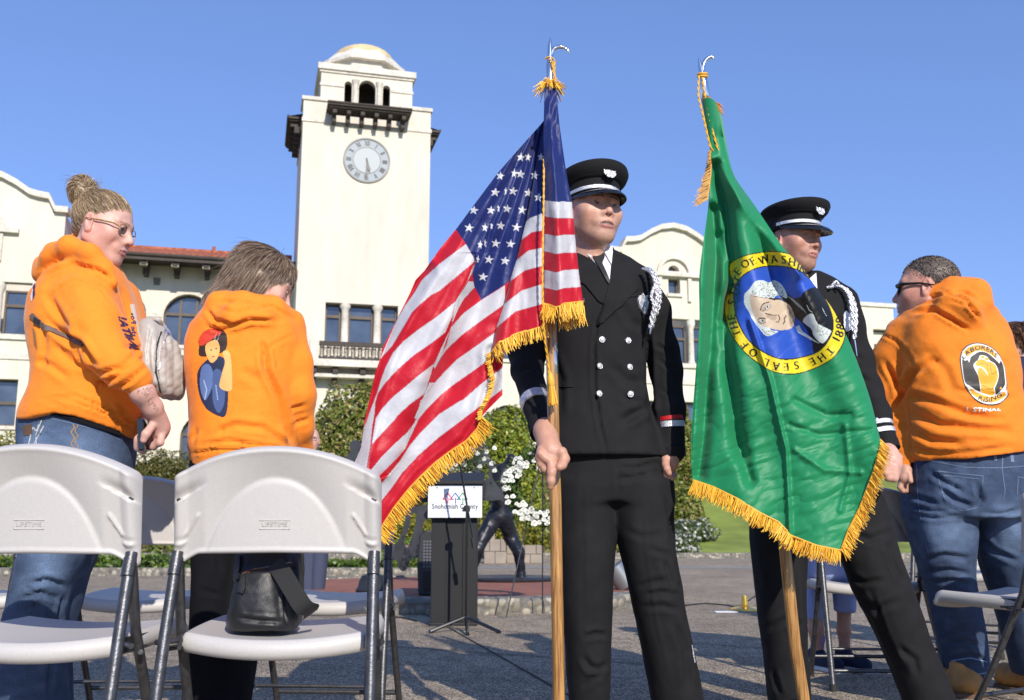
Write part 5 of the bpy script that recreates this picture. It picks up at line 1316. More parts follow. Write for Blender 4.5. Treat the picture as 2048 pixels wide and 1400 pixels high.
# shirt, tie, lapels
patch('shirt', [(1156, 494), (1180, 503), (1200, 506), (1221, 492), (1222, 540), (1218, 568), (1195, 535), (1172, 505)], cb, M['white_cloth'], p1, .002, .003, 3)
for pts in ([(1154, 489), (1164, 484), (1190, 507), (1181, 521), (1166, 506)], [(1221, 488), (1215, 488), (1207, 507), (1222, 533), (1224, 510)]): patch('collar', pts, cb, M['white_cloth'], p1, .009, .004, 3)
blk_tie = pbr('black_tie_satin', (.012, .012, .014), .55, bump=(900, .4))
patch('tie', [(1186, 508), (1206, 506), (1209, 518), (1204, 530), (1219, 564), (1217, 570), (1207, 556), (1190, 526), (1184, 516)], cb, blk_tie, p1, .006, .007, 3)
patch('lapel', [(1222, 494), (1227, 502), (1240, 520), (1268, 556), (1262, 566), (1276, 576), (1252, 602), (1222, 630), (1194, 654), (1200, 626), (1212, 592), (1219, 566), (1222, 530)], cb, M['black_wool'], p1, .003, .005, 4)
patch('lapel', [(1160, 500), (1170, 506), (1190, 530), (1210, 556), (1219, 567), (1206, 608), (1196, 602), (1170, 570), (1150, 558), (1138, 540), (1146, 520)], cb, M['black_wool'], p1, .002, .0045, 4)
patch('pocket', [(1116, 761), (1147, 763), (1147, 775), (1116, 774)], cb, M['black_wool'], p1, .001, .003, 4)
patch('breast_pocket', [(1246, 590), (1296, 582), (1297, 588), (1250, 597)], cb, M['black_wool'], p1, .001, .002, 4)
for x, y in ((1204, 679), (1256, 681), (1199, 732), (1259, 734), (1198, 787), (1261, 788)): button(x, y, cb, p1, .0105, M['silver'])
patch('name_bar', [(1140, 596), (1169, 597), (1169, 605), (1140, 604)], cb, M['chrome'], p1, .001, .002, 3)
# star shaped breast badge
bd = [(1283, 586), (1287, 592), (1294, 590), (1292, 598), (1296, 606), (1293, 614), (1291, 622), (1288, 630), (1283, 624), (1278, 616), (1276, 608), (1274, 600), (1276, 592), (1280, 592)]
patch('badge', bd, cb, M['silver'], p1, .002, .004, 2.5)
button(1285, 607, cb, p1, .0085, M['chrome'], 'badge_centre')
# braided shoulder cord
rope = MB()
def braid(pts, r, mat='silver', name='shoulder_cord', root=p1, Y0=Y1, dy=-.15):
    w_ = [P(x, y, Y0 + d) for x, y, d in pts]; c = bez(w_, 10); c = [np.array(v) for v in c]; mb = MB()
    for k in range(2):
        path = []
        for i, v in enumerate(c): a = i * .9 + math.pi * k; path.append(v + np.array([math.cos(a), math.sin(a) * .6, math.sin(a) * .4]) * r * .7)
        mb.tube(path, r * .75, 6)
    mb.build(name, M[mat], root, True)
braid([(1288, 538, -.10), (1304, 545, -.13), (1312, 566, -.14), (1315, 592, -.15), (1311, 620, -.15), (1302, 655, -.14)], .0075)
braid([(1296, 536, -.06), (1308, 548, -.10), (1318, 575, -.12), (1319, 600, -.13), (1312, 630, -.14)], .006)
braid([(1310, 570, -.15), (1303, 592, -.16), (1308, 612, -.16), (1301, 640, -.15)], .0045)
mb = MB(); mb.tube([P(1302, 655, Y1 - .15), P(1300, 668, Y1 - .15)], [.005, .002], 8); mb.build('cord_tip', M['chrome'], p1, True)
# trousers
s = Sdf(.0085)
s.loft(rows(Y1, [(880, 1085, 1318, .01, .125), (930, 1095, 1334, .01, .135), (975, 1103, 1342, .0, .13), (1005, 1108, 1345, .0, .12)]), .03, 2.4)
s.loft(rows(Y1, [(960, 1104, 1232, 0, .115), (1050, 1112, 1230, -.01, .105), (1100, 1117, 1230, -.02, .10), (1200, 1122, 1226, -.02, .095), (1300, 1130, 1222, .0, .09), (1400, 1138, 1220, .03, .088), (1478, 1140, 1222, .04, .09)]), .02, 2.3)
s.loft(rows(Y1, [(960, 1218, 1346, 0, .115), (1050, 1230, 1348, -.02, .108), (1100, 1240, 1350, -.03, .105), (1200, 1262, 1368, -.03, .10), (1300, 1284, 1387, -.01, .095), (1400, 1302, 1408, .02, .09), (1478, 1315, 1424, .03, .09)]), .02, 2.3)
L = [([(1238, 935), (1270, 938), (1310, 925), (1330, 932)], 4, .008), ([(1234, 960), (1260, 955), (1300, 948)], 5, .006), ([(1330, 1120), (1340, 1150), (1345, 1175)], 6, .008), ([(1290, 1190), (1320, 1185), (1348, 1188), (1355, 1190)], 5, .009), ([(1275, 1175), (1305, 1165), (1340, 1160)], 6, .006), ([(1170, 1275), (1190, 1268), (1215, 1270)], 5, .008), ([(1165, 1310), (1180, 1335), (1200, 1340), (1214, 1325)], 6, .008), ([(1350, 1240), (1372, 1300), (1378, 1380)], 7, .009), ([(1160, 1380), (1185, 1355), (1212, 1350)], 5, .006), ([(1172, 960), (1174, 1100), (1173, 1280)], 3, -.002), ([(1290, 1000), (1292, 1100), (1315, 1250), (1350, 1390)], 3, -.002), ([(1236, 985), (1236, 930)], 3, .006), ([(1330, 990), (1342, 1040), (1346, 1090)], 5, .006), ([(1250, 1060), (1285, 1075), (1330, 1068)], 6, .004), ([(1300, 1100), (1345, 1110)], 5, .005), ([(1282, 1215), (1325, 1212), (1362, 1222)], 5, .005)]
V, F = cloth('trousers', s, M['black_wool'], p1, L, ((.003, 8), (.0018, 24)), 5); tb = bvh_of(V, F)
# silver side piping
mb = MB(); mb.tube([P(1118, 1150, Y1 - .09), P(1124, 1185, Y1 - .095), P(1126, 1240, Y1 - .09)], .002, 6); mb.tube([P(1384, 1290, Y1 - .08), P(1390, 1325, Y1 - .075)], .002, 6); mb.build('side_piping', M['silver'], p1, True)
s = Sdf(.007); shoe(s, Y1, 1178, 1470, 100, -12, 22, .02); shoe(s, Y1, 1368, 1470, 100, 25, 22, .02); V, F = s.solve(1); V[:, 2] = np.maximum(V[:, 2], .008); mesh('shoes', V, F, M['gloss_black'], p1)
# body: head, neck, hands in one mesh
O1 = P(1186, 424, Y1 - .04); HS = 1.06
hv, hf, hc = head_mesh(HS, 1.02, .0028, .3, skin=np.array([.60, .345, .25]), lip=(.42, .17, .14)); hv, T1 = place(hv, O1, 24, -1, 1)
s = Sdf(.0026); g = Q(Y1 - .395)
# hand on pole: back of hand, index finger pointing down the pole, thumb, curled fingers
s.chain([g(1089, 848, 21, .12), g(1091, 862, 22, .06), g(1095, 880, 20, .03), g(1100, 903, 22, 0)], .02); ellpx(s, Y1 - .395, 1101, 906, 23, 27, .026, 0, .02)
s.chain([g(1103, 920, 10, -.02), g(1103, 945, 8.6, -.04), g(1102, 962, 8, -.04), g(1101, 973, 7, -.035)], .008)
s.chain([g(1123, 905, 12, -.02), g(1129, 918, 10, -.02), g(1124, 930, 9, -.035), g(1119, 934, 8, -.045)], .008)
for i, (x, y) in enumerate(((1090, 926), (1082, 918), (1078, 908))): s.chain([g(x + 4, y - 8, 9, -.012), g(x, y + 12 - i * 2, 8, -.015), g(x + 8, y + 20 - i * 3, 7.4, .03), g(x + 20, y + 17 - i * 3, 7, .06)], .006)
for x, y in ((1098, 921), (1089, 916), (1081, 907)): s.cap(g(x, y, 0, -.028)[0], g(x, y, 0, -.028)[0], .011, .011, .01)
V1, F1 = s.solve(1)
s = Sdf(.003); g = Q(Y1 - .05)
s.chain([g(1342, 895, 16, 0), g(1340, 915, 17, 0), g(1338, 928, 18, 0)], .015)
for i in range(4): s.chain([g(1330 + i * 5, 930, 7.5, -.03 + i * .022), g(1333 + i * 4, 950, 7, -.03 + i * .022), g(1342 + i * 2, 956 - i * 2, 6.5, -.02 + i * .022)], .006)
s.chain([g(1330, 918, 7.5, -.02), g(1334, 938, 7, -.045), g(1338, 946, 6.2, -.045)], .006)
V2, F2 = s.solve(1)
s = Sdf(.02); s.loft(rows(Y1, [(500, 1172, 1218, .03, .04), (560, 1120, 1270, .02, .08), (900, 1110, 1290, 0, .1), (990, 1130, 1320, 0, .09)]), .03); s.chain([q(1283, 590, 18), q(1330, 730, 12), q(1342, 900, 12, -.04)], .02); s.chain([q(1108, 590, 18), q(1054, 730, 12, -.03), q(1090, 860, 16, -.22)], .02)
s.chain([q(1165, 960, 34), q(1175, 1200, 28), q(1180, 1460, 20, .03)], .02).chain([q(1280, 960, 34), q(1315, 1200, 28), q(1368, 1460, 20, .03)], .02)
V3, F3 = s.solve(1)
bV, bF, bC = join([(hv, hf, hc), (V1, F1, np.array([.50, .265, .18])), (V2, F2, np.array([.52, .27, .19])), (V3, F3, SKIN)])
mesh('body', bV, bF, M['skin'], p1, True, bC)
mb = MB(); hpt = g(1108, 968, 6, -.0); 
hatfn(T1 @ Matrix.Translation((0, 0, -.016)), p1, HS)
def shorthair(T_, sc, root, cols, n=2600, zlo=-.035, ln=.011, front=-.07, seed=2, zf=None, grey=None):
    rng = np.random.default_rng(seed); d = rng.normal(size=(n * 5, 3)); d /= np.linalg.norm(d, axis=1, keepdims=True); p = d * np.array([.0755, .095, .083]) + np.array([0, .018, .036])
    y, z, x = p[:, 1], p[:, 2], np.abs(p[:, 0]); k = (z > np.where(y > -.02, zlo - .03 * (y > .02), .01 + (-.02 - y) * 1.1)) & ~((z < .02) & (y < -.022)); k &= ~((x > .068) & (z < .022) & (y < .03) & (y > -.01))
    p = p[k][:n]; nn = d[k][:n]; ap = Matrix(T_); dirs = np.array([0, .6, -.6]) * (1 + 0 * nn); dirs = dirs - (dirs * nn).sum(1, keepdims=True) * nn + nn * .35; V, F, C = hair_ribbons('h', p * 1.0, dirs, 3, ln / 3, .0011, cols, root, jit=.6, rng=rng)
    s_ = Sdf(.004); s_.ell((0, .018, .037), (.0765, .0965, .0835), .01); s_.ell((0, -.075, -.02), (.085, .085, .062), .012, True); s_.ell((0, .03, -.075), (.09, .11, .06), .01, True)
    V2, F2 = s_.solve(1); V, F, C = join([(V, F, C), (V2, F2, np.mean(cols, 0))]); Ma = np.array(ap); V = (V * sc) @ Ma[:3, :3].T + Ma[:3, 3]
    return mesh('hair', V, F, M['hairm'], root, False, C)
shorthair(T1, HS, p1, [(.045, .03, .02), (.08, .05, .03)], 1800, -.03, .010)
# ------------------------------------------------------------------ OFFICER 2
Y2 = 3.65; q = Q(Y2)
p2 = person((P(1610, 900, Y2)[0], Y2, 0), 'man in black dress uniform and cap striding behind the green flag')
s = Sdf(.0085)
s.loft(rows(Y2, [(548, 1580, 1640, .03, .06), (565, 1545, 1672, .03, .09), (590, 1515, 1700, .02, .115), (640, 1510, 1705, 0, .13), (740, 1515, 1695, 0, .135), (820, 1515, 1700, 0, .13), (900, 1500, 1715, 0, .145), (950, 1498, 1728, 0, .15)]), .03, 2.5)
s.chain([q(1682, 606, 34), q(1695, 650, 31), q(1715, 720, 29, .0), q(1732, 775, 28, -.03), q(1752, 830, 27, -.08), q(1768, 885, 26, -.12)], .03)
s.chain([q(1530, 612, 36), q(1505, 680, 32), q(1500, 750, 30, -.08), q(1540, 800, 27, -.2)], .03)
V, F = cloth('coat', s, M['black_wool'], p2, [([(1690, 700), (1725, 720)], 5, .005), ([(1705, 750), (1745, 765)], 5, .006), ([(1680, 640), (1690, 700), (1700, 760)], 6, .01)], ((.003, 9), (.002, 26)), 4); cb2 = bvh_of(V, F)
band(Y2, [(1757, 848, 28, -.10), (1759.5, 856, 28, -.105)], M['silver'], 'cuff_braid', p2); band(Y2, [(1761.5, 861, 28, -.108), (1764, 870, 28, -.112)], M['silver'], 'cuff_braid', p2)
band(Y2, [(1768, 884, 27.5, -.12), (1774, 901, 27, -.13)], M['black_wool'], 'cuff', p2)
patch('shirt', [(1590, 552), (1610, 566), (1632, 548), (1634, 585), (1618, 600)], cb2, M['white_cloth'], p2, .002, .003, 4)
patch('badge', [(1690, 622), (1697, 630), (1700, 645), (1697, 662), (1691, 664), (1686, 648), (1685, 630)], cb2, M['silver'], p2, .003, .004, 2.5)
button(1752, 838, cb2, p2, .0075)
braid([(1656, 575, -.10), (1680, 572, -.10), (1698, 590, -.12), (1704, 625, -.14), (1706, 660, -.15)], .007, root=p2, Y0=Y2); braid([(1668, 572, -.06), (1692, 578, -.08), (1708, 605, -.10), (1712, 640, -.12), (1708, 678, -.13)], .006, root=p2, Y0=Y2)
braid([(1662, 574, -.12), (1672, 562, -.12), (1680, 574, -.12)], .004, root=p2, Y0=Y2); mb = MB(); mb.tube([P(1709, 680, Y2 - .14), P(1714, 712, Y2 - .14)], [.004, .002], 6); mb.build('cord_tip', M['chrome'], p2, True)
s = Sdf(.0085)
s.loft(rows(Y2, [(925, 1500, 1732, 0, .13), (970, 1498, 1748, 0, .135), (1030, 1500, 1772, 0, .12)]), .03, 2.4)
s.loft(rows(Y2, [(990, 1500, 1625, 0, .11), (1080, 1504, 1614, 0, .10), (1200, 1516, 1612, .0, .095), (1300, 1527, 1614, .02, .09), (1400, 1536, 1620, .05, .088), (1436, 1538, 1624, .05, .09)]), .02, 2.3)
s.loft(rows(Y2, [(990, 1640, 1758, 0, .11), (1040, 1655, 1778, -.01, .108), (1080, 1672, 1788, -.02, .105), (1120, 1685, 1799, -.04, .10), (1180, 1706, 1822, -.05, .10), (1280, 1758, 1858, -.05, .095), (1400, 1808, 1906, -.05, .09), (1450, 1828, 1922, -.05, .092)]), .02, 2.3)
L = [([(1700, 1150), (1725, 1165), (1770, 1160)], 5, .008), ([(1715, 1190), (1750, 1220), (1800, 1200)], 6, .007), ([(1775, 1080), (1790, 1130), (1810, 1170)], 6, .009), ([(1740, 1180), (1770, 1270), (1810, 1350)], 5, .007), ([(1690, 1060), (1740, 1080), (1790, 1060)], 6, .006), ([(1790, 1290), (1830, 1320), (1835, 1350)], 6, .007), ([(1530, 1260), (1570, 1240), (1605, 1250)], 6, .006), ([(1545, 1340), (1560, 1390)], 5, .008), ([(1590, 1150), (1595, 1300)], 5, .006)]
V, F = cloth('trousers', s, M['black_wool'], p2, L, ((.004, 8), (.002, 24)), 8)
s = Sdf(.007); shoe(s, Y2, 1582, 1440, 95, -5, 21, .05); shoe(s, Y2, 1872, 1440, 95, 20, 21, -.05); V, F = s.solve(1); V[:, 2] = np.maximum(V[:, 2], .008); mesh('shoes', V, F, M['gloss_black'], p2)
O2 = P(1590, 481, Y2 - .02); hv, hf, hc = head_mesh(.99, 1.08, 0, .35, skin=np.array([.52, .27, .19]), lip=(.38, .16, .13), eyeopen=.6); hv, T2 = place(hv, O2, 32, 6, 2)
s = Sdf(.003); g = Q(Y2 - .17)
s.chain([g(1772, 893, 17, .03), g(1778, 912, 19, 0), g(1783, 928, 21, -.01)], .015)
for i in range(4): s.chain([g(1797 - i * 1, 915 + i * 9, 8.5, -.01), g(1788, 932 + i * 8, 8.5, -.045), g(1776, 928 + i * 9, 7.8, -.045), g(1770, 925 + i * 8, 7, -.02)], .005)
s.chain([g(1772, 905, 10, -.03), g(1768, 925, 9, -.05), g(1770, 945, 8, -.05)], .008)
V1, F1 = s.solve(1)
s = Sdf(.02); s.loft(rows(Y2, [(560, 1580, 1640, .02, .05), (620, 1540, 1680, .0, .08), (900, 1530, 1690, 0, .1), (1000, 1540, 1740, 0, .09)]), .03); s.chain([q(1682, 615, 20), q(1720, 740, 18), q(1768, 890, 14, -.13)], .02); s.chain([q(1558, 1000, 34), q(1565, 1200, 28), q(1582, 1430, 20, .05)], .02).chain([q(1700, 1000, 36), q(1765, 1200, 28, -.04), q(1872, 1430, 20, -.05)], .02)
V3, F3 = s.solve(1)
bV, bF, bC = join([(hv, hf, hc), (V1, F1, np.array([.60, .33, .25])), (V3, F3, SKIN)]); mesh('body', bV, bF, M['skin'], p2, True, bC)
hatfn(T2 @ Matrix.Translation((0, 0, -.014)), p2, 1.03); shorthair(T2, .99, p2, [(.10, .08, .07), (.20, .18, .16), (.05, .04, .03)], 1800, -.03, .010)
# ------------------------------------------------------------------ WOMAN 1 (glasses, hair tied up)
Y3 = 2.9; q = Q(Y3)
p3 = person((P(150, 900, Y3)[0], Y3, 0), 'woman with glasses and tied up hair in orange hoodie and blue jeans, holding a phone')
s = Sdf(.0075)
s.loft(rows(Y3, [(530, 150, 232, .0, .10), (555, 100, 246, 0, .13), (600, 70, 262, 0, .155), (650, 64, 278, 0, .165), (700, 70, 292, 0, .17), (740, 75, 300, 0, .17), (775, 70, 300, 0, .17), (805, 58, 300, 0, .17), (830, 48, 290, 0, .168), (852, 46, 282, 0, .16), (880, 60, 276, 0, .14)]), .03, 2.3)
# hood lying on the shoulders
s.chain([q(82, 548, 14, -.02), q(98, 513, 17, -.06), q(138, 492, 20, -.10), q(182, 508, 19, -.12), q(210, 538, 15, -.12), q(228, 566, 9, -.12)], .02)
s.chain([q(84, 548, 14, .03), q(110, 506, 18, .06), q(150, 488, 18, .08), q(195, 505, 16, .08), q(228, 560, 12, .04)], .03)
s.chain([q(86, 548, 14, 0), q(90, 530, 15, 0), q(120, 525, 24, 0)], .03)
# near arm with pushed up sleeve
s.chain([q(168, 592, 56, -.10), q(190, 650, 52, -.15), q(215, 710, 44, -.18), q(240, 742, 36, -.20), q(266, 757, 31, -.21)], .025)
s.chain([q(262, 745, 30, -.20), q(272, 762, 31, -.21)], .012)
s.chain([q(240, 600, 40, .12), q(275, 700, 34, .10), q(300, 770, 26, .02)], .03)
s.loft(rows(Y3 , [(878, 0, 400, 0, .5), (960, 0, 400, 0, .5)]), .004, 4, True)
L = [([(72, 560), (110, 540), (150, 528), (195, 540), (225, 560)], 4, .009), ([(165, 540), (175, 560), (178, 590)], 3, .004), ([(95, 602), (120, 575), (150, 560), (200, 575), (235, 620)], 2.5, .005),
     ([(165, 735), (200, 748), (240, 735), (285, 700)], 5, .013), ([(190, 765), (215, 760), (255, 735), (290, 715)], 5, .012), ([(200, 775), (235, 755), (270, 722)], 4, .008), ([(232, 778), (262, 760), (296, 730)], 4, .010), ([(100, 640), (125, 670), (160, 690), (195, 745)], 7, .016), ([(95, 590), (130, 650), (140, 680)], 7, .010),
     ([(110, 690), (140, 720), (170, 735)], 6, .006), ([(70, 720), (100, 730), (140, 760)], 6, .006), ([(200, 760), (190, 800), (178, 830)], 2, .004), ([(80, 800), (150, 792), (220, 820), (280, 860)], 3, .006), ([(60, 815), (140, 800), (220, 830), (270, 868)], 2.5, .005), ([(250, 690), (270, 700), (285, 695)], 5, .008), ([(240, 570), (255, 620), (270, 680)], 5, .007), ([(80, 640), (90, 690), (85, 740)], 6, .006), ([(230, 800), (250, 830), (262, 850)], 4, .006)]
V, F = s.solve(2)
px, py = proj(V); 
V = crumple(V, F, .006, (7, 7, 5), 2); V = crumple(V, F, .0025, (24, 24, 15), 4); V = folds(V, F, L)
# slanted hem: the back rides higher than the front
px, py = proj(V); hem = np.interp(px, [45, 105, 150, 235, 270], [838, 825, 832, 860, 886]); k = np.clip((py - hem) / 14, 0, 3); ctr = P(165, 860, Y3)
f_ = np.clip((py - hem) / 6, 0, 1)[:, None]; V[:, 2] += (mpp(860, Y3) * np.clip(py - hem, 0, 99)); V[:, :2] += (ctr[:2] - V[:, :2]) * f_ * .12
mesh('hoodie', V, F, M['orange'], p3); hb = bvh_of(V, F)
ink = (.035, .02, .09)
ly = []
T1_, w_ = textpolys('JNITA!', lambda x, y: (x, y), bold=.03)
# bold sleeve lettering running down the forearm, partly lost in the folds
def slv(x, y): t = x / w_; cx = 258 - 10 * t - 2; return (280 - 22 * (1 - (1 - t) ** 2) * .9 - 24 + 26 * y * .9 + 8 * (1 - t), 690 - 58 * t + 6 * y + 8 * (1 - t) ** 3)
for p in T1_: ly.append(([slv(x, y) for x, y in p], ink))
T2_, w2 = textpolys('the Power', lambda x, y: (x, y), bold=.02)
def slv2(x, y): t = x / w2; return (263 + 14 * y - 3 * t, 672 - 66 * t + 2 * y)
for p in T2_:
    if p[0][0] < w2 * .7: ly.append(([slv2(x, y) for x, y in p], ink))
decal('sleeve_lettering', ly, hb, M['print'], p3, .6, .0014)
# strap of the bag round the back
stp = pbr('taupe_strap', (.14, .10, .085), .7, bump=(500, .4))
patch('bag_strap', stroke([(64, 630), (90, 655), (130, 672), (166, 690)], 9), hb, stp, p3, .002, .003, 3); patch('strap_buckle', [(72, 634), (83, 641), (81, 654), (70, 646)], hb, M['rubber'], p3, .005, .003, 3)
# edge of a print and white label on the back
decal('back_print', [([(62, 592), (66, 580), (70, 572), (68, 590), (64, 604)], (.75, .72, .68)), ([(67, 572), (71, 566), (70, 590), (66, 600)], ink), ([(66, 655), (72, 665), (75, 700), (70, 690)], (.35, .16, .05))], hb, M['print'], p3, .8)
# black undershirt and jeans
def jeans_rows(s, Y0, A, k=.02, p=2.3): s.loft(rows(Y0, A), k, p)
s = Sdf(.008); jeans_rows(s, Y3, [(806, 54, 258, 0, .135), (826, 50, 262, 0, .14), (850, 47, 264, 0, .145), (905, 46, 264, 0, .15), (950, 46, 258, 0, .15), (1000, 46, 250, 0, .14)], .03)
jeans_rows(s, Y3, [(960, 46, 190, -.05, .10), (1060, 44, 174, -.06, .10), (1115, 44, 160, -.06, .10), (1170, 33, 135, -.05, .095), (1240, 10, 124, -.03, .09), (1330, 2, 130, 0, .088), (1420, -4, 134, .03, .088), (1545, -14, 126, .05, .085)])
jeans_rows(s, Y3, [(960, 120, 250, .08, .10), (1060, 120, 210, .08, .09), (1115, 118, 184, .08, .09), (1170, 100, 165, .09, .085), (1240, 86, 148, .10, .085), (1330, 75, 135, .12, .085), (1520, 70, 140, .14, .085)])
L = [([(60, 1168), (95, 1160), (130, 1172)], 5, .008), ([(40, 1200), (80, 1185), (120, 1200)], 5, .007), ([(128, 1190), (118, 1230), (122, 1280)], 4, .010), ([(90, 1115), (84, 1160), (66, 1220), (52, 1260)], 1.6, .004), ([(52, 1170), (60, 1180), (75, 1182)], 3, .006), ([(55, 880), (80, 870), (110, 874)], 3, .004), ([(128, 850), (132, 900)], 1.5, .004), ([(110, 1300), (100, 1345), (98, 1390)], 5, .008), ([(55, 1160), (45, 1172)], 3, .006)]
cloth('jeans', s, M['denim'], p3, L, ((.004, 9), (.002, 26)), 6, 2, denim_col((.045, .075, .14), [(150, 900, 60, 40, .35), (105, 1130, 45, 40, .5), (75, 880, 30, 30, .4)]))
jb3 = None
s_ = Sdf(.008)
# seam stitching & pocket
hd3 = bpy.data.objects['jeans']; me_ = hd3.data; Vj = np.array([hd3.parent.location + v.co for v in me_.vertices]); Fj = [tuple(p.vertices) for p in me_.polygons]; jb = BVHTree.FromPolygons([tuple(v) for v in Vj], Fj)
patch('undershirt', [(104, 818), (140, 820), (190, 834), (238, 850), (238, 873), (190, 856), (140, 839), (104, 831)], jb, M['black_cloth'], p3, .006, .004, 4)
st_c = (.30, .17, .06); st_w = (.45, .45, .42)
ly = [(stroke([(52 + 26 * t, 890 - 45 * t + 10 * math.sin(t * 9)) for t in np.linspace(0, 1, 14)], 2.2), st_w), (stroke([(62 + 26 * t, 900 - 48 * t) for t in np.linspace(0, 1, 6)], 2), st_w), (stroke([(84, 840), (72, 870), (74, 900)], 1.6), st_w), (stroke([(146 + 3 * math.sin(t * 14), 848 + 50 * t) for t in np.linspace(0, 1, 24)], 2.2), st_c), (stroke([(153 + 3 * math.sin(t * 14 + 1.5), 850 + 48 * t) for t in np.linspace(0, 1, 24)], 1.6), st_c), (stroke([(104, 838), (150, 848), (200, 862), (240, 880)], 1.2), (.1, .15, .25)), ([(46, 852), (64, 848), (66, 868), (48, 872)], (.10, .055, .03))]
decal('stitching', ly, jb, M['print'], p3, .7, .0014)
s = Sdf(.008); shoe(s, Y3, 58, 1500, 90, 60, 22, .05); shoe(s, Y3, 105, 1500, 90, 60, 22, .14); V, F = s.solve(1); mesh('shoes', V, F, M['leather'], p3)
# head, forearms, hands
HS3 = .91; O3 = P(207, 455, Y3 - .02)
hv, hf, hc = head_mesh(HS3, 1.0, 0, 0, skin=np.array([.64, .37, .29]), lip=(.50, .22, .20), fem=True, brow=(.22, .13, .08), eyeopen=.7); hv, T3 = place(hv, O3, 86, 14, 0)
s = Sdf(.0026)
s.chain([q(262, 752, 22, -.205), q(285, 785, 22, -.20), q(305, 815, 18, -.17), q(316, 838, 15, -.14)], .02)
s.chain([q(316, 838, 15, -.14), q(319, 855, 18, -.12), q(316, 868, 17, -.11)], .02)
for i in range(4): s.chain([q(324 - i * 2, 868, 8, -.13 + .018 * i), q(320 - i * 3, 885, 7.4, -.14 + .018 * i), q(306 - i * 2, 893, 7, -.13 + .018 * i), q(294, 886 - i, 6.4, -.12 + .018 * i)], .006)
s.chain([q(304, 852, 8.5, -.16), q(292, 868, 8, -.18), q(287, 880, 7, -.18)], .008)
s.chain([q(292, 800, 18, .04), q(300, 830, 15, 0), q(298, 865, 17, -.05)], .02)
for i in range(4): s.chain([q(284, 868 + i * 7, 7.5, -.08), q(276, 878 + i * 6, 7, -.11), q(286, 888 + i * 5, 6.6, -.13)], .006)
V1, F1 = s.solve(1)
C1 = np.tile(np.array([.60, .34, .27]), (len(V1), 1)); px, py = proj(V1)
# tattoo lettering along the forearm
tp, tw = textpolys('rayton Lynn', lambda x, y: (x, y))
fn = lambda x, y: (262 + 46 * x / tw + 15 * y + 4, 763 + 62 * x / tw - 11 * y)
wm = np.zeros(len(V1), bool)
for p in tp: wm |= inpoly(px, py, [fn(x, y) for x, y in p])
n_ = vnoise(np.stack([px / 7, py / 7, px * 0], 1), 8, 2); art = (np.abs(n_) < .08) & (np.hypot(px - 280, py - 770) < 26) & (px > 272)
wm |= art; fr = V1[:, 1] < Y3 - .17; C1[wm & (py < 838)] *= .35
s = Sdf(.02); s.loft(rows(Y3, [(560, 150, 220, 0, .08), (860, 90, 240, 0, .1), (990, 90, 220, 0, .09)]), .03).chain([q(110, 980, 30), q(95, 1150, 24), q(60, 1490, 18)], .02).chain([q(180, 980, 26, .08), q(140, 1150, 20, .08), q(105, 1490, 16, .14)], .02).chain([q(170, 600, 26, -.08), q(240, 742, 18, -.18), q(275, 768, 14, -.2)], .02)
V3, F3 = s.solve(1); bV, bF, bC = join([(hv, hf, hc), (V1, F1, C1), (V3, F3, SKIN)]); mesh('body', bV, bF, M['skin'], p3, True, bC)
phone = MB(); a = P(286, 870, Y3 - .155); phone.box((-.008, -.03, -.045), (.008, .03, .045), 0, Matrix.Translation(a) @ Euler((0, R(-6), R(8))).to_matrix().to_4x4()); tag(phone.build('phone', M['gloss_black'], bevel=.004, segs=3), 'black smartphone held in the clasped hands of the woman with glasses', 'phone')
# glasses
gl = thing('glasses', tuple(O3), None, None); gl.parent = p3
for k in ('label', 'category'):
    if k in gl: del gl[k]
gl.location = (0, 0, 0)
for sx in (-1, 1):
    mb = MB(); ring_ = [T3 @ (Vector((sx * .033 + .027 * math.cos(t), -.088 + .004 * abs(math.cos(t)) * (1 if math.cos(t) * sx > 0 else 0), -.001 + .019 * math.sin(t))) * HS3) for t in np.linspace(0, 2 * math.pi, 25)]
    mb.tube(ring_, .0012, 6); mb.tube([T3 @ (Vector((sx * .056, -.083, .005)) * HS3), T3 @ (Vector((sx * .077, -.072, .008)) * HS3), T3 @ (Vector((sx * .083, -.02, .006)) * HS3), T3 @ (Vector((sx * .084, .018, .004)) * HS3), T3 @ (Vector((sx * .082, .034, -.012)) * HS3)], [.0015, .0026, .0022, .0016, .001], 6)
    o = mb.build('frame', pbr('tortoise_gold', (.42, .27, .12), .3, .4, var=(90, .5)), p3, True); o.parent = gl
    mb = MB(); mb.add([v + (T3.to_3x3() @ Vector((0, .0005, 0))) for v in ring_[:-1]], [tuple(range(24))]); o = mb.build('lens', M['lens'], p3); o.parent = gl
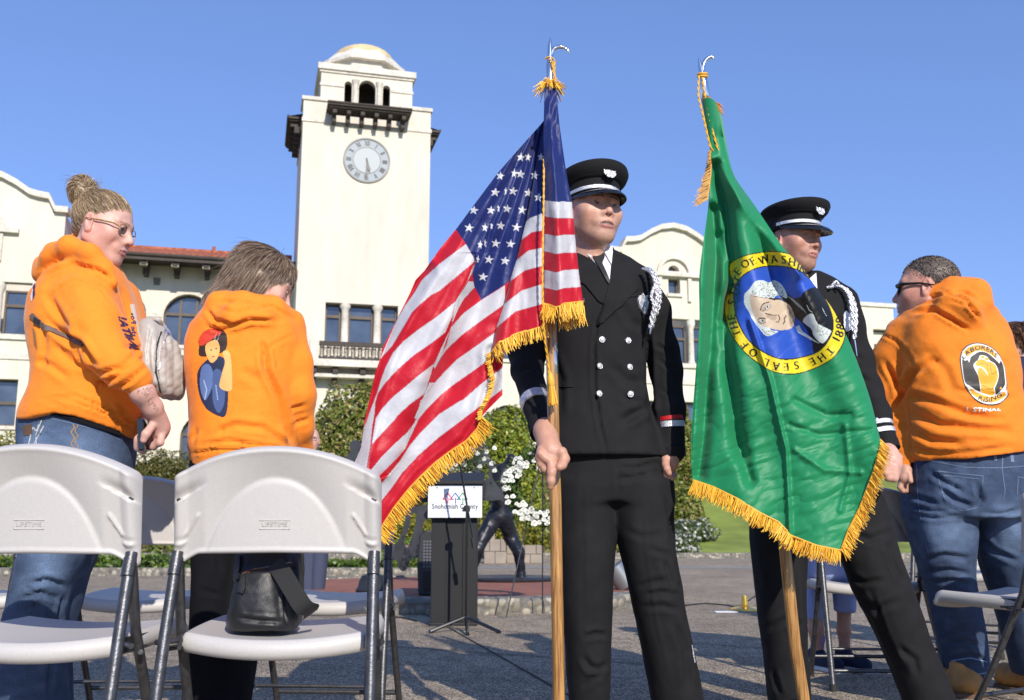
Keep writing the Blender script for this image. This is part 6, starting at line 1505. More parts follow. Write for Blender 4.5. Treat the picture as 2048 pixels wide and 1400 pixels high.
# hair: pulled back cap, elastic and a loose bun
blond = [(.38, .27, .15), (.26, .17, .09), (.55, .42, .27), (.16, .10, .06), (.33, .23, .13)]
def scalp(T_, sc, n, back, front=-.065, seed=1, ln=.03, cols=blond, lowz=-.02, thick=1.03):
    rng = np.random.default_rng(seed); d = rng.normal(size=(n * 4, 3)); d /= np.linalg.norm(d, axis=1, keepdims=True); p = d * np.array([.0765, .096, .084]) * thick + np.array([0, .018, .037])
    y, z, x = p[:, 1], p[:, 2], np.abs(p[:, 0]); k = (z > np.where(y > .02, -.05, lowz + (.02 - y) * .75)); p = p[k][:n]; nn = d[k][:n]; tgt = np.array(back)
    dirs = tgt - p; dirs /= np.linalg.norm(dirs, axis=1, keepdims=True); dirs = dirs - (dirs * nn).sum(1, keepdims=True) * nn * .95
    def curl(q, dd, i):
        c = (q - np.array([0, .018, .037])) / np.array([.0765, .096, .084]); c /= np.linalg.norm(c, axis=1, keepdims=True); t = tgt - q; t /= np.linalg.norm(t, axis=1, keepdims=True) + 1e-6; return t - (t * c).sum(1, keepdims=True) * c * .9
    return hair_ribbons('h', p, dirs, 6, ln / 6, .0006, cols, None, jit=.3, rng=rng, curl=curl)
back3 = (0, .085, .092)
Vh, Fh, Ch = scalp(T3, 1, 8500, back3, ln=.055)
s = Sdf(.0035); s.ell((0, .018, .037), (.0775, .097, .0845), .01); s.cap((0, .02, .0), (0, .075, -.02), .062, .03, .02); s.ell((0, -.085, -.028), (.085, .095, .082), .012, True); s.ell((0, -.0, -.075), (.095, .06, .06), .01, True); s.ell((.085, .0, -.01), (.02, .045, .04), .01, True); s.ell((-.085, .0, -.01), (.02, .045, .04), .01, True)
V2, F2 = s.solve(1); V2c = np.array(blond)[(np.abs(vnoise(V2 * np.array([90, 14, 14]), 4, 2)) * 4.9).astype(int).clip(0, 4)] * .8
s = Sdf(.0035); s.ell((0, .112, .112), (.040, .036, .050), .02, False, Euler((R(-25), 0, 0))); s.ell((0, .100, .092), (.024, .024, .02), .02)
V4, F4 = s.solve(1); V4 = crumple(V4, F4, .004, 60, 3); C4 = np.array(blond)[(np.abs(vnoise(V4 * np.array([60, 60, 16]), 9, 2)) * 4.9).astype(int).clip(0, 4)] * .8
rng = np.random.default_rng(3); n = 2200; d = rng.normal(size=(n, 3)); d /= np.linalg.norm(d, axis=1, keepdims=True); root_ = d * np.array([.038, .036, .048]) + np.array([0, .112, .112])
V5, F5, C5 = hair_ribbons('h', root_, np.cross(d, np.array([1, .2, 0])) + d * .25, 7, .009, .0006, blond, None, jit=.25, rng=rng, curl=lambda q, dd, i: dd * .9 - .9 * (q - np.array([0, .112, .112])) / .05 * .25 + np.array([0, .03, -.13]))
V6, F6, C6 = hair_ribbons('h', rng.normal(size=(40, 3)) * np.array([.05, .05, .012]) + np.array([0, .06, .12]), rng.normal(size=(40, 3)) + np.array([0, .3, 1.2]), 8, .007, .00045, blond, None, jit=1.2, grav=.12, rng=rng)
Vh, Fh, Ch = join([(Vh, Fh, Ch), (V2, F2, V2c), (V4, F4, C4), (V5, F5, C5), (V6, F6, C6)])
Tn = np.array(T3); Vh = (Vh * HS3) @ Tn[:3, :3].T + Tn[:3, 3]; mesh('hair', Vh, Fh, M['hairm'], p3, True, Ch)
# quilted grey backpack carried in front
bagm = pbr('grey_quilted_nylon', (.40, .38, .345), .45, bump=(300, .3), var=(14, .08), sheen=.2)
bp = thing('backpack', tuple(P(322, 800, Y3 + .06)), 'grey quilted backpack worn on the front of the woman with glasses', 'backpack')
s = Sdf(.005); g = Q(Y3 + .05)
s.loft(rows(Y3 + .05, [(642, 290, 322, 0, .05), (655, 282, 330, 0, .07), (690, 278, 345, 0, .085), (740, 282, 358, 0, .095), (775, 300, 361, 0, .09), (795, 318, 358, 0, .06)]), .02, 2.6); s.chain([g(345, 690, 9), g(356, 740, 12), g(352, 780, 10)], .03)
V, F = s.solve(2); px, py = proj(V)
N_ = vnorm(V, F); m_ = np.clip((px - 318) / 10, 0, 1); u_ = (px - 318) / 15; v_ = (py + px * .3) / 17; cell = np.abs(np.sin(u_ * math.pi)) ** .4 * np.abs(np.sin(v_ * math.pi + np.floor(u_) * 1.57)) ** .4
V = V + N_ * (m_ * .0035 * cell)[:, None]; V = folds(V, F, [([(303, 655), (296, 700), (300, 760)], 2.5, .006), ([(318, 665), (312, 720), (318, 780)], 2.5, .006), ([(330, 668), (338, 700)], 3, .005)]); V = crumple(V, F, .002, 40, 2)
mesh('pack', V, F, bagm, bp); bb_ = bvh_of(V, F)
patch('zipper', stroke([(322, 664), (313, 700), (311, 745), (322, 785)], 2.5), bb_, M['dark_metal'], bp, .001, .002, 2.5); patch('zip_pull', stroke([(328, 660), (338, 672)], 4), bb_, M['chrome'], bp, .003, .002, 2.5); patch('zipper', stroke([(333, 668), (322, 700), (318, 740)], 2), bb_, M['silver'], bp, .001, .002, 2.5)
mb = MB(); mb.tube([Vector(v) for v in bez([P(296, 648, Y3), P(303, 638, Y3), P(318, 640, Y3), P(324, 650, Y3 + .02)], 5)], .006, 8, flat=.5); mb.build('handle', bagm, bp, True)
mb = MB(); mb.tube([Vector(v) for v in bez([P(282, 700, Y3 - .02), P(272, 660, Y3 - .03), P(262, 610, Y3 - .02)], 5)], .010, 8, flat=.5); mb.build('strap', bagm, bp, True)
# ------------------------------------------------------------------ WOMAN 2 (bob, seen from behind)
Y4 = 2.95; q = Q(Y4)
p4 = person((P(490, 900, Y4)[0], Y4, 0), 'woman with shoulder length hair in orange hoodie with printed figure on the back')
s = Sdf(.0075)
s.loft(rows(Y4, [(612, 440, 560, .02, .08), (630, 412, 585, .02, .105), (655, 386, 604, 0, .13), (690, 376, 606, 0, .14), (740, 377, 600, 0, .15), (800, 382, 594, 0, .15), (850, 386, 590, 0, .15), (895, 380, 590, 0, .15), (915, 384, 588, 0, .145), (945, 388, 584, 0, .14)]), .03, 2.3)
s.chain([q(572, 668, 40, .02), q(590, 730, 37, .0), q(600, 790, 33, -.01), q(602, 850, 27, .03), q(602, 900, 24, .09), q(606, 930, 20, .14)], .02)
s.chain([q(394, 675, 20, .1), q(388, 760, 18, .12)], .03)
s.chain([q(418, 640, 20, -.02), q(440, 612, 24, -.06), q(490, 612, 26, -.08), q(545, 620, 26, -.06), q(585, 640, 17, .0), q(594, 655, 10, .02)], .03); s.chain([q(425, 640, 20, -.08), q(470, 632, 20, -.13), q(530, 632, 14, -.12)], .03); s.chain([q(455, 606, 18, .0), q(480, 590, 14, .03), q(540, 606, 14, .03)], .03)
L = [([(410, 652), (440, 660), (500, 640), (560, 642)], 4, .010), ([(412, 618), (430, 640), (470, 650)], 4, .010), ([(430, 615), (470, 625), (540, 612), (590, 640)], 3, .006), ([(440, 605), (480, 603), (545, 618)], 3, .006), ([(524, 715), (545, 690), (590, 668)], 2.5, .005), ([(524, 695), (532, 740), (556, 790), (572, 850), (588, 898)], 6, .016), ([(524, 680), (530, 700), (540, 740)], 5, .008),
     ([(435, 865), (470, 850), (540, 858)], 6, .008), ([(400, 890), (460, 882), (530, 893), (580, 905)], 4, .009), ([(378, 908), (420, 900), (500, 898), (580, 912)], 3, .007), ([(520, 850), (560, 880), (585, 900)], 5, .007), ([(440, 870), (445, 855)], 4, .006), ([(575, 820), (610, 810)], 4, .005), ([(580, 850), (618, 838)], 4, .005), ([(384, 880), (395, 860)], 4, .006), ([(410, 700), (480, 690)], 9, .003), ([(480, 740), (520, 760)], 8, .004)]
V, F = s.solve(2); V = crumple(V, F, .006, (7, 7, 5), 12); V = crumple(V, F, .0022, (24, 24, 15), 14); V = folds(V, F, L); mesh('hoodie', V, F, M['orange'], p4); hb4 = bvh_of(V, F)
# printed figure: a generic seated person motif in the same colours (plain stand-in for a known artwork)
red_, navy_, blue_, skin_, dk = (.62, .05, .02), (.012, .02, .06), (.10, .17, .36), (.75, .42, .13), (.03, .015, .01)
ly = [(bez([(424, 715), (452, 722), (456, 790), (452, 828), (440, 832), (412, 815), (398, 780), (398, 740)], 5, True), navy_), (bez([(404, 735), (420, 730), (428, 760), (412, 800), (401, 775)], 5, True), blue_), (bez([(428, 742), (446, 748), (450, 800), (438, 826), (426, 800)], 5, True), (.06, .10, .24)),
      (bez([(400, 690), (404, 670), (425, 660), (450, 664), (454, 690), (444, 705), (402, 712)], 5, True), dk), (bez([(412, 690), (432, 680), (440, 695), (436, 715), (424, 726), (414, 712)], 5, True), skin_), (bez([(398, 682), (408, 664), (430, 657), (444, 664), (428, 676), (404, 692)], 5, True), red_)]
for i in range(12): a = (402 + (i * 37 % 38), 664 + (i * 23 % 20)); ly.append(([(a[0], a[1]), (a[0] + 1.6, a[1] + .6), (a[0] + .8, a[1] + 2)], (.8, .75, .7)) if 401 < a[0] < 440 else ([(0, 0), (0, 0), (0, 0)], dk))
ly = [l for l in ly if l[0][0] != (0, 0)]
ly += [(bez([(444, 748), (440, 775), (462, 782), (464, 760), (462, 718), (456, 702), (446, 706), (450, 725)], 5, True), skin_), (bez([(420, 700), (424, 699), (424, 702)], 3, True), dk), (bez([(430, 697), (434, 696), (434, 699)], 3, True), dk), (stroke([(424, 714), (430, 713)], 2), (.5, .04, .03)), (stroke([(408, 760), (414, 780), (410, 800)], 2), (.35, .45, .62)), (stroke([(432, 770), (436, 800)], 2), (.25, .33, .5))]
decal('back_print', ly, hb4, M['print'], p4, .9, .0015)
# black trousers
s = Sdf(.0085); s.loft(rows(Y4, [(915, 384, 590, 0, .13), (960, 382, 600, 0, .14), (1020, 382, 608, 0, .14), (1060, 384, 606, 0, .12)]), .03, 2.4)
s.loft(rows(Y4, [(1030, 383, 490, -.01, .10), (1110, 384, 476, 0, .095), (1200, 385, 462, 0, .09), (1300, 386, 450, .02, .08), (1400, 388, 446, .03, .075), (1490, 392, 440, .04, .07)])); s.loft(rows(Y4, [(1030, 488, 607, .02, .10), (1110, 478, 603, .02, .095), (1200, 460, 560, .03, .09), (1300, 450, 516, .05, .08), (1400, 436, 502, .06, .075), (1490, 432, 490, .07, .07)]))
cloth('trousers', s, M['black_cloth'], p4, [([(430, 1060), (440, 1150)], 6, .006), ([(400, 1180), (440, 1190)], 5, .006)], ((.003, 9), (.002, 26)), 9)
s = Sdf(.008); shoe(s, Y4, 415, 1475, 85, 165, 18, .05); shoe(s, Y4, 465, 1475, 85, 160, 18, .07); V, F = s.solve(1); mesh('shoes', V, F, M['leather'], p4)
HS4 = .91; O4 = P(525, 570, Y4 - .0)
hv, hf, hc = head_mesh(HS4, 1.0, 0, 0, skin=np.array([.62, .36, .27]), fem=True, brow=(.1, .06, .04), eyeopen=.5); hv, T4 = place(hv, O4, 108, 24, 0)
s = Sdf(.02); s.loft(rows(Y4, [(600, 470, 550, 0, .06), (660, 430, 570, 0, .1), (900, 420, 560, 0, .1), (1050, 420, 570, 0, .09)]), .03).chain([q(430, 1050, 30), q(425, 1200, 24), q(415, 1470, 16, .05)], .02).chain([q(545, 1050, 30), q(510, 1200, 24, .03), q(465, 1470, 16, .07)], .02).chain([q(575, 680, 20), q(600, 800, 16), q(603, 920, 14, .12), q(600, 950, 14, .14)], .02)
s2 = Sdf(.003); 
s2.chain([q(604, 925, 14, .14), q(598, 948, 16, .16)], .01)
for i in range(4): s2.chain([q(606 - i * 5, 950, 7, .15), q(604 - i * 5, 972, 6.5, .15), q(596 - i * 3, 980, 6, .17)], .005)
s2.chain([q(588, 940, 7, .13), q(584, 960, 6.5, .12)], .008)
Va, Fa = s2.solve(1); V3, F3 = s.solve(1); bV, bF, bC = join([(hv, hf, hc), (V3, F3, SKIN), (Va, Fa, SKIN)]); mesh('body', bV, bF, M['skin'], p4, True, bC)
brown = [(.20, .14, .095), (.26, .185, .13), (.15, .10, .07), (.36, .27, .20), (.22, .155, .11)]
s = Sdf(.0045); s.ell((0, .020, .038), (.084, .103, .090), .01); s.cap((.0, .055, .0), (0, .090, -.075), .070, .048, .03); s.cap((.062, .02, -.0), (.060, .035, -.085), .03, .02, .03); s.cap((-.062, .02, -.0), (-.060, .035, -.085), .03, .02, .03); s.ell((0, -.105, -.04), (.073, .108, .10), .012, True)
s.ell((0, .06, -.145), (.13, .16, .05), .01, True)
V2, F2 = s.solve(1); N2 = vnorm(V2, F2); st_ = vnoise(V2 * np.array([150, 150, 9]), 5, 2); V2 = V2 + N2 * (st_ * .002)[:, None]; C2 = np.array(brown)[(np.abs(vnoise(V2 * np.array([120, 120, 6]), 4, 2)) * 5.5).astype(int).clip(0, 4)]
rng = np.random.default_rng(11); n = 10500; idx_ = rng.integers(0, len(V2), n); rp = V2[idx_] + N2[idx_] * .002; top_ = np.array([0.012, .0, .128])
def fall(q_, dd, i):
    t = q_ - top_; rad = t.copy(); rad[:, 2] = 0; rad /= np.linalg.norm(rad, axis=1, keepdims=True) + 1e-6; k = np.clip((q_[:, 2:3] - .03) / .09, 0, 1); d_ = rad * (k * .9 + .05) + np.array([0, .12, -1]) * (1.05 - k * .75); return dd * .3 + d_
V5, F5, C5 = hair_ribbons('h', rp, fall(rp, np.zeros_like(rp), 0), 8, .0075, .0007, brown, None, jit=.22, rng=rng, curl=fall)
V6, F6, C6 = hair_ribbons('h', rp[:260] + rng.normal(size=(260, 3)) * .003, fall(rp[:260], np.zeros((260, 3)), 0) + rng.normal(size=(260, 3)) * .4, 10, .009, .0005, brown, None, jit=.7, rng=rng, curl=lambda q_, dd, i: dd + np.array([0, .03, -.1]))
Vh, Fh, Ch = join([(V2, F2, C2), (V5, F5, C5), (V6, F6, C6)]); Tn = np.array(T4); Vh = (Vh * HS4) @ Tn[:3, :3].T + Tn[:3, 3]; mesh('hair', Vh, Fh, M['hairm'], p4, True, Ch)
# ------------------------------------------------------------------ HEAVY MAN RIGHT
Y5 = 4.2; q = Q(Y5)
p5 = person((P(1930, 1000, Y5)[0], Y5, 0), 'heavy man with cropped hair and sunglasses in orange hoodie with fist emblem')
s = Sdf(.010)
s.loft(rows(Y5, [(606, 1840, 1960, 0, .13), (625, 1812, 1982, 0, .17), (655, 1795, 1998, 0, .21), (700, 1790, 2014, 0, .24), (760, 1796, 2026, 0, .25), (820, 1800, 2034, 0, .25), (860, 1802, 2045, 0, .25), (900, 1804, 2056, 0, .25), (922, 1812, 2052, 0, .24)]), .04, 2.3)
s.chain([q(1812, 680, 42, .02), q(1786, 720, 38, .05), q(1778, 770, 38, .08), q(1795, 830, 34, .06), q(1806, 890, 27, .02), q(1812, 935, 22, -.02)], .03)
s.chain([q(1985, 690, 34, .05), q(2006, 760, 30, .12), q(2015, 830, 26, .2)], .03)
s.chain([q(1830, 622, 20, 0), q(1862, 596, 27, -.05), q(1905, 585, 30, -.10), q(1945, 590, 32, -.12), q(1960, 610, 28, -.15)], .04); s.chain([q(1900, 610, 28, -.16), q(1935, 625, 28, -.2), q(1948, 645, 15, -.2)], .03); s.chain([q(1850, 600, 24, .05), q(1910, 580, 24, .08), q(1955, 590, 22, .02)], .04)
L = [([(1825, 625), (1870, 620), (1905, 640), (1940, 662)], 4, .016), ([(1835, 605), (1880, 590), (1930, 585), (1968, 610)], 3, .010), ([(1880, 580), (1930, 600), (1965, 640)], 3, .010), ([(1900, 600), (1940, 612), (1960, 640)], 3, .008), ([(1762, 668), (1790, 680), (1815, 705), (1830, 735)], 3, .007), ([(1832, 735), (1815, 770), (1785, 820)], 6, .018), ([(1822, 750), (1860, 725), (1880, 722)], 6, .008),
     ([(1812, 790), (1860, 800), (1940, 830), (2000, 840)], 7, .013), ([(1820, 825), (1880, 850), (1960, 858), (2030, 862)], 7, .013), ([(1810, 850), (1860, 880), (1930, 888)], 6, .010), ([(1808, 888), (1870, 910), (1950, 905), (2040, 890)], 6, .008), ([(1818, 800), (1822, 860), (1820, 915)], 2, .005), ([(1780, 740), (1800, 780)], 5, .010), ([(1768, 720), (1790, 760), (1800, 800)], 5, .010), ([(1785, 830), (1812, 838)], 4, .008), ([(1900, 780), (1980, 790), (2025, 800)], 6, .006), ([(1850, 700), (1890, 740), (1910, 790)], 9, .006)]
V, F = s.solve(2); V = crumple(V, F, .009, (6, 6, 8), 22); V = crumple(V, F, .003, (20, 20, 26), 24); V = folds(V, F, L)
px, py = proj(V); hem = 925 - np.clip(px - 1880, 0, 200) * .13; V[:, 2] += mpp(900, Y5) * np.clip(py - hem, 0, 99) * (px > 1820)
mesh('hoodie', V, F, M['orange2'], p5); hb5 = bvh_of(V, F)
# fist emblem between two ribbons
bk_, wt_, gd_ = (.03, .026, .024), (.78, .76, .72), (.80, .38, .02)
def ec(pts): return [(1900 + x / 5.385, 640 + y / 5.385) for x, y in pts]
ly = [(ec(bez([(108, 415), (130, 330), (190, 270), (290, 245), (380, 262), (460, 305), (520, 360), (560, 440), (590, 520), (600, 600), (612, 690), (608, 760), (628, 800), (600, 850), (540, 900), (440, 918), (340, 900), (260, 850), (215, 800), (180, 740), (150, 690), (130, 600), (115, 500)], 4, True)), bk_),
      (ec(bez([(118, 410), (145, 330), (200, 280), (290, 255), (380, 272), (455, 312), (515, 370), (555, 435), (585, 520), (597, 610), (605, 690), (600, 755), (618, 800), (590, 845), (535, 890), (440, 908), (345, 890), (268, 845), (222, 795), (190, 735), (158, 690), (138, 600), (124, 500)], 4, True)), wt_),
      (ec(bez([(130, 430), (170, 440), (250, 380), (330, 340), (430, 370), (500, 430), (550, 450), (575, 520), (585, 600), (590, 690), (560, 740), (500, 800), (420, 830), (330, 800), (250, 735), (210, 710), (165, 680), (145, 600)], 4, True)), bk_),
      (ec(bez([(250, 490), (300, 430), (320, 385), (360, 382), (400, 400), (430, 440), (480, 470), (515, 540), (520, 620), (500, 690), (480, 740), (485, 805), (400, 820), (335, 790), (320, 700), (300, 600)], 4, True)), wt_),
      (ec(bez([(272, 488), (305, 430), (350, 425), (405, 450), (440, 455), (485, 490), (505, 550), (512, 620), (490, 690), (470, 735), (476, 800), (400, 812), (340, 785), (328, 700), (300, 590), (300, 530), (330, 515), (380, 560), (405, 600), (400, 570), (350, 510)], 3, True)), gd_),
      (ec(bez([(322, 395), (360, 388), (368, 408), (340, 415)], 4, True)), gd_), (ec(bez([(372, 412), (408, 410), (412, 430), (385, 436)], 4, True)), gd_),
      (ec(stroke([(330, 470), (350, 475), (380, 470)], 5)), bk_), (ec(stroke([(400, 470), (398, 520), (410, 545)], 5)), bk_), (ec(stroke([(432, 480), (435, 530), (445, 555)], 5)), bk_), (ec(stroke([(440, 575), (470, 580), (490, 560)], 5)), bk_), (ec(stroke([(350, 705), (400, 735), (440, 745), (470, 730)], 5)), bk_),
      (ec([(130, 340), (190, 285), (260, 262), (330, 262), (400, 280), (460, 315), (510, 365), (540, 430), (530, 470), (500, 440), (480, 420), (440, 385), (400, 355), (340, 340), (280, 345), (230, 380), (205, 460), (185, 425), (115, 415), (145, 380)]), wt_), (ec([(145, 345), (200, 295), (265, 272), (330, 270), (395, 290), (450, 325), (498, 370), (480, 405), (435, 370), (390, 345), (330, 330), (275, 335), (225, 365), (190, 395), (170, 380)]), gd_),
      (ec([(190, 740), (240, 735), (340, 780), (420, 815), (500, 800), (560, 755), (610, 760), (618, 800), (580, 850), (530, 885), (440, 905), (350, 885), (275, 845), (225, 800)]), wt_), (ec([(215, 790), (240, 760), (330, 800), (420, 830), (510, 815), (575, 770), (605, 795), (570, 840), (520, 872), (440, 890), (355, 872), (285, 835)]), gd_), (ec([(200, 742), (240, 742), (270, 765), (235, 785)]), gd_), (ec([(530, 745), (545, 715), (560, 745)]), gd_)]
t_, w_ = textpolys('LABORERS', lambda x, y: (x, y), bold=.03)
def arc1(x, y): a = R(-52 + 100 * x / w_); r = 290 + 62 * y; return ec([(325 + r * math.sin(a) * .78, 605 - r * math.cos(a) * 1.02 + 10)])[0]
for p in t_: ly.append(([arc1(x, y) for x, y in p], bk_))
t_, w2_ = textpolys('RiSiNG', lambda x, y: (x, y), bold=.03)
def arc2(x, y): a = R(-33 + 66 * x / w2_); r = 300 - 68 * y; return ec([(430 + r * math.sin(a) * .82, 588 + r * math.cos(a) * .98 - 3 - (x / w2_ - .5) * 40)])[0]
for p in t_: ly.append(([arc2(x, y) for x, y in p], bk_))
t_, w3_ = textpolys('I. STINAL', lambda x, y: (x, y), bold=.02)
for p in t_: ly.append(([ec([(170 + 380 * x / w3_ + 12 * y, 975 - 58 * y * (1 - .35 * x / w3_) + 8 * math.sin(x / w3_ * 3))])[0] for x, y in p], (.85, .82, .78)))
decal('back_emblem', ly, hb5, M['print'], p5, .55, .002)
s = Sdf(.0095)
s.loft(rows(Y5, [(898, 1812, 2060, 0, .21), (940, 1811, 2064, 0, .22), (985, 1812, 2066, 0, .22), (1035, 1814, 2066, 0, .20)]), .04, 2.3)
s.loft(rows(Y5, [(1000, 1813, 1950, 0, .17), (1060, 1818, 1948, 0, .155), (1100, 1830, 1945, 0, .145), (1130, 1840, 1944, .01, .135), (1170, 1856, 1948, .01, .12), (1250, 1872, 1964, .03, .11), (1320, 1892, 1976, .05, .095), (1352, 1900, 1986, .05, .095)]), .02, 2.3)
s.loft(rows(Y5, [(1000, 1940, 2068, .02, .17), (1060, 1952, 2072, .02, .155), (1130, 1968, 2084, .04, .14), (1200, 1990, 2094, .06, .12), (1300, 2016, 2108, .08, .11), (1352, 2030, 2118, .08, .1)]), .02, 2.3)
L = [([(1860, 945), (1890, 965), (1930, 985)], 5, .010), ([(1880, 975), (1910, 1000), (1945, 1012)], 5, .010), ([(1815, 990), (1850, 1000), (1880, 1010)], 5, .009), ([(1818, 1012), (1860, 1020), (1900, 1026)], 4, .007), ([(1952, 960), (1962, 1000), (1948, 1020)], 5, .012), ([(1826, 1030), (1870, 1035), (1940, 1030)], 4, .006), ([(1845, 1120), (1890, 1110), (1942, 1118)], 5, .009), ([(1850, 1145), (1900, 1140), (1945, 1150)], 5, .010), ([(1866, 1165), (1910, 1160), (1945, 1172)], 4, .008), ([(1895, 1290), (1930, 1280), (1960, 1295)], 4, .008), ([(1900, 1318), (1940, 1310), (1975, 1322)], 4, .008), ([(1958, 1070), (1985, 1100), (2040, 1125)], 5, .009), ([(1960, 1025), (2000, 1030), (2040, 1020)], 5, .008)]
V, F = cloth('jeans', s, M['denim'], p5, L, ((.005, 8), (.0025, 22)), 16, 2, denim_col((.030, .052, .105), [(1890, 1060, 45, 40, .75), (2020, 1060, 40, 45, .95), (1905, 975, 35, 25, .25)])); jb5 = bvh_of(V, F)
ly = [(stroke([(1845, 918), (1930, 935), (2000, 936), (2048, 932)], 1.3), (.085, .125, .21)), (stroke([(1870, 942), (1966, 952), (1964, 990), (1955, 1015), (1925, 1022), (1895, 1012), (1885, 985), (1873, 945)], 1.5), (.085, .125, .21)), (stroke([(1877, 950), (1960, 958)], 1.1), (.085, .125, .21)), (stroke([(2005, 912), (2004, 940), (2010, 980), (2006, 1000)], 1.5), (.085, .125, .21)), (stroke([(2034, 953), (2048, 956)], 1.5), (.085, .125, .21)), (stroke([(2036, 955), (2034, 990)], 1.4), (.085, .125, .21)), (stroke([(1834, 930), (1836, 1000), (1846, 1060), (1858, 1110)], 1.3), (.085, .125, .21)), ([(1987, 909), (1993, 909), (1994, 921), (1988, 921)], (.12, .17, .28)), ([(2020, 909), (2026, 910), (2028, 924), (2022, 924)], (.12, .17, .28)), (stroke([(1903, 1322), (1940, 1316), (1974, 1324)], 1.2), (.25, .32, .42)), (stroke([(1897, 1340), (1935, 1352), (1975, 1345)], 1.2), (.25, .32, .42))]
decal('stitching', ly, jb5, M['print'], p5, .7, .0016)
for x0, y0, dx in ((1905, 1380, 1), (2040, 1372, 1)):
    s = Sdf(.007); a = P(x0 + 35, y0, Y5 - .02 if x0 < 2000 else Y5 + .05); a[2] = .055; s.cap(a, a + np.array([-.05, .16, .0]), .055, .05, .03); s.cap(a + np.array([-.01, .02, .0]), a + np.array([-.02, .03, .06]), .042, .042, .03); V, F = s.solve(1); V[:, 2] = np.maximum(V[:, 2], .02); mesh('boot', crumple(V, F, .003, 20), F, M['tan'], p5)
    mb = MB(); c_ = a; mb.box((c_[0] - .09, c_[1] - .06, .0), (c_[0] + .05, c_[1] + .20, .022)); mb.build('boot_sole', pbr('brown_sole', (.12, .06, .03), .8), p5, bevel=.008)
HS5 = 1.2; O5 = P(1852, 580, Y5 - .02); hv, hf, hc = head_mesh(HS5, 1.12, 0, .3, skin=np.array([.52, .27, .19])); hv, T5 = place(hv, O5, -118, -2, 0)
s = Sdf(.03); s.loft(rows(Y5, [(620, 1850, 1940, 0, .1), (700, 1840, 1960, 0, .15), (900, 1850, 2000, 0, .16), (1020, 1850, 2010, 0, .14)]), .04).chain([q(1885, 1040, 34), q(1895, 1170, 26), q(1935, 1345, 18, .05)], .02).chain([q(2010, 1040, 34), q(2030, 1170, 28, .05), q(2070, 1345, 20, .08)], .02).chain([q(1815, 690, 24), q(1782, 760, 22, .08), q(1806, 900, 14)], .02).chain([q(1985, 700, 20, .05), q(2013, 820, 16, .2)], .02)
V3, F3 = s.solve(1); s = Sdf(.003); g = Q(Y5 - .05); s.chain([g(1811, 940, 13), g(1808, 955, 14)], .01)
for i in range(4): s.chain([g(1803 + i * 5, 960, 6, i * .01), g(1800 + i * 5, 975, 5.5, i * .01), g(1806 + i * 3, 982, 5, i * .01)], .005)
s.chain([g(1818, 948, 6, -.02), g(1821, 962, 5.5, -.03)], .006); V4, F4 = s.solve(1)
bV, bF, bC = join([(hv, hf, hc), (V3, F3, SKIN), (V4, F4, np.array([.52, .28, .2]))]); mesh('body', bV, bF, M['skin'], p5, True, bC)
shorthair(T5, HS5, p5, [(.10, .075, .055), (.16, .12, .095), (.06, .045, .035), (.22, .18, .15)], 5200, -.035, .009)
gl = thing('sunglasses', (0, 0, 0), None, None); gl.parent = p5
for k in ('label', 'category'):
    if k in gl: del gl[k]
for sx in (-1, 1):
    mb = MB(); mb.tube([T5 @ (Vector((sx * .058, -.088, .008)) * HS5), T5 @ (Vector((sx * .080, -.075, .010)) * HS5), T5 @ (Vector((sx * .084, -.01, .008)) * HS5), T5 @ (Vector((sx * .083, .035, -.002)) * HS5)], [.011, .008, .0045, .003], 8); o = mb.build('temple', M['gloss_black'], p5, True); o.parent = gl
    mb = MB(); pts = [(sx * .034 + .027 * math.copysign(abs(math.cos(t)) ** .6, math.cos(t)), .0 + .021 * math.copysign(abs(math.sin(t)) ** .6, math.sin(t))) for t in np.linspace(0, 2 * math.pi, 24, endpoint=False)]
    V = [T5 @ (Vector((x, -.096 + abs(x) * .12, z)) * HS5) for x, z in pts] + [T5 @ (Vector((x, -.090 + abs(x) * .12, z)) * HS5) for x, z in pts]; mb.add(V, [tuple(range(24)), tuple(range(24, 48))[::-1]] + [(i, (i + 1) % 24, (i + 1) % 24 + 24, i + 24) for i in range(24)]); o = mb.build('lens', M['glass_dark'], p5, True); o.parent = gl
# ------------------------------------------------------------------ BACKGROUND PEOPLE
Y6 = 5.6; q = Q(Y6); p6 = person((P(2050, 900, Y6)[0], Y6, 0), 'person with reddish brown hair in navy sweatshirt at the right edge')
s = Sdf(.010); s.loft(rows(Y6, [(716, 2015, 2080, 0, .07), (735, 1995, 2110, 0, .11), (780, 1988, 2118, 0, .13), (880, 1992, 2110, 0, .13), (930, 1990, 2112, 0, .13)]), .03).chain([q(2006, 745, 18), q(1998, 810, 16), q(2002, 880, 14, -.05)], .03)
cloth('sweatshirt', s, M['navy'], p6, [], ((.006, 9), (.003, 22)), 3)
s = Sdf(.012); s.loft(rows(Y6, [(915, 1992, 2110, 0, .12), (990, 1994, 2108, 0, .12)]), .03); s.chain([q(2022, 980, 24), q(2026, 1120, 19), q(2030, 1262, 15)], .03).chain([q(2080, 980, 24), q(2086, 1120, 19), q(2090, 1262, 15)], .03); cloth('trousers', s, M['denim'], p6, [], ((.004, 9),), 3, 1, denim_col((.03, .05, .1)))
hv, hf, hc = head_mesh(1.0, 1.0, 0, 0, skin=np.array([.66, .42, .34]), fem=True, h=.004); hv, T6 = place(hv, P(2040, 688, Y6), -112, 10, 0)
s = Sdf(.02); s.cap(*[q(2048, 730, 14)[0], q(2050, 900, 16)[0], .05, .09]); V3, F3 = s.solve(1); s = Sdf(.01); s.chain([q(2024, 1260, 9), q(2024, 1275, 9, -.08)], .02).chain([q(2090, 1260, 9), q(2090, 1275, 9, -.08)], .02); V4, F4 = s.solve(1)
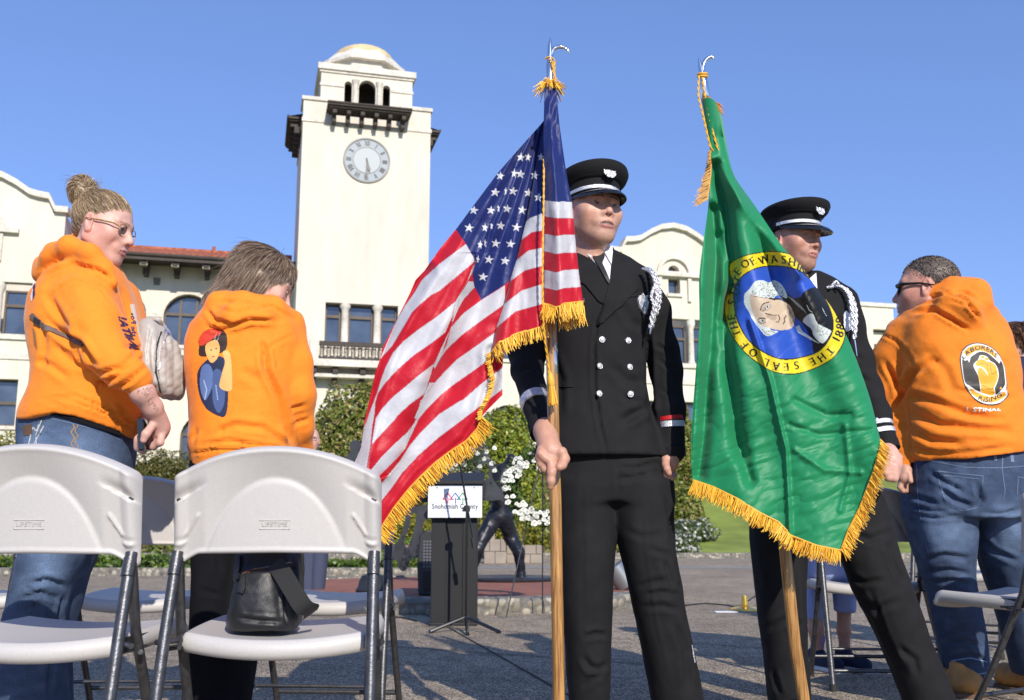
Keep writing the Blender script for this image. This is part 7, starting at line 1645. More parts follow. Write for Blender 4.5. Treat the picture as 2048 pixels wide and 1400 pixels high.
bV, bF, bC = join([(hv, hf, hc), (V3, F3, SKIN), (V4, F4, np.array([.03, .03, .03]))]); mesh('body', bV, bF, M['skin'], p6, True, bC)
auburn = [(.10, .050, .028), (.17, .085, .045), (.07, .035, .02), (.24, .13, .07)]
rng = np.random.default_rng(6); d = rng.normal(size=(9000, 3)); d /= np.linalg.norm(d, axis=1, keepdims=True); p_ = d * np.array([.082, .10, .088]) + np.array([0, .018, .04]); k = (p_[:, 2] > np.where(p_[:, 1] > -.03, -.045, .03)); p_ = p_[k][:3500]; d = d[k][:3500]
V5, F5, C5 = hair_ribbons('h', p_, d * .5 + np.array([0, .1, -.8]), 6, .009, .0016, auburn, None, jit=.9, rng=rng, curl=lambda q_, dd, i: dd + .25 * vnoise(q_ * 40 + i, 3)[:, None] * np.array([1, -1, .4]))
s = Sdf(.005); s.ell((0, .018, .04), (.080, .098, .086), .01); s.ell((0, -.09, -.04), (.09, .09, .085), .01, True); s.ell((0, .03, -.09), (.1, .13, .055), .01, True); V2, F2 = s.solve(1)
Vh, Fh, Ch = join([(V2, F2, np.array(auburn[0])), (V5, F5, C5)]); Tn = np.array(T6); mesh('hair', Vh @ Tn[:3, :3].T + Tn[:3, 3], Fh, M['hairm'], p6, True, Ch)
p6.location.x -= .045
# old man in a dark suit, beyond woman 2
Y7 = 9.6; q = Q(Y7); p7 = person((P(625, 1100, Y7)[0], Y7, 0), 'balding man with glasses in navy suit standing far behind the orange hoodies')
s = Sdf(.012); s.loft(rows(Y7, [(903, 612, 636, 0, .06), (912, 598, 652, 0, .10), (940, 592, 662, 0, .13), (1000, 594, 660, 0, .13), (1050, 594, 662, 0, .13)]), .03).chain([q(656, 925, 10), q(664, 970, 9), q(662, 1020, 8)], .03); cloth('jacket', s, M['navy'], p7, [], ((.005, 8),), 2)
s = Sdf(.012); s.loft(rows(Y7, [(1035, 597, 658, 0, .12), (1080, 597, 660, 0, .12)]), .03).loft(rows(Y7, [(1070, 597, 630, 0, .10), (1192, 600, 626, 0, .07)]), .02).loft(rows(Y7, [(1070, 626, 660, 0, .10), (1192, 622, 648, 0, .07)]), .02); cloth('trousers', s, pbr('slate_suit', (.045, .055, .10), .8), p7, [], ((.005, 8),), 2)
hv, hf, hc = head_mesh(1.0, 1.05, 0, .1, skin=np.array([.58, .33, .25]), h=.004); hv, T7 = place(hv, P(622, 880, Y7), 12, 0, 0)
s = Sdf(.02); s.cap(q(622, 905, 1)[0], q(625, 1060, 1)[0], .05, .08); V3, F3 = s.solve(1); s = Sdf(.012); s.chain([q(612, 1192, 6), q(608, 1196, 5, -.15)], .02).chain([q(636, 1192, 6), q(640, 1196, 5, -.15)], .02); V4, F4 = s.solve(1)
bV, bF, bC = join([(hv, hf, hc), (V3, F3, SKIN), (V4, F4, np.array([.02, .02, .02]))]); mesh('body', bV, bF, M['skin'], p7, True, bC)
patch('shirt', [(620, 906), (630, 906), (627, 925)], bvh_of(bV, bF), M['white_cloth'], p7, .06, .01, 2)
mb = MB()
for sx in (-1, 1): mb.tube([T7 @ Vector((sx * .032 + .022 * math.cos(t), -.095, .002 + .016 * math.sin(t))) for t in np.linspace(0, 2 * math.pi, 16)], .0022, 5)
mb.build('glasses', M['gloss_black'], p7, True)
# seated person in pale blue trousers, mostly hidden by the green flag
Y8 = 4.85; q = Q(Y8); p8 = person((P(1665, 1150, Y8)[0], Y8, 0), 'seated person in pale blue cropped trousers and navy sneakers, mostly hidden by the green flag')
s = Sdf(.010); s.loft(rows(Y8, [(1075, 1600, 1712, -.06, .13), (1110, 1598, 1714, -.06, .15), (1150, 1600, 1712, -.06, .14), (1165, 1604, 1708, -.04, .12)]), .03)
s.chain([q(1630, 1140, 26, 0), q(1632, 1150, 22, .3)], .03).chain([q(1685, 1140, 26, 0), q(1683, 1150, 22, .3)], .03)
V, F = s.solve(1); mesh('trousers', crumple(V, F, .005, 12), F, M['blue_cloth'], p8)
s = Sdf(.010); s.loft(rows(Y8, [(1120, 1604, 1652, .16, .075), (1180, 1606, 1650, .14, .07), (1238, 1610, 1648, .12, .065)]), .01).loft(rows(Y8, [(1120, 1664, 1714, .16, .075), (1180, 1666, 1712, .14, .07), (1224, 1668, 1708, .12, .065)]), .01)
V, F = s.solve(1); mesh('trouser_legs', crumple(V, F, .004, 14), F, M['blue_cloth'], p8)
s = Sdf(.008); s.chain([q(1630, 1200, 15, .12), q(1632, 1260, 14, .12), q(1634, 1312, 10, .12)], .02).chain([q(1688, 1200, 15, .12), q(1688, 1260, 13, .12), q(1690, 1312, 10, .12)], .02); V1, F1 = s.solve(1)
s = Sdf(.014); s.loft(rows(Y8, [(860, 1600, 1700, 0, .10), (920, 1590, 1710, 0, .12), (1080, 1610, 1700, -.02, .12)]), .03); V2, F2 = s.solve(1); mesh('shirt', V2, F2, M['white_cloth'], p8)
hv, hf, hc = head_mesh(1.0, h=.005); hv, T8 = place(hv, P(1650, 800, Y8), 160, 10, 0); s = Sdf(.014); s.chain([q(1650, 830, 18), q(1650, 900, 22), q(1655, 1100, 26)], .03).chain([q(1630, 1130, 16), q(1632, 1140, 15, .26), q(1632, 1200, 14, .14)], .03).chain([q(1685, 1130, 16), q(1685, 1140, 15, .26), q(1688, 1200, 14, .14)], .03).chain([q(1600, 880, 14), q(1592, 980, 12, .05), q(1620, 1060, 10, .2)], .03); V5, F5 = s.solve(1)
bV, bF, bC = join([(V1, F1, np.array([.50, .27, .19])), (hv, hf, hc), (V5, F5, SKIN)]); mesh('body', bV, bF, M['skin'], p8, True, bC); shorthair(T8, 1.0, p8, brown, 1500)
for x0 in (1640, 1694):
    s = Sdf(.006); g = Q(Y8 + .1); a = P(x0 - 4, 1318, Y8 + .12); a[2] = .05; s.cap(a, a + np.array([.05, -.13, -.01]), .04, .033, .02).ell(a + np.array([0, .02, .03]), (.04, .05, .03), .02); V, F = s.solve(1); V[:, 2] = np.maximum(V[:, 2], .022); mesh('sneaker', V, F, M['navy'], p8)
    mb = MB(); X_ = Matrix.Translation((a[0] + .022, a[1] - .055, 0)) @ Matrix.Rotation(R(21), 4, 'Z'); mb.prism([(-.04, 0), (.04, 0), (.042, .026), (-.042, .026)], -.135, .095, 0, X_); mb.build('sneaker_sole', M['shoe_white'], p8, bevel=.01)
    if x0 == 1640: s = Sdf(.006); s.cap(a + np.array([0, 0.01, .05]), a + np.array([0.01, 0, .10]), .032, .030); V, F = s.solve(1); mesh('sock', V, F, pbr('lilac_sock', (.35, .22, .42), .9), p8)
# ------------------------------------------------------------------ LEATHER BACKPACK ON CHAIR
YB = 2.42; q = Q(YB); lb = thing('leather_backpack', tuple(P(545, 1255, YB)), 'black leather backpack standing on the seat of the white folding chair', 'backpack')
s = Sdf(.0045); s.loft(rows(YB, [(1085, 500, 600, .02, .05), (1110, 476, 606, .02, .06), (1140, 474, 608, .01, .07), (1160, 474, 606, 0, .075), (1200, 468, 604, 0, .085), (1235, 462, 602, 0, .09), (1252, 466, 598, 0, .088)]), .02, 3.0)
s.loft(rows(YB - .06, [(1142, 482, 560, 0, .03), (1180, 470, 566, 0, .045), (1220, 463, 572, 0, .05), (1254, 466, 574, 0, .045)]), .02, 3.0)
V, F = s.solve(2); V = crumple(V, F, .003, 16, 3); V = crumple(V, F, .0015, 40, 3); V = folds(V, F, [([(572, 1145), (568, 1200), (574, 1250)], 3, .008), ([(585, 1120), (590, 1180)], 4, .006), ([(470, 1235), (520, 1242), (570, 1244)], 4, .005)]); V[:, 2] = np.maximum(V[:, 2], .425); mesh('pack', V, F, M['leather'], lb); bl = bvh_of(V, F)
rg = pbr('rose_gold_zip', (.45, .22, .13), .3, .9); patch('zipper', stroke([(486, 1148), (510, 1140), (545, 1134), (580, 1126)], 2.4), bl, rg, lb, .001, .002, 2.5)
patch('zip_tassel', [(486, 1150), (492, 1150), (492, 1178), (488, 1188), (478, 1184), (483, 1165)], bl, M['leather'], lb, .004, .005, 3); patch('zip_tassel', [(478, 1112), (484, 1112), (480, 1160), (472, 1164), (474, 1135)], bl, M['leather'], lb, .004, .004, 3)
mb = MB(); pth = bez([P(545, 1128, YB - .07), P(560, 1140, YB - .10), P(585, 1180, YB - .12), P(606, 1213, YB - .12), P(622, 1220, YB - .09), P(620, 1230, YB - .02)], 6); pth = [np.array(v) for v in pth]
sd_ = np.array([.017, 0, .012]); V = []; F = []
for v in pth: V += [v - sd_, v + sd_, v + sd_ + np.array([0, .004, 0]), v - sd_ + np.array([0, .004, 0])]
for i in range(len(pth) - 1):
    for j in range(4): F.append((i * 4 + j, i * 4 + (j + 1) % 4, (i + 1) * 4 + (j + 1) % 4, (i + 1) * 4 + j))
mb.add(V, F + [(0, 1, 2, 3), tuple(range(len(V) - 4, len(V)))]); mb.build('webbing_strap', pbr('black_webbing', (.018, .018, .018), .8, bump=(900, .6)), lb, True)
mb = MB(); mb.tube([Vector(v) for v in bez([P(473, 1200, YB - .03), P(461, 1220, YB - .06), P(464, 1244, YB - .05)], 5)], .003, 6); mb.build('cord', M['leather'], lb, True)
# white plastic bag
a = P(1955, 1150, 5.5); s = Sdf(.008); s.cap((a[0], 5.5, .50), (a[0], 5.5, .58), .05, .035, .02).cap((a[0], 5.5, .58), (a[0] + .02, 5.5, .66), .02, .03, .02); V, F = s.solve(1); tag(mesh('plastic_bag', crumple(V, F, .012, 20, 3), F, M['white_cloth']), 'crumpled white plastic bag on the chair behind the heavy man', 'bag')
# ================================================================== FLAGS
satin = pbr('flag_nylon', (1, 1, 1), .45, attr='Col', bump=(55, .5, 'noise', .004), bump2=(1200, .15), spec=.32, sheen=.15, trans=.22, bdist=.001)
def sheet(name, outline, depth, layers, base, Y0, mat, parent, step=1.25, under=None):
    """cloth surface: an outline with a depth relief, painted dyes as vertex colour"""
    O = np.array(outline, float); x0, y0 = O.min(0) - 2; x1, y1 = O.max(0) + 2
    X, Y = np.meshgrid(np.arange(x0, x1, step), np.arange(y0, y1, step), indexing='ij')
    inn = inpoly(X, Y, O); f = (inn[:-1, :-1].astype(int) + inn[1:, :-1] + inn[1:, 1:] + inn[:-1, 1:]) >= 2
    n, m = X.shape; I = np.arange(n * m).reshape(n, m); F = np.stack([I[:-1, :-1], I[1:, :-1], I[1:, 1:], I[:-1, 1:]], -1)[f]
    u = np.unique(F); rm = np.full(n * m, -1); rm[u] = np.arange(len(u)); F = rm[F]; px = X.ravel()[u].copy(); py = Y.ravel()[u].copy()
    # snap the rim onto the outline
    E = np.sort(np.concatenate([F[:, [0, 1]], F[:, [1, 2]], F[:, [2, 3]], F[:, [3, 0]]]), 1); E, c = np.unique(E, axis=0, return_counts=True); bd = np.unique(E[c == 1])
    bx, by = px[bd], py[bd]; best = np.full(len(bd), 1e9); qx, qy = bx.copy(), by.copy(); k = len(O)
    for i in range(k):
        a, b = O[i], O[(i + 1) % k]; d = b - a; L = d @ d + 1e-9; t = np.clip(((bx - a[0]) * d[0] + (by - a[1]) * d[1]) / L, 0, 1); cx_, cy_ = a[0] + t * d[0], a[1] + t * d[1]; dd = np.hypot(bx - cx_, by - cy_)
        w_ = dd < best; best[w_] = dd[w_]; qx[w_] = cx_[w_]; qy[w_] = cy_[w_]
    px[bd] = qx; py[bd] = qy
    C, _ = paint(px, py, layers, base); V = PV(px, py, Y0 + depth(px, py))
    o = mesh(name, V, F, mat, parent, True, C); return o
def fringe(name, line, length, ndir, Y0, depth, parent, seed=1, per=2.6, col=((.86, .48, .03), (.70, .34, .015), (.92, .58, .06)), droop=(0, 1), rag=.35, lf=None):
    """hanging strands along an edge (photo pixels); ndir: outward direction per point or fixed"""
    rng = np.random.default_rng(seed); mb = MB(); P_ = np.array(line, float)
    seg = np.hypot(*(P_[1:] - P_[:-1]).T); S = np.concatenate([[0], np.cumsum(seg)]); n = int(S[-1] * per / 2)
    # woven heading
    hp = [P(x, y, Y0 + depth(np.array([x]), np.array([y]))[0] - .004) for x, y in line]; mb.tube(hp, .0032, 6, c=col[1])
    for i in range(n):
        s_ = (i + rng.random()) / n * S[-1]; k = min(np.searchsorted(S, s_, 'right') - 1, len(seg) - 1); t = (s_ - S[k]) / seg[k]; p = P_[k] * (1 - t) + P_[k + 1] * t
        d = (P_[k + 1] - P_[k]) / seg[k]; nr = np.array([-d[1], d[0]]); nr = nr if nr @ np.array(ndir) > 0 else -nr
        dirn = nr * .75 + np.array(droop) * .6; dirn /= np.linalg.norm(dirn); L = length * rng.uniform(1 - rag, 1.08) * (lf(s_ / S[-1]) if lf else 1)
        z0 = Y0 + depth(p[:1], p[1:])[0] + rng.normal() * .004 - .003; pts = []
        sw = rng.normal() * .18
        for j in range(4):
            q_ = j / 3; xy = p + dirn * L * q_ + np.array([sw * L * q_ * q_, L * .12 * q_ * q_]); pts.append(P(xy[0], xy[1], z0 + rng.normal() * .001 - .006 * q_))
        mb.tube(pts, [.0017, .0016, .0015, .0009], 3, c=col[rng.integers(0, len(col))], caps=False)
    o = mb.build(name, M['gold_thread'], parent, True, col=True); return o
def cordline(name, pts, r, parent, mat='gold_cord'):
    c = [np.array(v) for v in bez([P(x, y, Y) for x, y, Y in pts], 14)]; mb = MB()
    for k in range(2):
        path = [];  acc = 0
        for i, v in enumerate(c):
            if i: acc += np.linalg.norm(c[i] - c[i - 1])
            a = acc / (r * 2.2) + math.pi * k; path.append(v + np.array([math.cos(a), math.sin(a), 0]) * r * .55)
        mb.tube(path, r * .62, 6)
    return mb.build(name, M[mat], parent, True)
wood = bpy.data.materials.new('varnished_oak'); wood.use_nodes = True
n = wood.node_tree.nodes; l = wood.node_tree.links; tc = n.new('ShaderNodeTexCoord'); mp = n.new('ShaderNodeMapping'); mp.inputs['Scale'].default_value = (160, 160, 9)
tn = n.new('ShaderNodeTexNoise'); tn.inputs['Scale'].default_value = 1.0; tn.inputs['Detail'].default_value = 8; l.new(tc.outputs['Object'], mp.inputs[0]); l.new(mp.outputs[0], tn.inputs[0])
rp = n.new('ShaderNodeValToRGB'); rp.color_ramp.elements[0].position = .35; rp.color_ramp.elements[0].color = (.20, .085, .02, 1); rp.color_ramp.elements[1].position = .65; rp.color_ramp.elements[1].color = (.52, .28, .085, 1)
l.new(tn.outputs[0], rp.inputs[0]); b = n['Principled BSDF']; l.new(rp.outputs[0], b.inputs['Base Color']); b.inputs['Roughness'].default_value = .3; b.inputs['Coat Weight'].default_value = .6; b.inputs['Coat Roughness'].default_value = .12
def flagpole(pts, name_label, Yp, steel, rad=.0175):
    """pts: wooden shaft pixels top..bottom; steel: (pixels top .. bottom) of the ferrules; every point with its own distance"""
    a = P(*pts[-1]); r_ = thing('flagpole', (a[0], a[1], 0), name_label, 'flagpole'); mb = MB(); q_ = [P(*p) for p in pts]
    q_[-1][2] = max(q_[-1][2], 0.0); mb.tube(q_, rad, 20); mb.build('shaft', wood, r_, True)
    for s0, s1, ra, rb in steel: mb = MB(); A_, B_ = P(*s0), P(*s1); mb.tube([A_, A_ * .97 + B_ * .03, B_ * .97 + A_ * .03, B_], [ra * .9, ra, rb, rb * .9], 20); mb.build('ferrule', M['chrome'], r_, True)
    return r_
# ---------------- striped flag
YF = 2.95
pole1 = flagpole([(1102, 640, YF), (1108, 900, YF), (1111, 1000, YF), (1118, 1400, YF - .02), (1120, 1505, YF - .02)], 'varnished oak flag pole of the striped flag, gripped by the pointing hand', YF, [((1101, 645, YF), (1101, 640, YF), .017, .017), ((1104, 686, YF), (1107, 748, YF), .0165, .0165), ((1100, 130, YF), (1100, 195, YF), .012, .0145)])
mb = MB(); mb.tube([P(1100, 195, YF), P(1100, 420, YF), P(1102, 645, YF)], .0155, 16); mb.build('upper_shaft', wood, pole1, True)
mb = MB(); mb.tube([P(1101, 76, YF), P(1100, 90, YF), P(1100, 112, YF), P(1100, 132, YF)], [.002, .007, .009, .0125], 14)
mb.tube([Vector(v) for v in bez([P(1102, 112, YF), P(1106, 100, YF), P(1116, 94, YF), P(1128, 95, YF), P(1136, 101, YF), P(1139, 108, YF)], 5)], [.007] * 8 + [.0065] * 6 + [.005] * 5 + [.004] * 4 + [.003] * 2 + [.001], 10); mb.build('pike_hook_finial', M['chrome'], pole1, True)
RED, WHT, BLU = (.56, .010, .026), (.62, .625, .65), (.014, .026, .145)
flag1 = thing('flag', tuple(P(1100, 640, YF)), 'large fringed striped flag with white stars draped from the left pole', 'flag')
def zz(sc, ox, oy): return lambda *pts: [(ox + x / sc, oy + y / sc) for x, y in pts]
ZA, ZB, ZC, ZD = zz(4.116, 880, 160), zz(4.242, 880, 430), zz(4.668, 700, 560), zz(4.516, 700, 800)
def ang(px, py): return np.arctan2(px - 1092, py - 190), np.hypot(px - 1092, py - 190)
FOLD = [(951, 521), (945, 545), (920, 596), (902, 652), (882, 697), (867, 735), (850, 787), (828, 838), (811, 897), (797, 926), (778, 950), (757, 960)]
KF = [(1062, 300), (1030, 345), (1008, 400), (985, 450), (968, 505), (955, 530)]
def depC(px, py):
    a, r = ang(px, py); d = .018 * np.sin(a * 19 + 1.0) * np.clip(r / 500, .1, 1) + .008 * np.sin(a * 43 + r * .006)
    p3_ = np.stack([px * .012, py * .012, px * 0], -1); d = d + .010 * vnoise(p3_, 3, 3) * np.clip(r / 300, .2, 1)
    a2 = a * 60; d = d + .0035 * vnoise(np.stack([a * 26, r * .008, r * 0], -1), 8, 2)
    fd, t = segdist(px, py, FOLD); side = np.sign((px - np.interp(py, [p[1] for p in FOLD], [p[0] for p in FOLD]))); inr = (py > 505)
    d = d + inr * np.where(side > 0, -.020 * np.exp(-fd / 14), .018 * np.exp(-fd / 12))
    fk, tk = segdist(px, py, KF); d = d + .012 * np.exp(-(fk / 6) ** 2)
    d = d + .05 * np.exp(-((px - 1085) / 45) ** 2)         # tucks behind the wrapped part
    lf_, _ = segdist(px, py, [(850, 540), (797, 632), (762, 718), (727, 860), (710, 928)]); d = d + .022 * np.exp(-lf_ / 9) - .010 * np.exp(-((lf_ - 24) / 10) ** 2)
    bf, _ = segdist(px, py, [(984, 703), (987, 753), (963, 833), (932, 882), (842, 953), (754, 1072)]); d = d + .008 * np.sin(bf * .25) * np.exp(-bf / 20)
    return d - .0004 * (980 - px) * .25
# stripe boundary lines, hoist side to fly side
V7 = ZC((1447, 20), (1447, 50), (1230, 185), (1060, 310), (945, 440)) + [(893, 690), (869, 738)]
V8 = ZC((1447, 225), (1430, 235), (1240, 370), (1050, 510), (900, 650), (850, 720)) + [(869, 738)]
V8 = ZC((1447, 225), (1430, 235), (1240, 370), (1050, 510), (900, 650), (850, 720), (790, 830))
V9 = ZC((1447, 430), (1350, 490), (1200, 600), (1000, 740), (880, 860), (790, 960), (715, 1060))
V10 = ZC((1447, 640), (1305, 738), (1150, 850), (950, 990), (830, 1090), (720, 1200), (640, 1300)) + [(817, 882)]
V11 = ZC((1447, 800), (1315, 895), (1200, 990), (1060, 1115)) + ZD((990, 10), (800, 130), (640, 290), (540, 410), (450, 550), (280, 760))
V12 = ZC((1447, 1000), (1240, 1160), (1100, 1265)) + ZD((1000, 190), (800, 340), (620, 500), (470, 660), (380, 790), (270, 930))
V13 = [(1005, 790), (975, 820), (963.5, 833), (954.6, 857.6), (932.5, 882), (899, 904), (872.7, 924), (841.7, 952.8), (815, 981.6), (788.6, 1014.8), (768.6, 1045.8), (754, 1072)]
W0 = [(1088, 240), (1081.6, 248.7), (1050, 284), (996.6, 344.6), (953, 403), (911.6, 458.8), (880, 497), (850, 540), (831, 560), (820, 586), (797, 632)]
W1 = ZB((220, 245), (0, 410)) + ZC((670, 0), (600, 120), (520, 230), (455, 340))
W2 = ZB((300, 390), (0, 640)) + ZC((760, 140), (640, 240), (580, 300), (480, 470), (390, 620), (280, 740))
W3 = [(951, 522), (945, 545)] + ZC((985, 200), (800, 350), (640, 460), (500, 570), (400, 680), (330, 820), (290, 930), (250, 1060), (180, 1240), (125, 1400)) + [(718, 895), (708, 930)]
W4 = ZC((890, 490), (760, 590), (600, 700), (450, 830), (330, 960), (260, 1060), (235, 1150), (232, 1240)) + [(745, 850), (741, 890), (733, 937)]
W5 = ZC((785, 780), (640, 890), (500, 1010), (400, 1090), (300, 1200), (240, 1290)) + [(743, 890), (735, 938)]
W6 = ZC((700, 1060), (560, 1160), (440, 1270)) + ZD((420, 160), (300, 290), (190, 410)) + [(736, 939)]
W7 = ZD((600, 180), (520, 290), (400, 400), (280, 520), (180, 645))
W8 = ZD((500, 440), (440, 510), (350, 600), (260, 690))
FE = [(945, 545)] + ZC((985, 200), (940, 400), (890, 490), (850, 640), (785, 780), (740, 960), (700, 1060)) + ZD((600, 180), (530, 370), (500, 440), (440, 570), (260, 690))
out_c = W0 + ZC((450, 350), (310, 620), (270, 770), (240, 850), (140, 1300), (130, 1370)) + [(722, 895), (709, 926), (733, 938), (740, 945), (757, 953), (757, 1000), (754, 1072)] + V13[::-1][1:] + [(1005, 740), (1012, 600), (1040, 520), (1056, 445), (1088, 430)]
def strip(a, b): return list(a) + list(b)[::-1]
CT_ = [(1088, 235)] + W0[:6] + ZB((220, 245), (300, 385), (275, 490), (290, 600), (350, 720)) + [(1012, 568), (1060, 520), (1095, 430)]
lyC = [(out_c, RED)]
lyC += [(strip(W1, W2), WHT), (strip(W3, W4), WHT), (strip(W5, W6), WHT), (strip(W7, W8 + [(745, 960), (733, 938)]), WHT), ([(709, 930), (735, 938), (760, 960), (757, 952), (742, 892), (748, 830), (727, 855)], WHT),
        (ZD((190, 645), (180, 645), (260, 690), (300, 640)), WHT)]
lyC += [(strip(W4, W5), RED), (strip(W6, W7), RED)]
right_side = FE[:1] + [(951, 560), (963, 600), (1012, 566), (1030, 700), (1000, 800), (963, 833)] + V13[3:] + [(757, 960)] + ZD((260, 690), (440, 575), (530, 370), (600, 180)) + ZC((700, 1060), (740, 960), (785, 780), (850, 640), (890, 490), (940, 400), (985, 200))
lyC += [(right_side, RED), (strip(V7[1:], V8), WHT), (strip(V9, V10), WHT), (strip(V11, V12), WHT), (ZC((1150, 15), (1165, 65), (1060, 180), (1010, 270), (950, 410), (985, 200), (1110, 10)), WHT), (CT_, BLU)]
lyC.append((ZC((945, 440), (900, 560), (860, 690), (790, 830), (780, 800), (850, 640)), WHT))
lyC.append((ZC((715, 1060), (790, 960), (740, 960), (690, 1080), (600, 1290), (640, 1300)), WHT)); lyC.append((ZD((600, 170), (700, 0), (640, 0), (580, 230), (530, 350), (560, 300)), WHT))
def star(cx, cy, r, sq=1.0, rot=8): return [(cx + (r if k % 2 == 0 else r * .40) * math.sin(R(36 * k + rot)) * sq, cy - (r if k % 2 == 0 else r * .40) * math.cos(R(36 * k + rot))) for k in range(10)]
SW = (.74, .74, .74)
for x, y, sq in ((665, 637, 1), (725, 635, .75), (830, 635, .8), (495, 790, 1), (610, 770, .7), (663, 775, 1), (780, 785, 1), (455, 925, 1.1), (540, 915, .3), (602, 915, 1), (727, 930, 1), (810, 968, 1), (278, 1073, 1.1), (418, 1073, 1), (482, 1055, .3), (552, 1060, 1), (677, 1070, 1), (240, 1217, 1.1), (370, 1215, .75), (425, 1200, .3), (500, 1200, 1), (630, 1213, 1.05), (330, 1357, .6), (372, 1340, .3), (458, 1345, 1), (580, 1350, 1.05)):
    (cx, cy), = ZA((x, y)); lyC.append((star(cx, cy, 9.6, sq), SW))
for x, y, sq in ((415, 378, 1), (552, 390, 1.1), (322, 380, .4), (365, 525, 1.05)): (cx, cy), = ZB((x, y)); lyC.append((star(cx, cy, 9.6, sq), SW))
# seams as slightly darker stitching
for ln in (V8, V9, V10, V11, V12, W1, W2, W3, W4, W5, W6): lyC.append((stroke(ln, .9), (.45, .18, .2)))
sheet('field', out_c, depC, lyC, RED, YF, satin, flag1, 1.15)
fringe('fringe', V13[2:], 27, (1, 1), YF, depC, flag1, 2, 3.2, droop=(.35, .65))
# loop B: the fabric between the fold and the cord
B7, B8, B9 = [(1093, 425), (1084, 427), (1058, 437), (1050, 446)], [(1093, 459), (1084, 461), (1063, 465), (1043, 480)], [(1093, 493), (1083, 495.5), (1057, 501), (1032, 521)]
B10, B11, B12, B13 = [(1093, 530), (1082, 532.5), (1050, 541), (1020, 563)], [(1093, 567), (1081.5, 569), (1043, 581), (1007, 609)], [(1093, 606), (1081, 609), (1031, 623), (992, 656)], [(1093, 648), (1085, 651.5), (1031, 668), (998, 684.5), (984, 703)]
edgeB = [(1086, 245), (1078, 290), (1064, 380), (1053, 440), (1045, 471), (1033, 520), (1021, 557), (1008, 609), (993, 654), (986, 690), (984, 703)]
out_b = [(1093, 240)] + edgeB + B13[::-1]
def depB(px, py):
    e, _ = segdist(px, py, edgeB); r = np.clip((1093 - px) / 60, 0, 1.6); return -.055 * np.clip((py - 240) / 200, 0, 1) + .05 * np.exp(-e / 9) + .012 * np.sin(px * .085 + py * .012) + .006 * vnoise(np.stack([px * .05, py * .015, px * 0], -1), 5, 2) + .03 * np.exp(-(1093 - px) / 7)
sheet('hoist_loop', out_b, depB, [([(1095, 235)] + edgeB[:4] + B7[::-1], BLU), (strip(B7, B8), WHT), (strip(B9, B10), WHT), (strip(B11, B12), WHT), (star(*ZA((810, 968))[0], 9.6), SW), (star(*ZA((830, 635))[0], 9, .8), SW), (star(*ZA((780, 785))[0], 9), SW)] + [(stroke(q_, .9), (.45, .18, .2)) for q_ in (B8, B9, B10, B11, B12)], RED, YF, satin, flag1, 1.15)
fringe('fringe', B13, 24, (0, 1), YF, depB, flag1, 3, 3.2)
# the bottom fringe seen edge on where the cloth turns back
fringe('fringe', [(983, 704), (980, 718), (984, 740), (988, 757), (984, 780), (976, 800), (964, 820), (961, 838)], 9, (-1, .2), YF, lambda x, y: depC(x, y) - .012, flag1, 4, 4.5, droop=(-.2, .6), rag=.6)
# sleeve A wrapped round the pole in front
A7, A13 = [(1086, 401), (1100, 402), (1120, 404), (1144, 408)], None
def la(yl, yr, xr, bow=4): return [(1085.5, yl), (1098, yl + bow * .4), (1112, yl + bow), (1128, (yl + yr) / 2 + bow * .3), (xr, yr)]
AL = [la(400.5, 404, 1144, 3), la(432.5, 437, 1147, 4), la(467, 469, 1150, 5), la(502, 506, 1153, 6), la(539, 538, 1157, 6), la(575, 574, 1161, 6), la(606, 603, 1166, 9)]
redge = [(1112, 178), (1115, 205), (1119, 250), (1126, 300), (1135, 360), (1144, 404), (1150, 469), (1157, 538), (1166, 603)]
out_a = [(1089, 178), (1100, 171), (1112, 178)] + redge[1:] + AL[-1][::-1][1:] + [(1086, 400), (1087.5, 240)]
def depA(px, py):
    t = np.clip((px - 1087) / np.maximum(np.interp(py, [p[1] for p in redge], [p[0] for p in redge]) - 1087, 5), 0, 1); k = np.clip((py - 180) / 240, 0, 1)
    return -.022 - .10 * k * np.sqrt(np.clip(t * (1.02 - t), 0, 1)) * 1.2 - .025 * k + .012 * np.sin(t * 9.5 + .4) * k + .005 * vnoise(np.stack([px * .07, py * .025, px * 0], -1), 6, 2) + .002 * np.sin((py * .5 + px * 1.2) * .25) * (1 - k)
lyA = [([(1080, 160), (1150, 160), (1150, 404)] + AL[0][::-1], BLU)] + [(strip(AL[i], AL[i + 1]), WHT if i % 2 == 0 else RED) for i in range(6)] + [(stroke(q_, .9), (.45, .18, .2)) for q_ in AL[1:-1]]
sheet('hoist_sleeve', out_a, depA, lyA, RED, YF, satin, flag1, 1.1)
fringe('fringe', AL[-1], 29, (0, 1), YF, depA, flag1, 5, 3.6)
fringe('fringe', [(1115, 628), (1130, 622), (1150, 616), (1168, 612)], 34, (0, 1), YF, lambda x, y: -.03 + 0 * x, flag1, 6, 3.6)
# rear of the sleeve so the wrapped cloth has a back
sheet('hoist_sleeve_back', out_a, lambda x, y: .03 + .02 * np.clip((y - 180) / 240, 0, 1) + .01 * np.sin(x * .2), lyA, RED, YF, satin, flag1, 3)
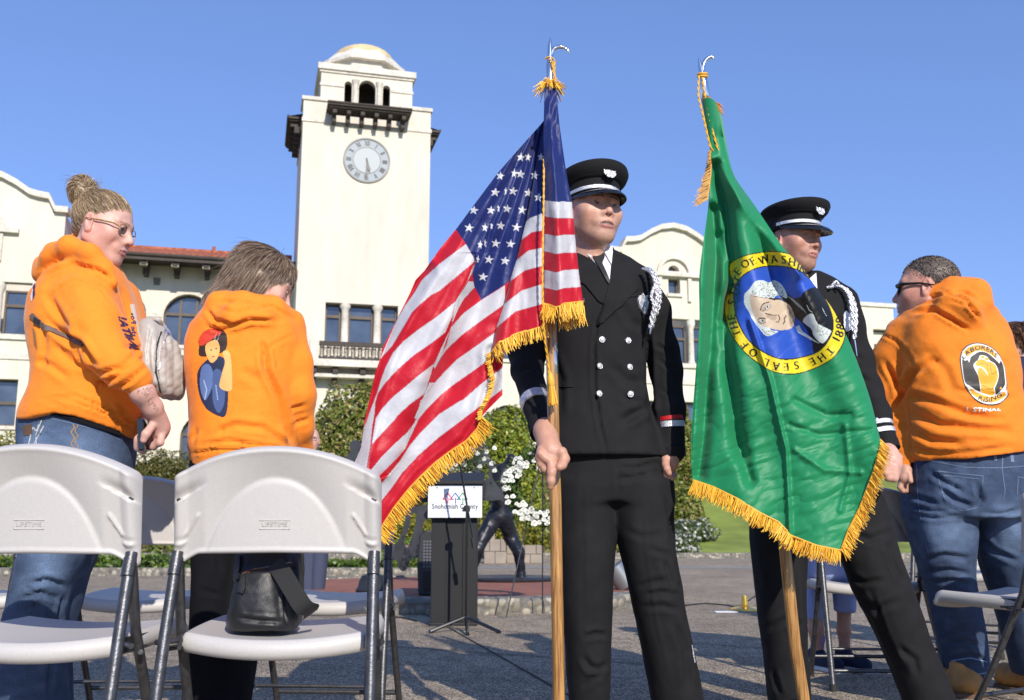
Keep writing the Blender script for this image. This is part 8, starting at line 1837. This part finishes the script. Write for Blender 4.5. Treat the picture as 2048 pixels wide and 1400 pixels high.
# gold cord with tassel
cordline('cord', [(1099, 118, YF - .02), (1104, 124, YF - .02), (1108, 150, YF - .02), (1111, 175, YF - .03)], .0032, flag1); cordline('cord', [(1090, 118, YF - .018), (1098, 114, YF - .022), (1108, 120, YF - .018), (1109, 150, YF - .02), (1112, 172, YF - .03)], .003, flag1)
cordline('cord', [(1088, 318, YF - .035), (1087, 420, YF - .09), (1085, 560, YF - .10), (1088, 660, YF - .08), (1096, 720, YF - .05), (1099, 748, YF - .05)], .0034, flag1)
mb = MB(); a = P(1100, 745, YF - .05); b_ = P(1103, 772, YF - .05); mb.tube([a, a * .7 + b_ * .3, b_ * .8 + a * .2, b_], [.004, .0095, .011, .008], 12, c=(.75, .40, .02)); rng = np.random.default_rng(2)
for i in range(70):
    t = rng.uniform(0, 6.28); r_ = .011 * math.sqrt(rng.random()); e_ = P(1106, 812 - rng.random() * 6, YF - .05) + np.array([math.cos(t), math.sin(t), 0]) * r_ * 1.3; mb.tube([b_ + np.array([math.cos(t), math.sin(t), 0]) * r_ * .7, e_], .0015, 3, c=((.86, .48, .03), (.70, .34, .015))[i % 2])
mb.build('tassel', M['gold_thread'], flag1, True, col=True)
mb = MB(); c0 = P(1100, 168, YF)
for i in range(110):
    t = rng.uniform(0, 6.28); L_ = rng.uniform(.02, .042); d = np.array([math.cos(t), math.sin(t) * .8, rng.uniform(-.9, .25)]); p0 = c0 + np.array([math.cos(t) * .015, math.sin(t) * .015, rng.uniform(-.012, .01)]); mb.tube([p0, p0 + d * L_ * .5, p0 + d * L_ + np.array([0, 0, -.014])], [.0016, .0015, .001], 3, c=((.86, .48, .03), (.70, .34, .015), (.92, .58, .06))[i % 3])
for dz in (-.008, 0, .008): mb.tube([c0 + np.array([math.cos(t) * .0175, math.sin(t) * .0175, dz + .004 * math.sin(t)]) for t in np.linspace(0, 6.28, 16)], .004, 6, c=(.8, .43, .02))
mb.build('top_fringe', M['gold_thread'], flag1, True, col=True)
# ---------------- green flag
YG = 3.12
pole2 = flagpole([(1566, 1060, YG), (1575, 1150, YG), (1590, 1290, YG), (1608, 1400, YG), (1618, 1478, YG)], 'varnished oak flag pole leaning under the green flag', YG, [((1404, 148, YG), (1412, 196, YG), .013, .0155)], .018)
mb = MB(); mb.tube([P(1412, 196, YG), P(1425, 270, YG + .02), P(1470, 520, YG + .035), P(1520, 800, YG + .03), P(1566, 1062, YG)], .0165, 16); mb.build('upper_shaft', wood, pole2, True)
mb = MB(); mb.tube([P(1398, 116, YG), P(1400, 130, YG), P(1404, 150, YG)], [.003, .007, .011], 14)
mb.tube([Vector(v) for v in bez([P(1405, 148, YG), P(1406, 132, YG), P(1411, 121, YG), P(1418, 115, YG), P(1425, 114, YG), P(1427, 120, YG)], 5)], [.008] * 7 + [.007] * 7 + [.006] * 6 + [.004] * 4 + [.002] * 2, 10); mb.build('pike_hook_finial', M['chrome'], pole2, True)
GRN = (.014, .24, .092)
right_e = [(1416, 194), (1432, 205), (1440, 234), (1447, 275), (1455, 317), (1466, 351), (1490, 385), (1519, 425.6), (1566.6, 495), (1601, 530), (1625, 565), (1662, 613), (1693, 671), (1720, 738), (1742, 803), (1755, 857), (1761, 879)]
low_r = [(1761, 879), (1755, 915), (1747, 944), (1720, 1015), (1698, 1058), (1682, 1101)]
low_l = [(1682, 1101), (1633, 1091), (1584, 1072), (1557, 1044), (1519, 1025), (1476, 998), (1427, 974), (1386, 960)]
left_e = [(1386, 960), (1383, 933), (1383, 857), (1389, 776), (1394, 711), (1399, 635), (1398, 560), (1405, 495), (1416, 417), (1421, 351), (1423, 321), (1418, 286), (1412, 255), (1408, 221), (1405, 199)]
out_g = bez(right_e, 3)[:-1] + low_r[:-1] + low_l[:-1] + bez(left_e, 3)
flag2 = thing('flag', tuple(P(1560, 1050, YG)), 'large green fringed flag with a round portrait seal draped from the right pole', 'flag')
F1_ = [(1432, 330), (1440, 370), (1453, 420), (1458, 480), (1466, 520), (1462, 580), (1455, 640)]
F2_ = [(1425, 420), (1432, 520), (1425, 600), (1418, 700), (1408, 860), (1398, 950)]
F3_ = [(1425, 320), (1470, 380), (1510, 440), (1550, 500), (1600, 545)]
RD = [(1500, 640), (1540, 760), (1560, 850), (1572, 900), (1576, 980), (1580, 1070)]
def depG(px, py):
    a = np.arctan2(px - 1428, py - 180); r = np.hypot(px - 1428, py - 180); k = np.clip((r - 60) / 300, 0, 1)
    d = -.05 * k - .05 * np.clip((px - 1560) / 200, -1, 1) * k
    d = d + .028 * np.sin(a * 24 + .5) * k * np.exp(-((py - 480) / 260) ** 2) + .011 * np.sin(a * 37 + 2) * k
    p2 = np.stack([px * .010, py * .010, px * 0], -1); d = d + .014 * vnoise(p2, 4, 1) * k
    p2 = np.stack([(px - py * .25) * .012, (py + px * .35) * .045, px * 0], -1); d = d + .0035 * (1 - 2 * np.abs(vnoise(p2, 6, 2))) * np.clip((py - 700) / 120, 0, 1)
    p2 = np.stack([px * .035 + 5, py * .035, px * 0], -1); d = d + .002 * vnoise(p2, 9, 2) * k
    d = d + .0008 * (1 - 2 * np.abs(vnoise(np.stack([(px + py) * .05, (py - px) * .02, px * 0], -1), 12, 2))) * k
    for ln, w_, am in ((F1_, 11, .060), (F2_, 13, .045), (F3_, 12, -.030), ([(1450, 660), (1462, 760), (1470, 860), (1500, 960)], 12, .030), (RD, 5, -.016), ([(1455, 600), (1440, 700), (1470, 800), (1480, 900)], 20, .035), ([(1690, 850), (1700, 950), (1680, 1020)], 6, -.008), ([(1590, 800), (1650, 830), (1700, 830)], 7, .010), ([(1580, 850), (1640, 870), (1740, 860)], 6, .009), ([(1590, 900), (1650, 940), (1720, 945)], 7, -.009), ([(1440, 470), (1460, 560), (1445, 640)], 8, .02)):
        e, t = segdist(px, py, ln); d = d + am * np.exp(-(e / w_) ** 2)
    d = d - .062
    e, _ = segdist(px, py, left_e); d = d + .028 * np.exp(-e / 10); e, _ = segdist(px, py, right_e[3:]); d = d + .030 * np.exp(-e / 9)
    return d
Z5 = zz(5.383, 1420, 500); YEL, BLK, SBL, FCE, HAR = (.80, .62, .015), (.006, .006, .006), (.022, .085, .47), (.60, .47, .34), (.62, .68, .64)
outer = bez(Z5((225, 130), (400, 50), (650, 12), (850, 35), (1000, 100), (1200, 330), (1320, 560), (1400, 750), (1460, 890), (1420, 1040), (1310, 1180), (1100, 1290), (900, 1340), (700, 1320), (520, 1225), (340, 1070), (200, 860), (150, 640), (170, 500), (240, 400), (245, 330), (210, 250)), 6, True)
inner = bez(Z5((265, 430), (330, 300), (480, 205), (640, 175), (820, 185), (960, 225), (1080, 320), (1200, 470), (1290, 640), (1325, 800), (1290, 940), (1180, 1080), (1000, 1150), (800, 1175), (640, 1130), (480, 1030), (380, 920), (300, 760), (265, 600)), 6, True)
def grow(poly, d_):
    c = np.mean(poly, 0); return [tuple(c + (np.array(p) - c) * (1 + d_ / np.hypot(*(np.array(p) - c)))) for p in poly]
lyG = [(outer, BLK), (grow(outer, -2), YEL), (grow(inner, 1.6), BLK), (grow(inner, -.8), SBL)]
# dark coat, neckcloth, hair and face of the portrait
lyG += [(bez(Z5((1125, 400), (1000, 460), (980, 500), (900, 515), (840, 470), (800, 420), (770, 520), (900, 700), (1000, 800), (1060, 900), (1100, 1010), (1115, 1100), (1180, 1075), (1290, 940), (1322, 800), (1288, 640), (1200, 470)), 4, True), BLK),
        (bez(Z5((425, 420), (370, 480), (370, 580), (420, 670), (460, 750), (540, 860), (610, 925), (700, 900), (730, 870), (640, 830), (700, 500), (830, 520), (790, 400), (700, 325), (640, 350), (560, 325), (480, 345)), 4, True), HAR),
        (bez(Z5((430, 480), (440, 600), (480, 720), (540, 800), (640, 840), (740, 862), (860, 850), (910, 790), (905, 700), (860, 600), (760, 540), (640, 520), (520, 500)), 4, True), FCE),
        (bez(Z5((1000, 770), (1050, 700), (1110, 690), (1160, 790), (1290, 860), (1300, 890), (1215, 1005), (1120, 930), (1090, 850)), 4, True), HAR), (Z5((920, 830), (960, 810), (990, 870), (1180, 1010), (1100, 975), (950, 890)), HAR), (Z5((830, 490), (900, 530), (1000, 620), (1060, 710), (1000, 650), (930, 590)), (.30, .33, .32))]
pn = np.random.default_rng(4)
lyG += [(bez(Z5((600, 690), (660, 690), (720, 720), (690, 760), (620, 730)), 4, True), (.44, .33, .24)), (bez(Z5((830, 600), (890, 660), (905, 780), (870, 830), (850, 740)), 4, True), (.40, .31, .23)), (bez(Z5((540, 640), (600, 590), (660, 590), (640, 640), (580, 665)), 4, True), (.42, .32, .24))]
for i in range(90):
    x = pn.uniform(440, 800); y = pn.uniform(345, 520)
    if inpoly(np.array([x]), np.array([y]), [(425, 420), (440, 480), (640, 515), (820, 520), (780, 400), (700, 335), (560, 335), (470, 360)])[0]:
        a = pn.uniform(0, 6.3); q_ = [(x + 16 * math.cos(a + t), y + 12 * math.sin(a + t)) for t in np.linspace(0, 2.4, 6)]; lyG.append((stroke(Z5(*q_), .8), (.16, .18, .17)))
for q_, w_ in (([(545, 650), (550, 610), (580, 575), (640, 560)], 2.6), ([(560, 660), (590, 650), (600, 620), (640, 600)], 2.2), ([(590, 680), (660, 700), (700, 700), (740, 700), (750, 740), (735, 780), (710, 770)], 2.4), ([(515, 760), (530, 735), (590, 735), (595, 780), (550, 790), (518, 770)], 2.2), ([(820, 705), (800, 740), (805, 770), (785, 800)], 2.6), ([(600, 880), (650, 870), (700, 890)], 1.2), ([(560, 850), (600, 900), (640, 915)], 1.4), ([(760, 520), (850, 560), (905, 640), (925, 720), (905, 800)], 1.6), ([(470, 500), (560, 510), (640, 520), (700, 540)], 1.2), ([(640, 520), (720, 530), (800, 520)], 4), ([(1040, 590), (1070, 650), (1100, 670)], .9), ([(1210, 625), (1235, 680), (1255, 710)], .9), ([(930, 790), (990, 790), (1000, 740), (960, 640), (900, 570)], 1.2)):
    lyG.append((stroke(Z5(*q_), w_ * .8), BLK if w_ != .9 else HAR))
lyG += [(bez(Z5((600, 600), (640, 590), (635, 625), (605, 635)), 4, True), (.55, .55, .5)), (bez(Z5((612, 602), (628, 600), (626, 618), (612, 622)), 4, True), BLK), (bez(Z5((540, 750), (585, 748), (580, 778), (545, 782)), 4, True), (.55, .55, .5)), (bez(Z5((560, 752), (578, 752), (574, 772), (560, 772)), 4, True), BLK)]
for i in range(60):
    a = pn.uniform(.2, 1.5); x = 905 - 60 * pn.random() * .9; y = 640 + i * 3.4; lyG.append((stroke(Z5((x, y * .9 + 60), (x + 16, y * .9 + 55)), .7), BLK)) if i % 2 else None
for i in range(40): x = pn.uniform(1150, 1280); y = pn.uniform(790, 920); lyG.append((stroke(Z5((x, y), (x + 8, y + 12)), .7), BLK)) if inpoly(np.array([x]), np.array([y]), [(1110, 760), (1290, 860), (1215, 1000), (1120, 930)])[0] else None
lyG = [q_ for q_ in lyG if q_]
def ringtext(chars, flip=False, size=21):
    for ch, deg, rr_ in chars:
        V, T, wd = glyph(ch); a = R(deg); (cx, cy), = Z5((803 + math.cos(a) * rr_, 677 + math.sin(a) * rr_)); u_ = np.array([math.cos(a), math.sin(a)]); up = -u_ if flip else u_; rt = np.array([-up[1], up[0]]) 
        Vc = V - np.array([wd / 2 - .03, .35]); 
        ser = [((-.30, .33), (-.10, .33), (-.10, .29), (-.30, .29)), ((.10, .33), (.30, .33), (.30, .29), (.10, .29)), ((-.30, -.33), (-.10, -.33), (-.10, -.29), (-.30, -.29)), ((.10, -.33), (.30, -.33), (.30, -.29), (.10, -.29))] if ch in 'HATFNWI' else []
        for t in T:
            for dx in (-.035, .035): lyG.append(([(cx + (Vc[i][0] + dx) * size * rt[0] + Vc[i][1] * size * 1.1 * up[0], cy + (Vc[i][0] + dx) * size * rt[1] + Vc[i][1] * size * 1.1 * up[1]) for i in t], BLK))
        for s_ in ser: lyG.append(([(cx + x * size * rt[0] + y * size * 1.12 * up[0], cy + x * size * rt[1] + y * size * 1.12 * up[1]) for x, y in s_], BLK))
# clockwise lettering with the tops pointing outwards
ringtext([('T', 40, 640), ('H', 50, 625), ('E', 60, 605), ('S', 77, 580), ('E', 88, 582), ('A', 99, 585), ('L', 110, 572), ('O', 128, 548), ('F', 141, 552), ('T', 157, 560), ('H', 166, 565), ('E', 175, 575), ('S', 191, 580), ('T', 201, 590), ('A', 209, 610), ('T', 215, 625), ('E', 221, 675), ('O', 231, 680), ('F', 238, 655), ('W', 249, 615), ('A', 259, 590), ('S', 269, 575), ('H', 278, 555), ('I', 286, 525), ('N', 293, 505), ('G', 301, 500)], False)
ringtext([('1', 28, 620), ('8', 21, 630), ('8', 14, 618), ('9', 8, 600)], True, 23)
greenf = pbr('green_flag_nylon', GRN, .48, attr='Col', bump=(30, .25, 'noise', .004), bump2=(1200, .15), spec=.3, sheen=.25, trans=.15, bdist=.001)
sheet('field', out_g, depG, lyG, GRN, YG, greenf, flag2, 1.15)
inset = [(x * .96 + 1555 * .04 - 4 * (y > 1000), y * .985 + 8) for x, y in out_g]
sheet('back_fold', inset, lambda x, y: .075 + .02 * np.sin(x * .06) * np.clip((y - 200) / 300, 0, 1), [], GRN, YG, greenf, flag2, 4)
for q_ in (low_r, low_l): lyG
fringe('fringe', low_r, 24, (1, .4), YG, depG, flag2, 11, 3.4, droop=(.1, .9)); fringe('fringe', low_l, 27, (-.3, 1), YG, depG, flag2, 12, 3.4, droop=(-.1, .8))
fringe('fringe', [(1421, 300), (1422, 330), (1421, 350), (1417, 380), (1414, 400)], 10, (-1, .2), YG, depG, flag2, 13, 5, ((.45, .22, .03), (.6, .3, .03)), droop=(-.3, .8), lf=lambda t: .5 + 2.2 * t)
mb = MB(); c0 = P(1413, 200, YG - .01)
for i in range(90):
    t = rng.uniform(-.5, 1.6); p0 = P(1408 + 24 * max(0, min(1, (t + .5) / 2.1)), 198 + 6 * t, YG - .025); d = np.array([.25 + .4 * t, -.2, rng.uniform(-1.2, -.1)]); L_ = rng.uniform(.012, .034); mb.tube([p0, p0 + d * L_ * .6, p0 + d * L_ + np.array([0, 0, -.010])], [.0016, .0015, .001], 3, c=((.86, .40, .02), (.66, .28, .015))[i % 2])
mb.build('top_fringe', M['gold_thread'], flag2, True, col=True)
mb = MB(); c1 = P(1405, 150, YG)
for dz in (-.006, .003): mb.tube([c1 + np.array([math.cos(t) * .015, math.sin(t) * .015, dz + .004 * math.sin(t)]) for t in np.linspace(0, 6.28, 16)], .004, 6)
mb.build('cord_knot', M['gold_cord'], flag2, True)
cordline('cord', [(1398, 152, YG - .02), (1397, 190, YG - .03), (1406, 230, YG - .045), (1420, 290, YG - .05), (1430, 306, YG - .04)], .0034, flag2)
cordline('cord', [(1405, 155, YG - .02), (1410, 190, YG - .04), (1425, 260, YG - .05), (1440, 310, YG - .05), (1449, 328, YG - .03)], .0034, flag2)
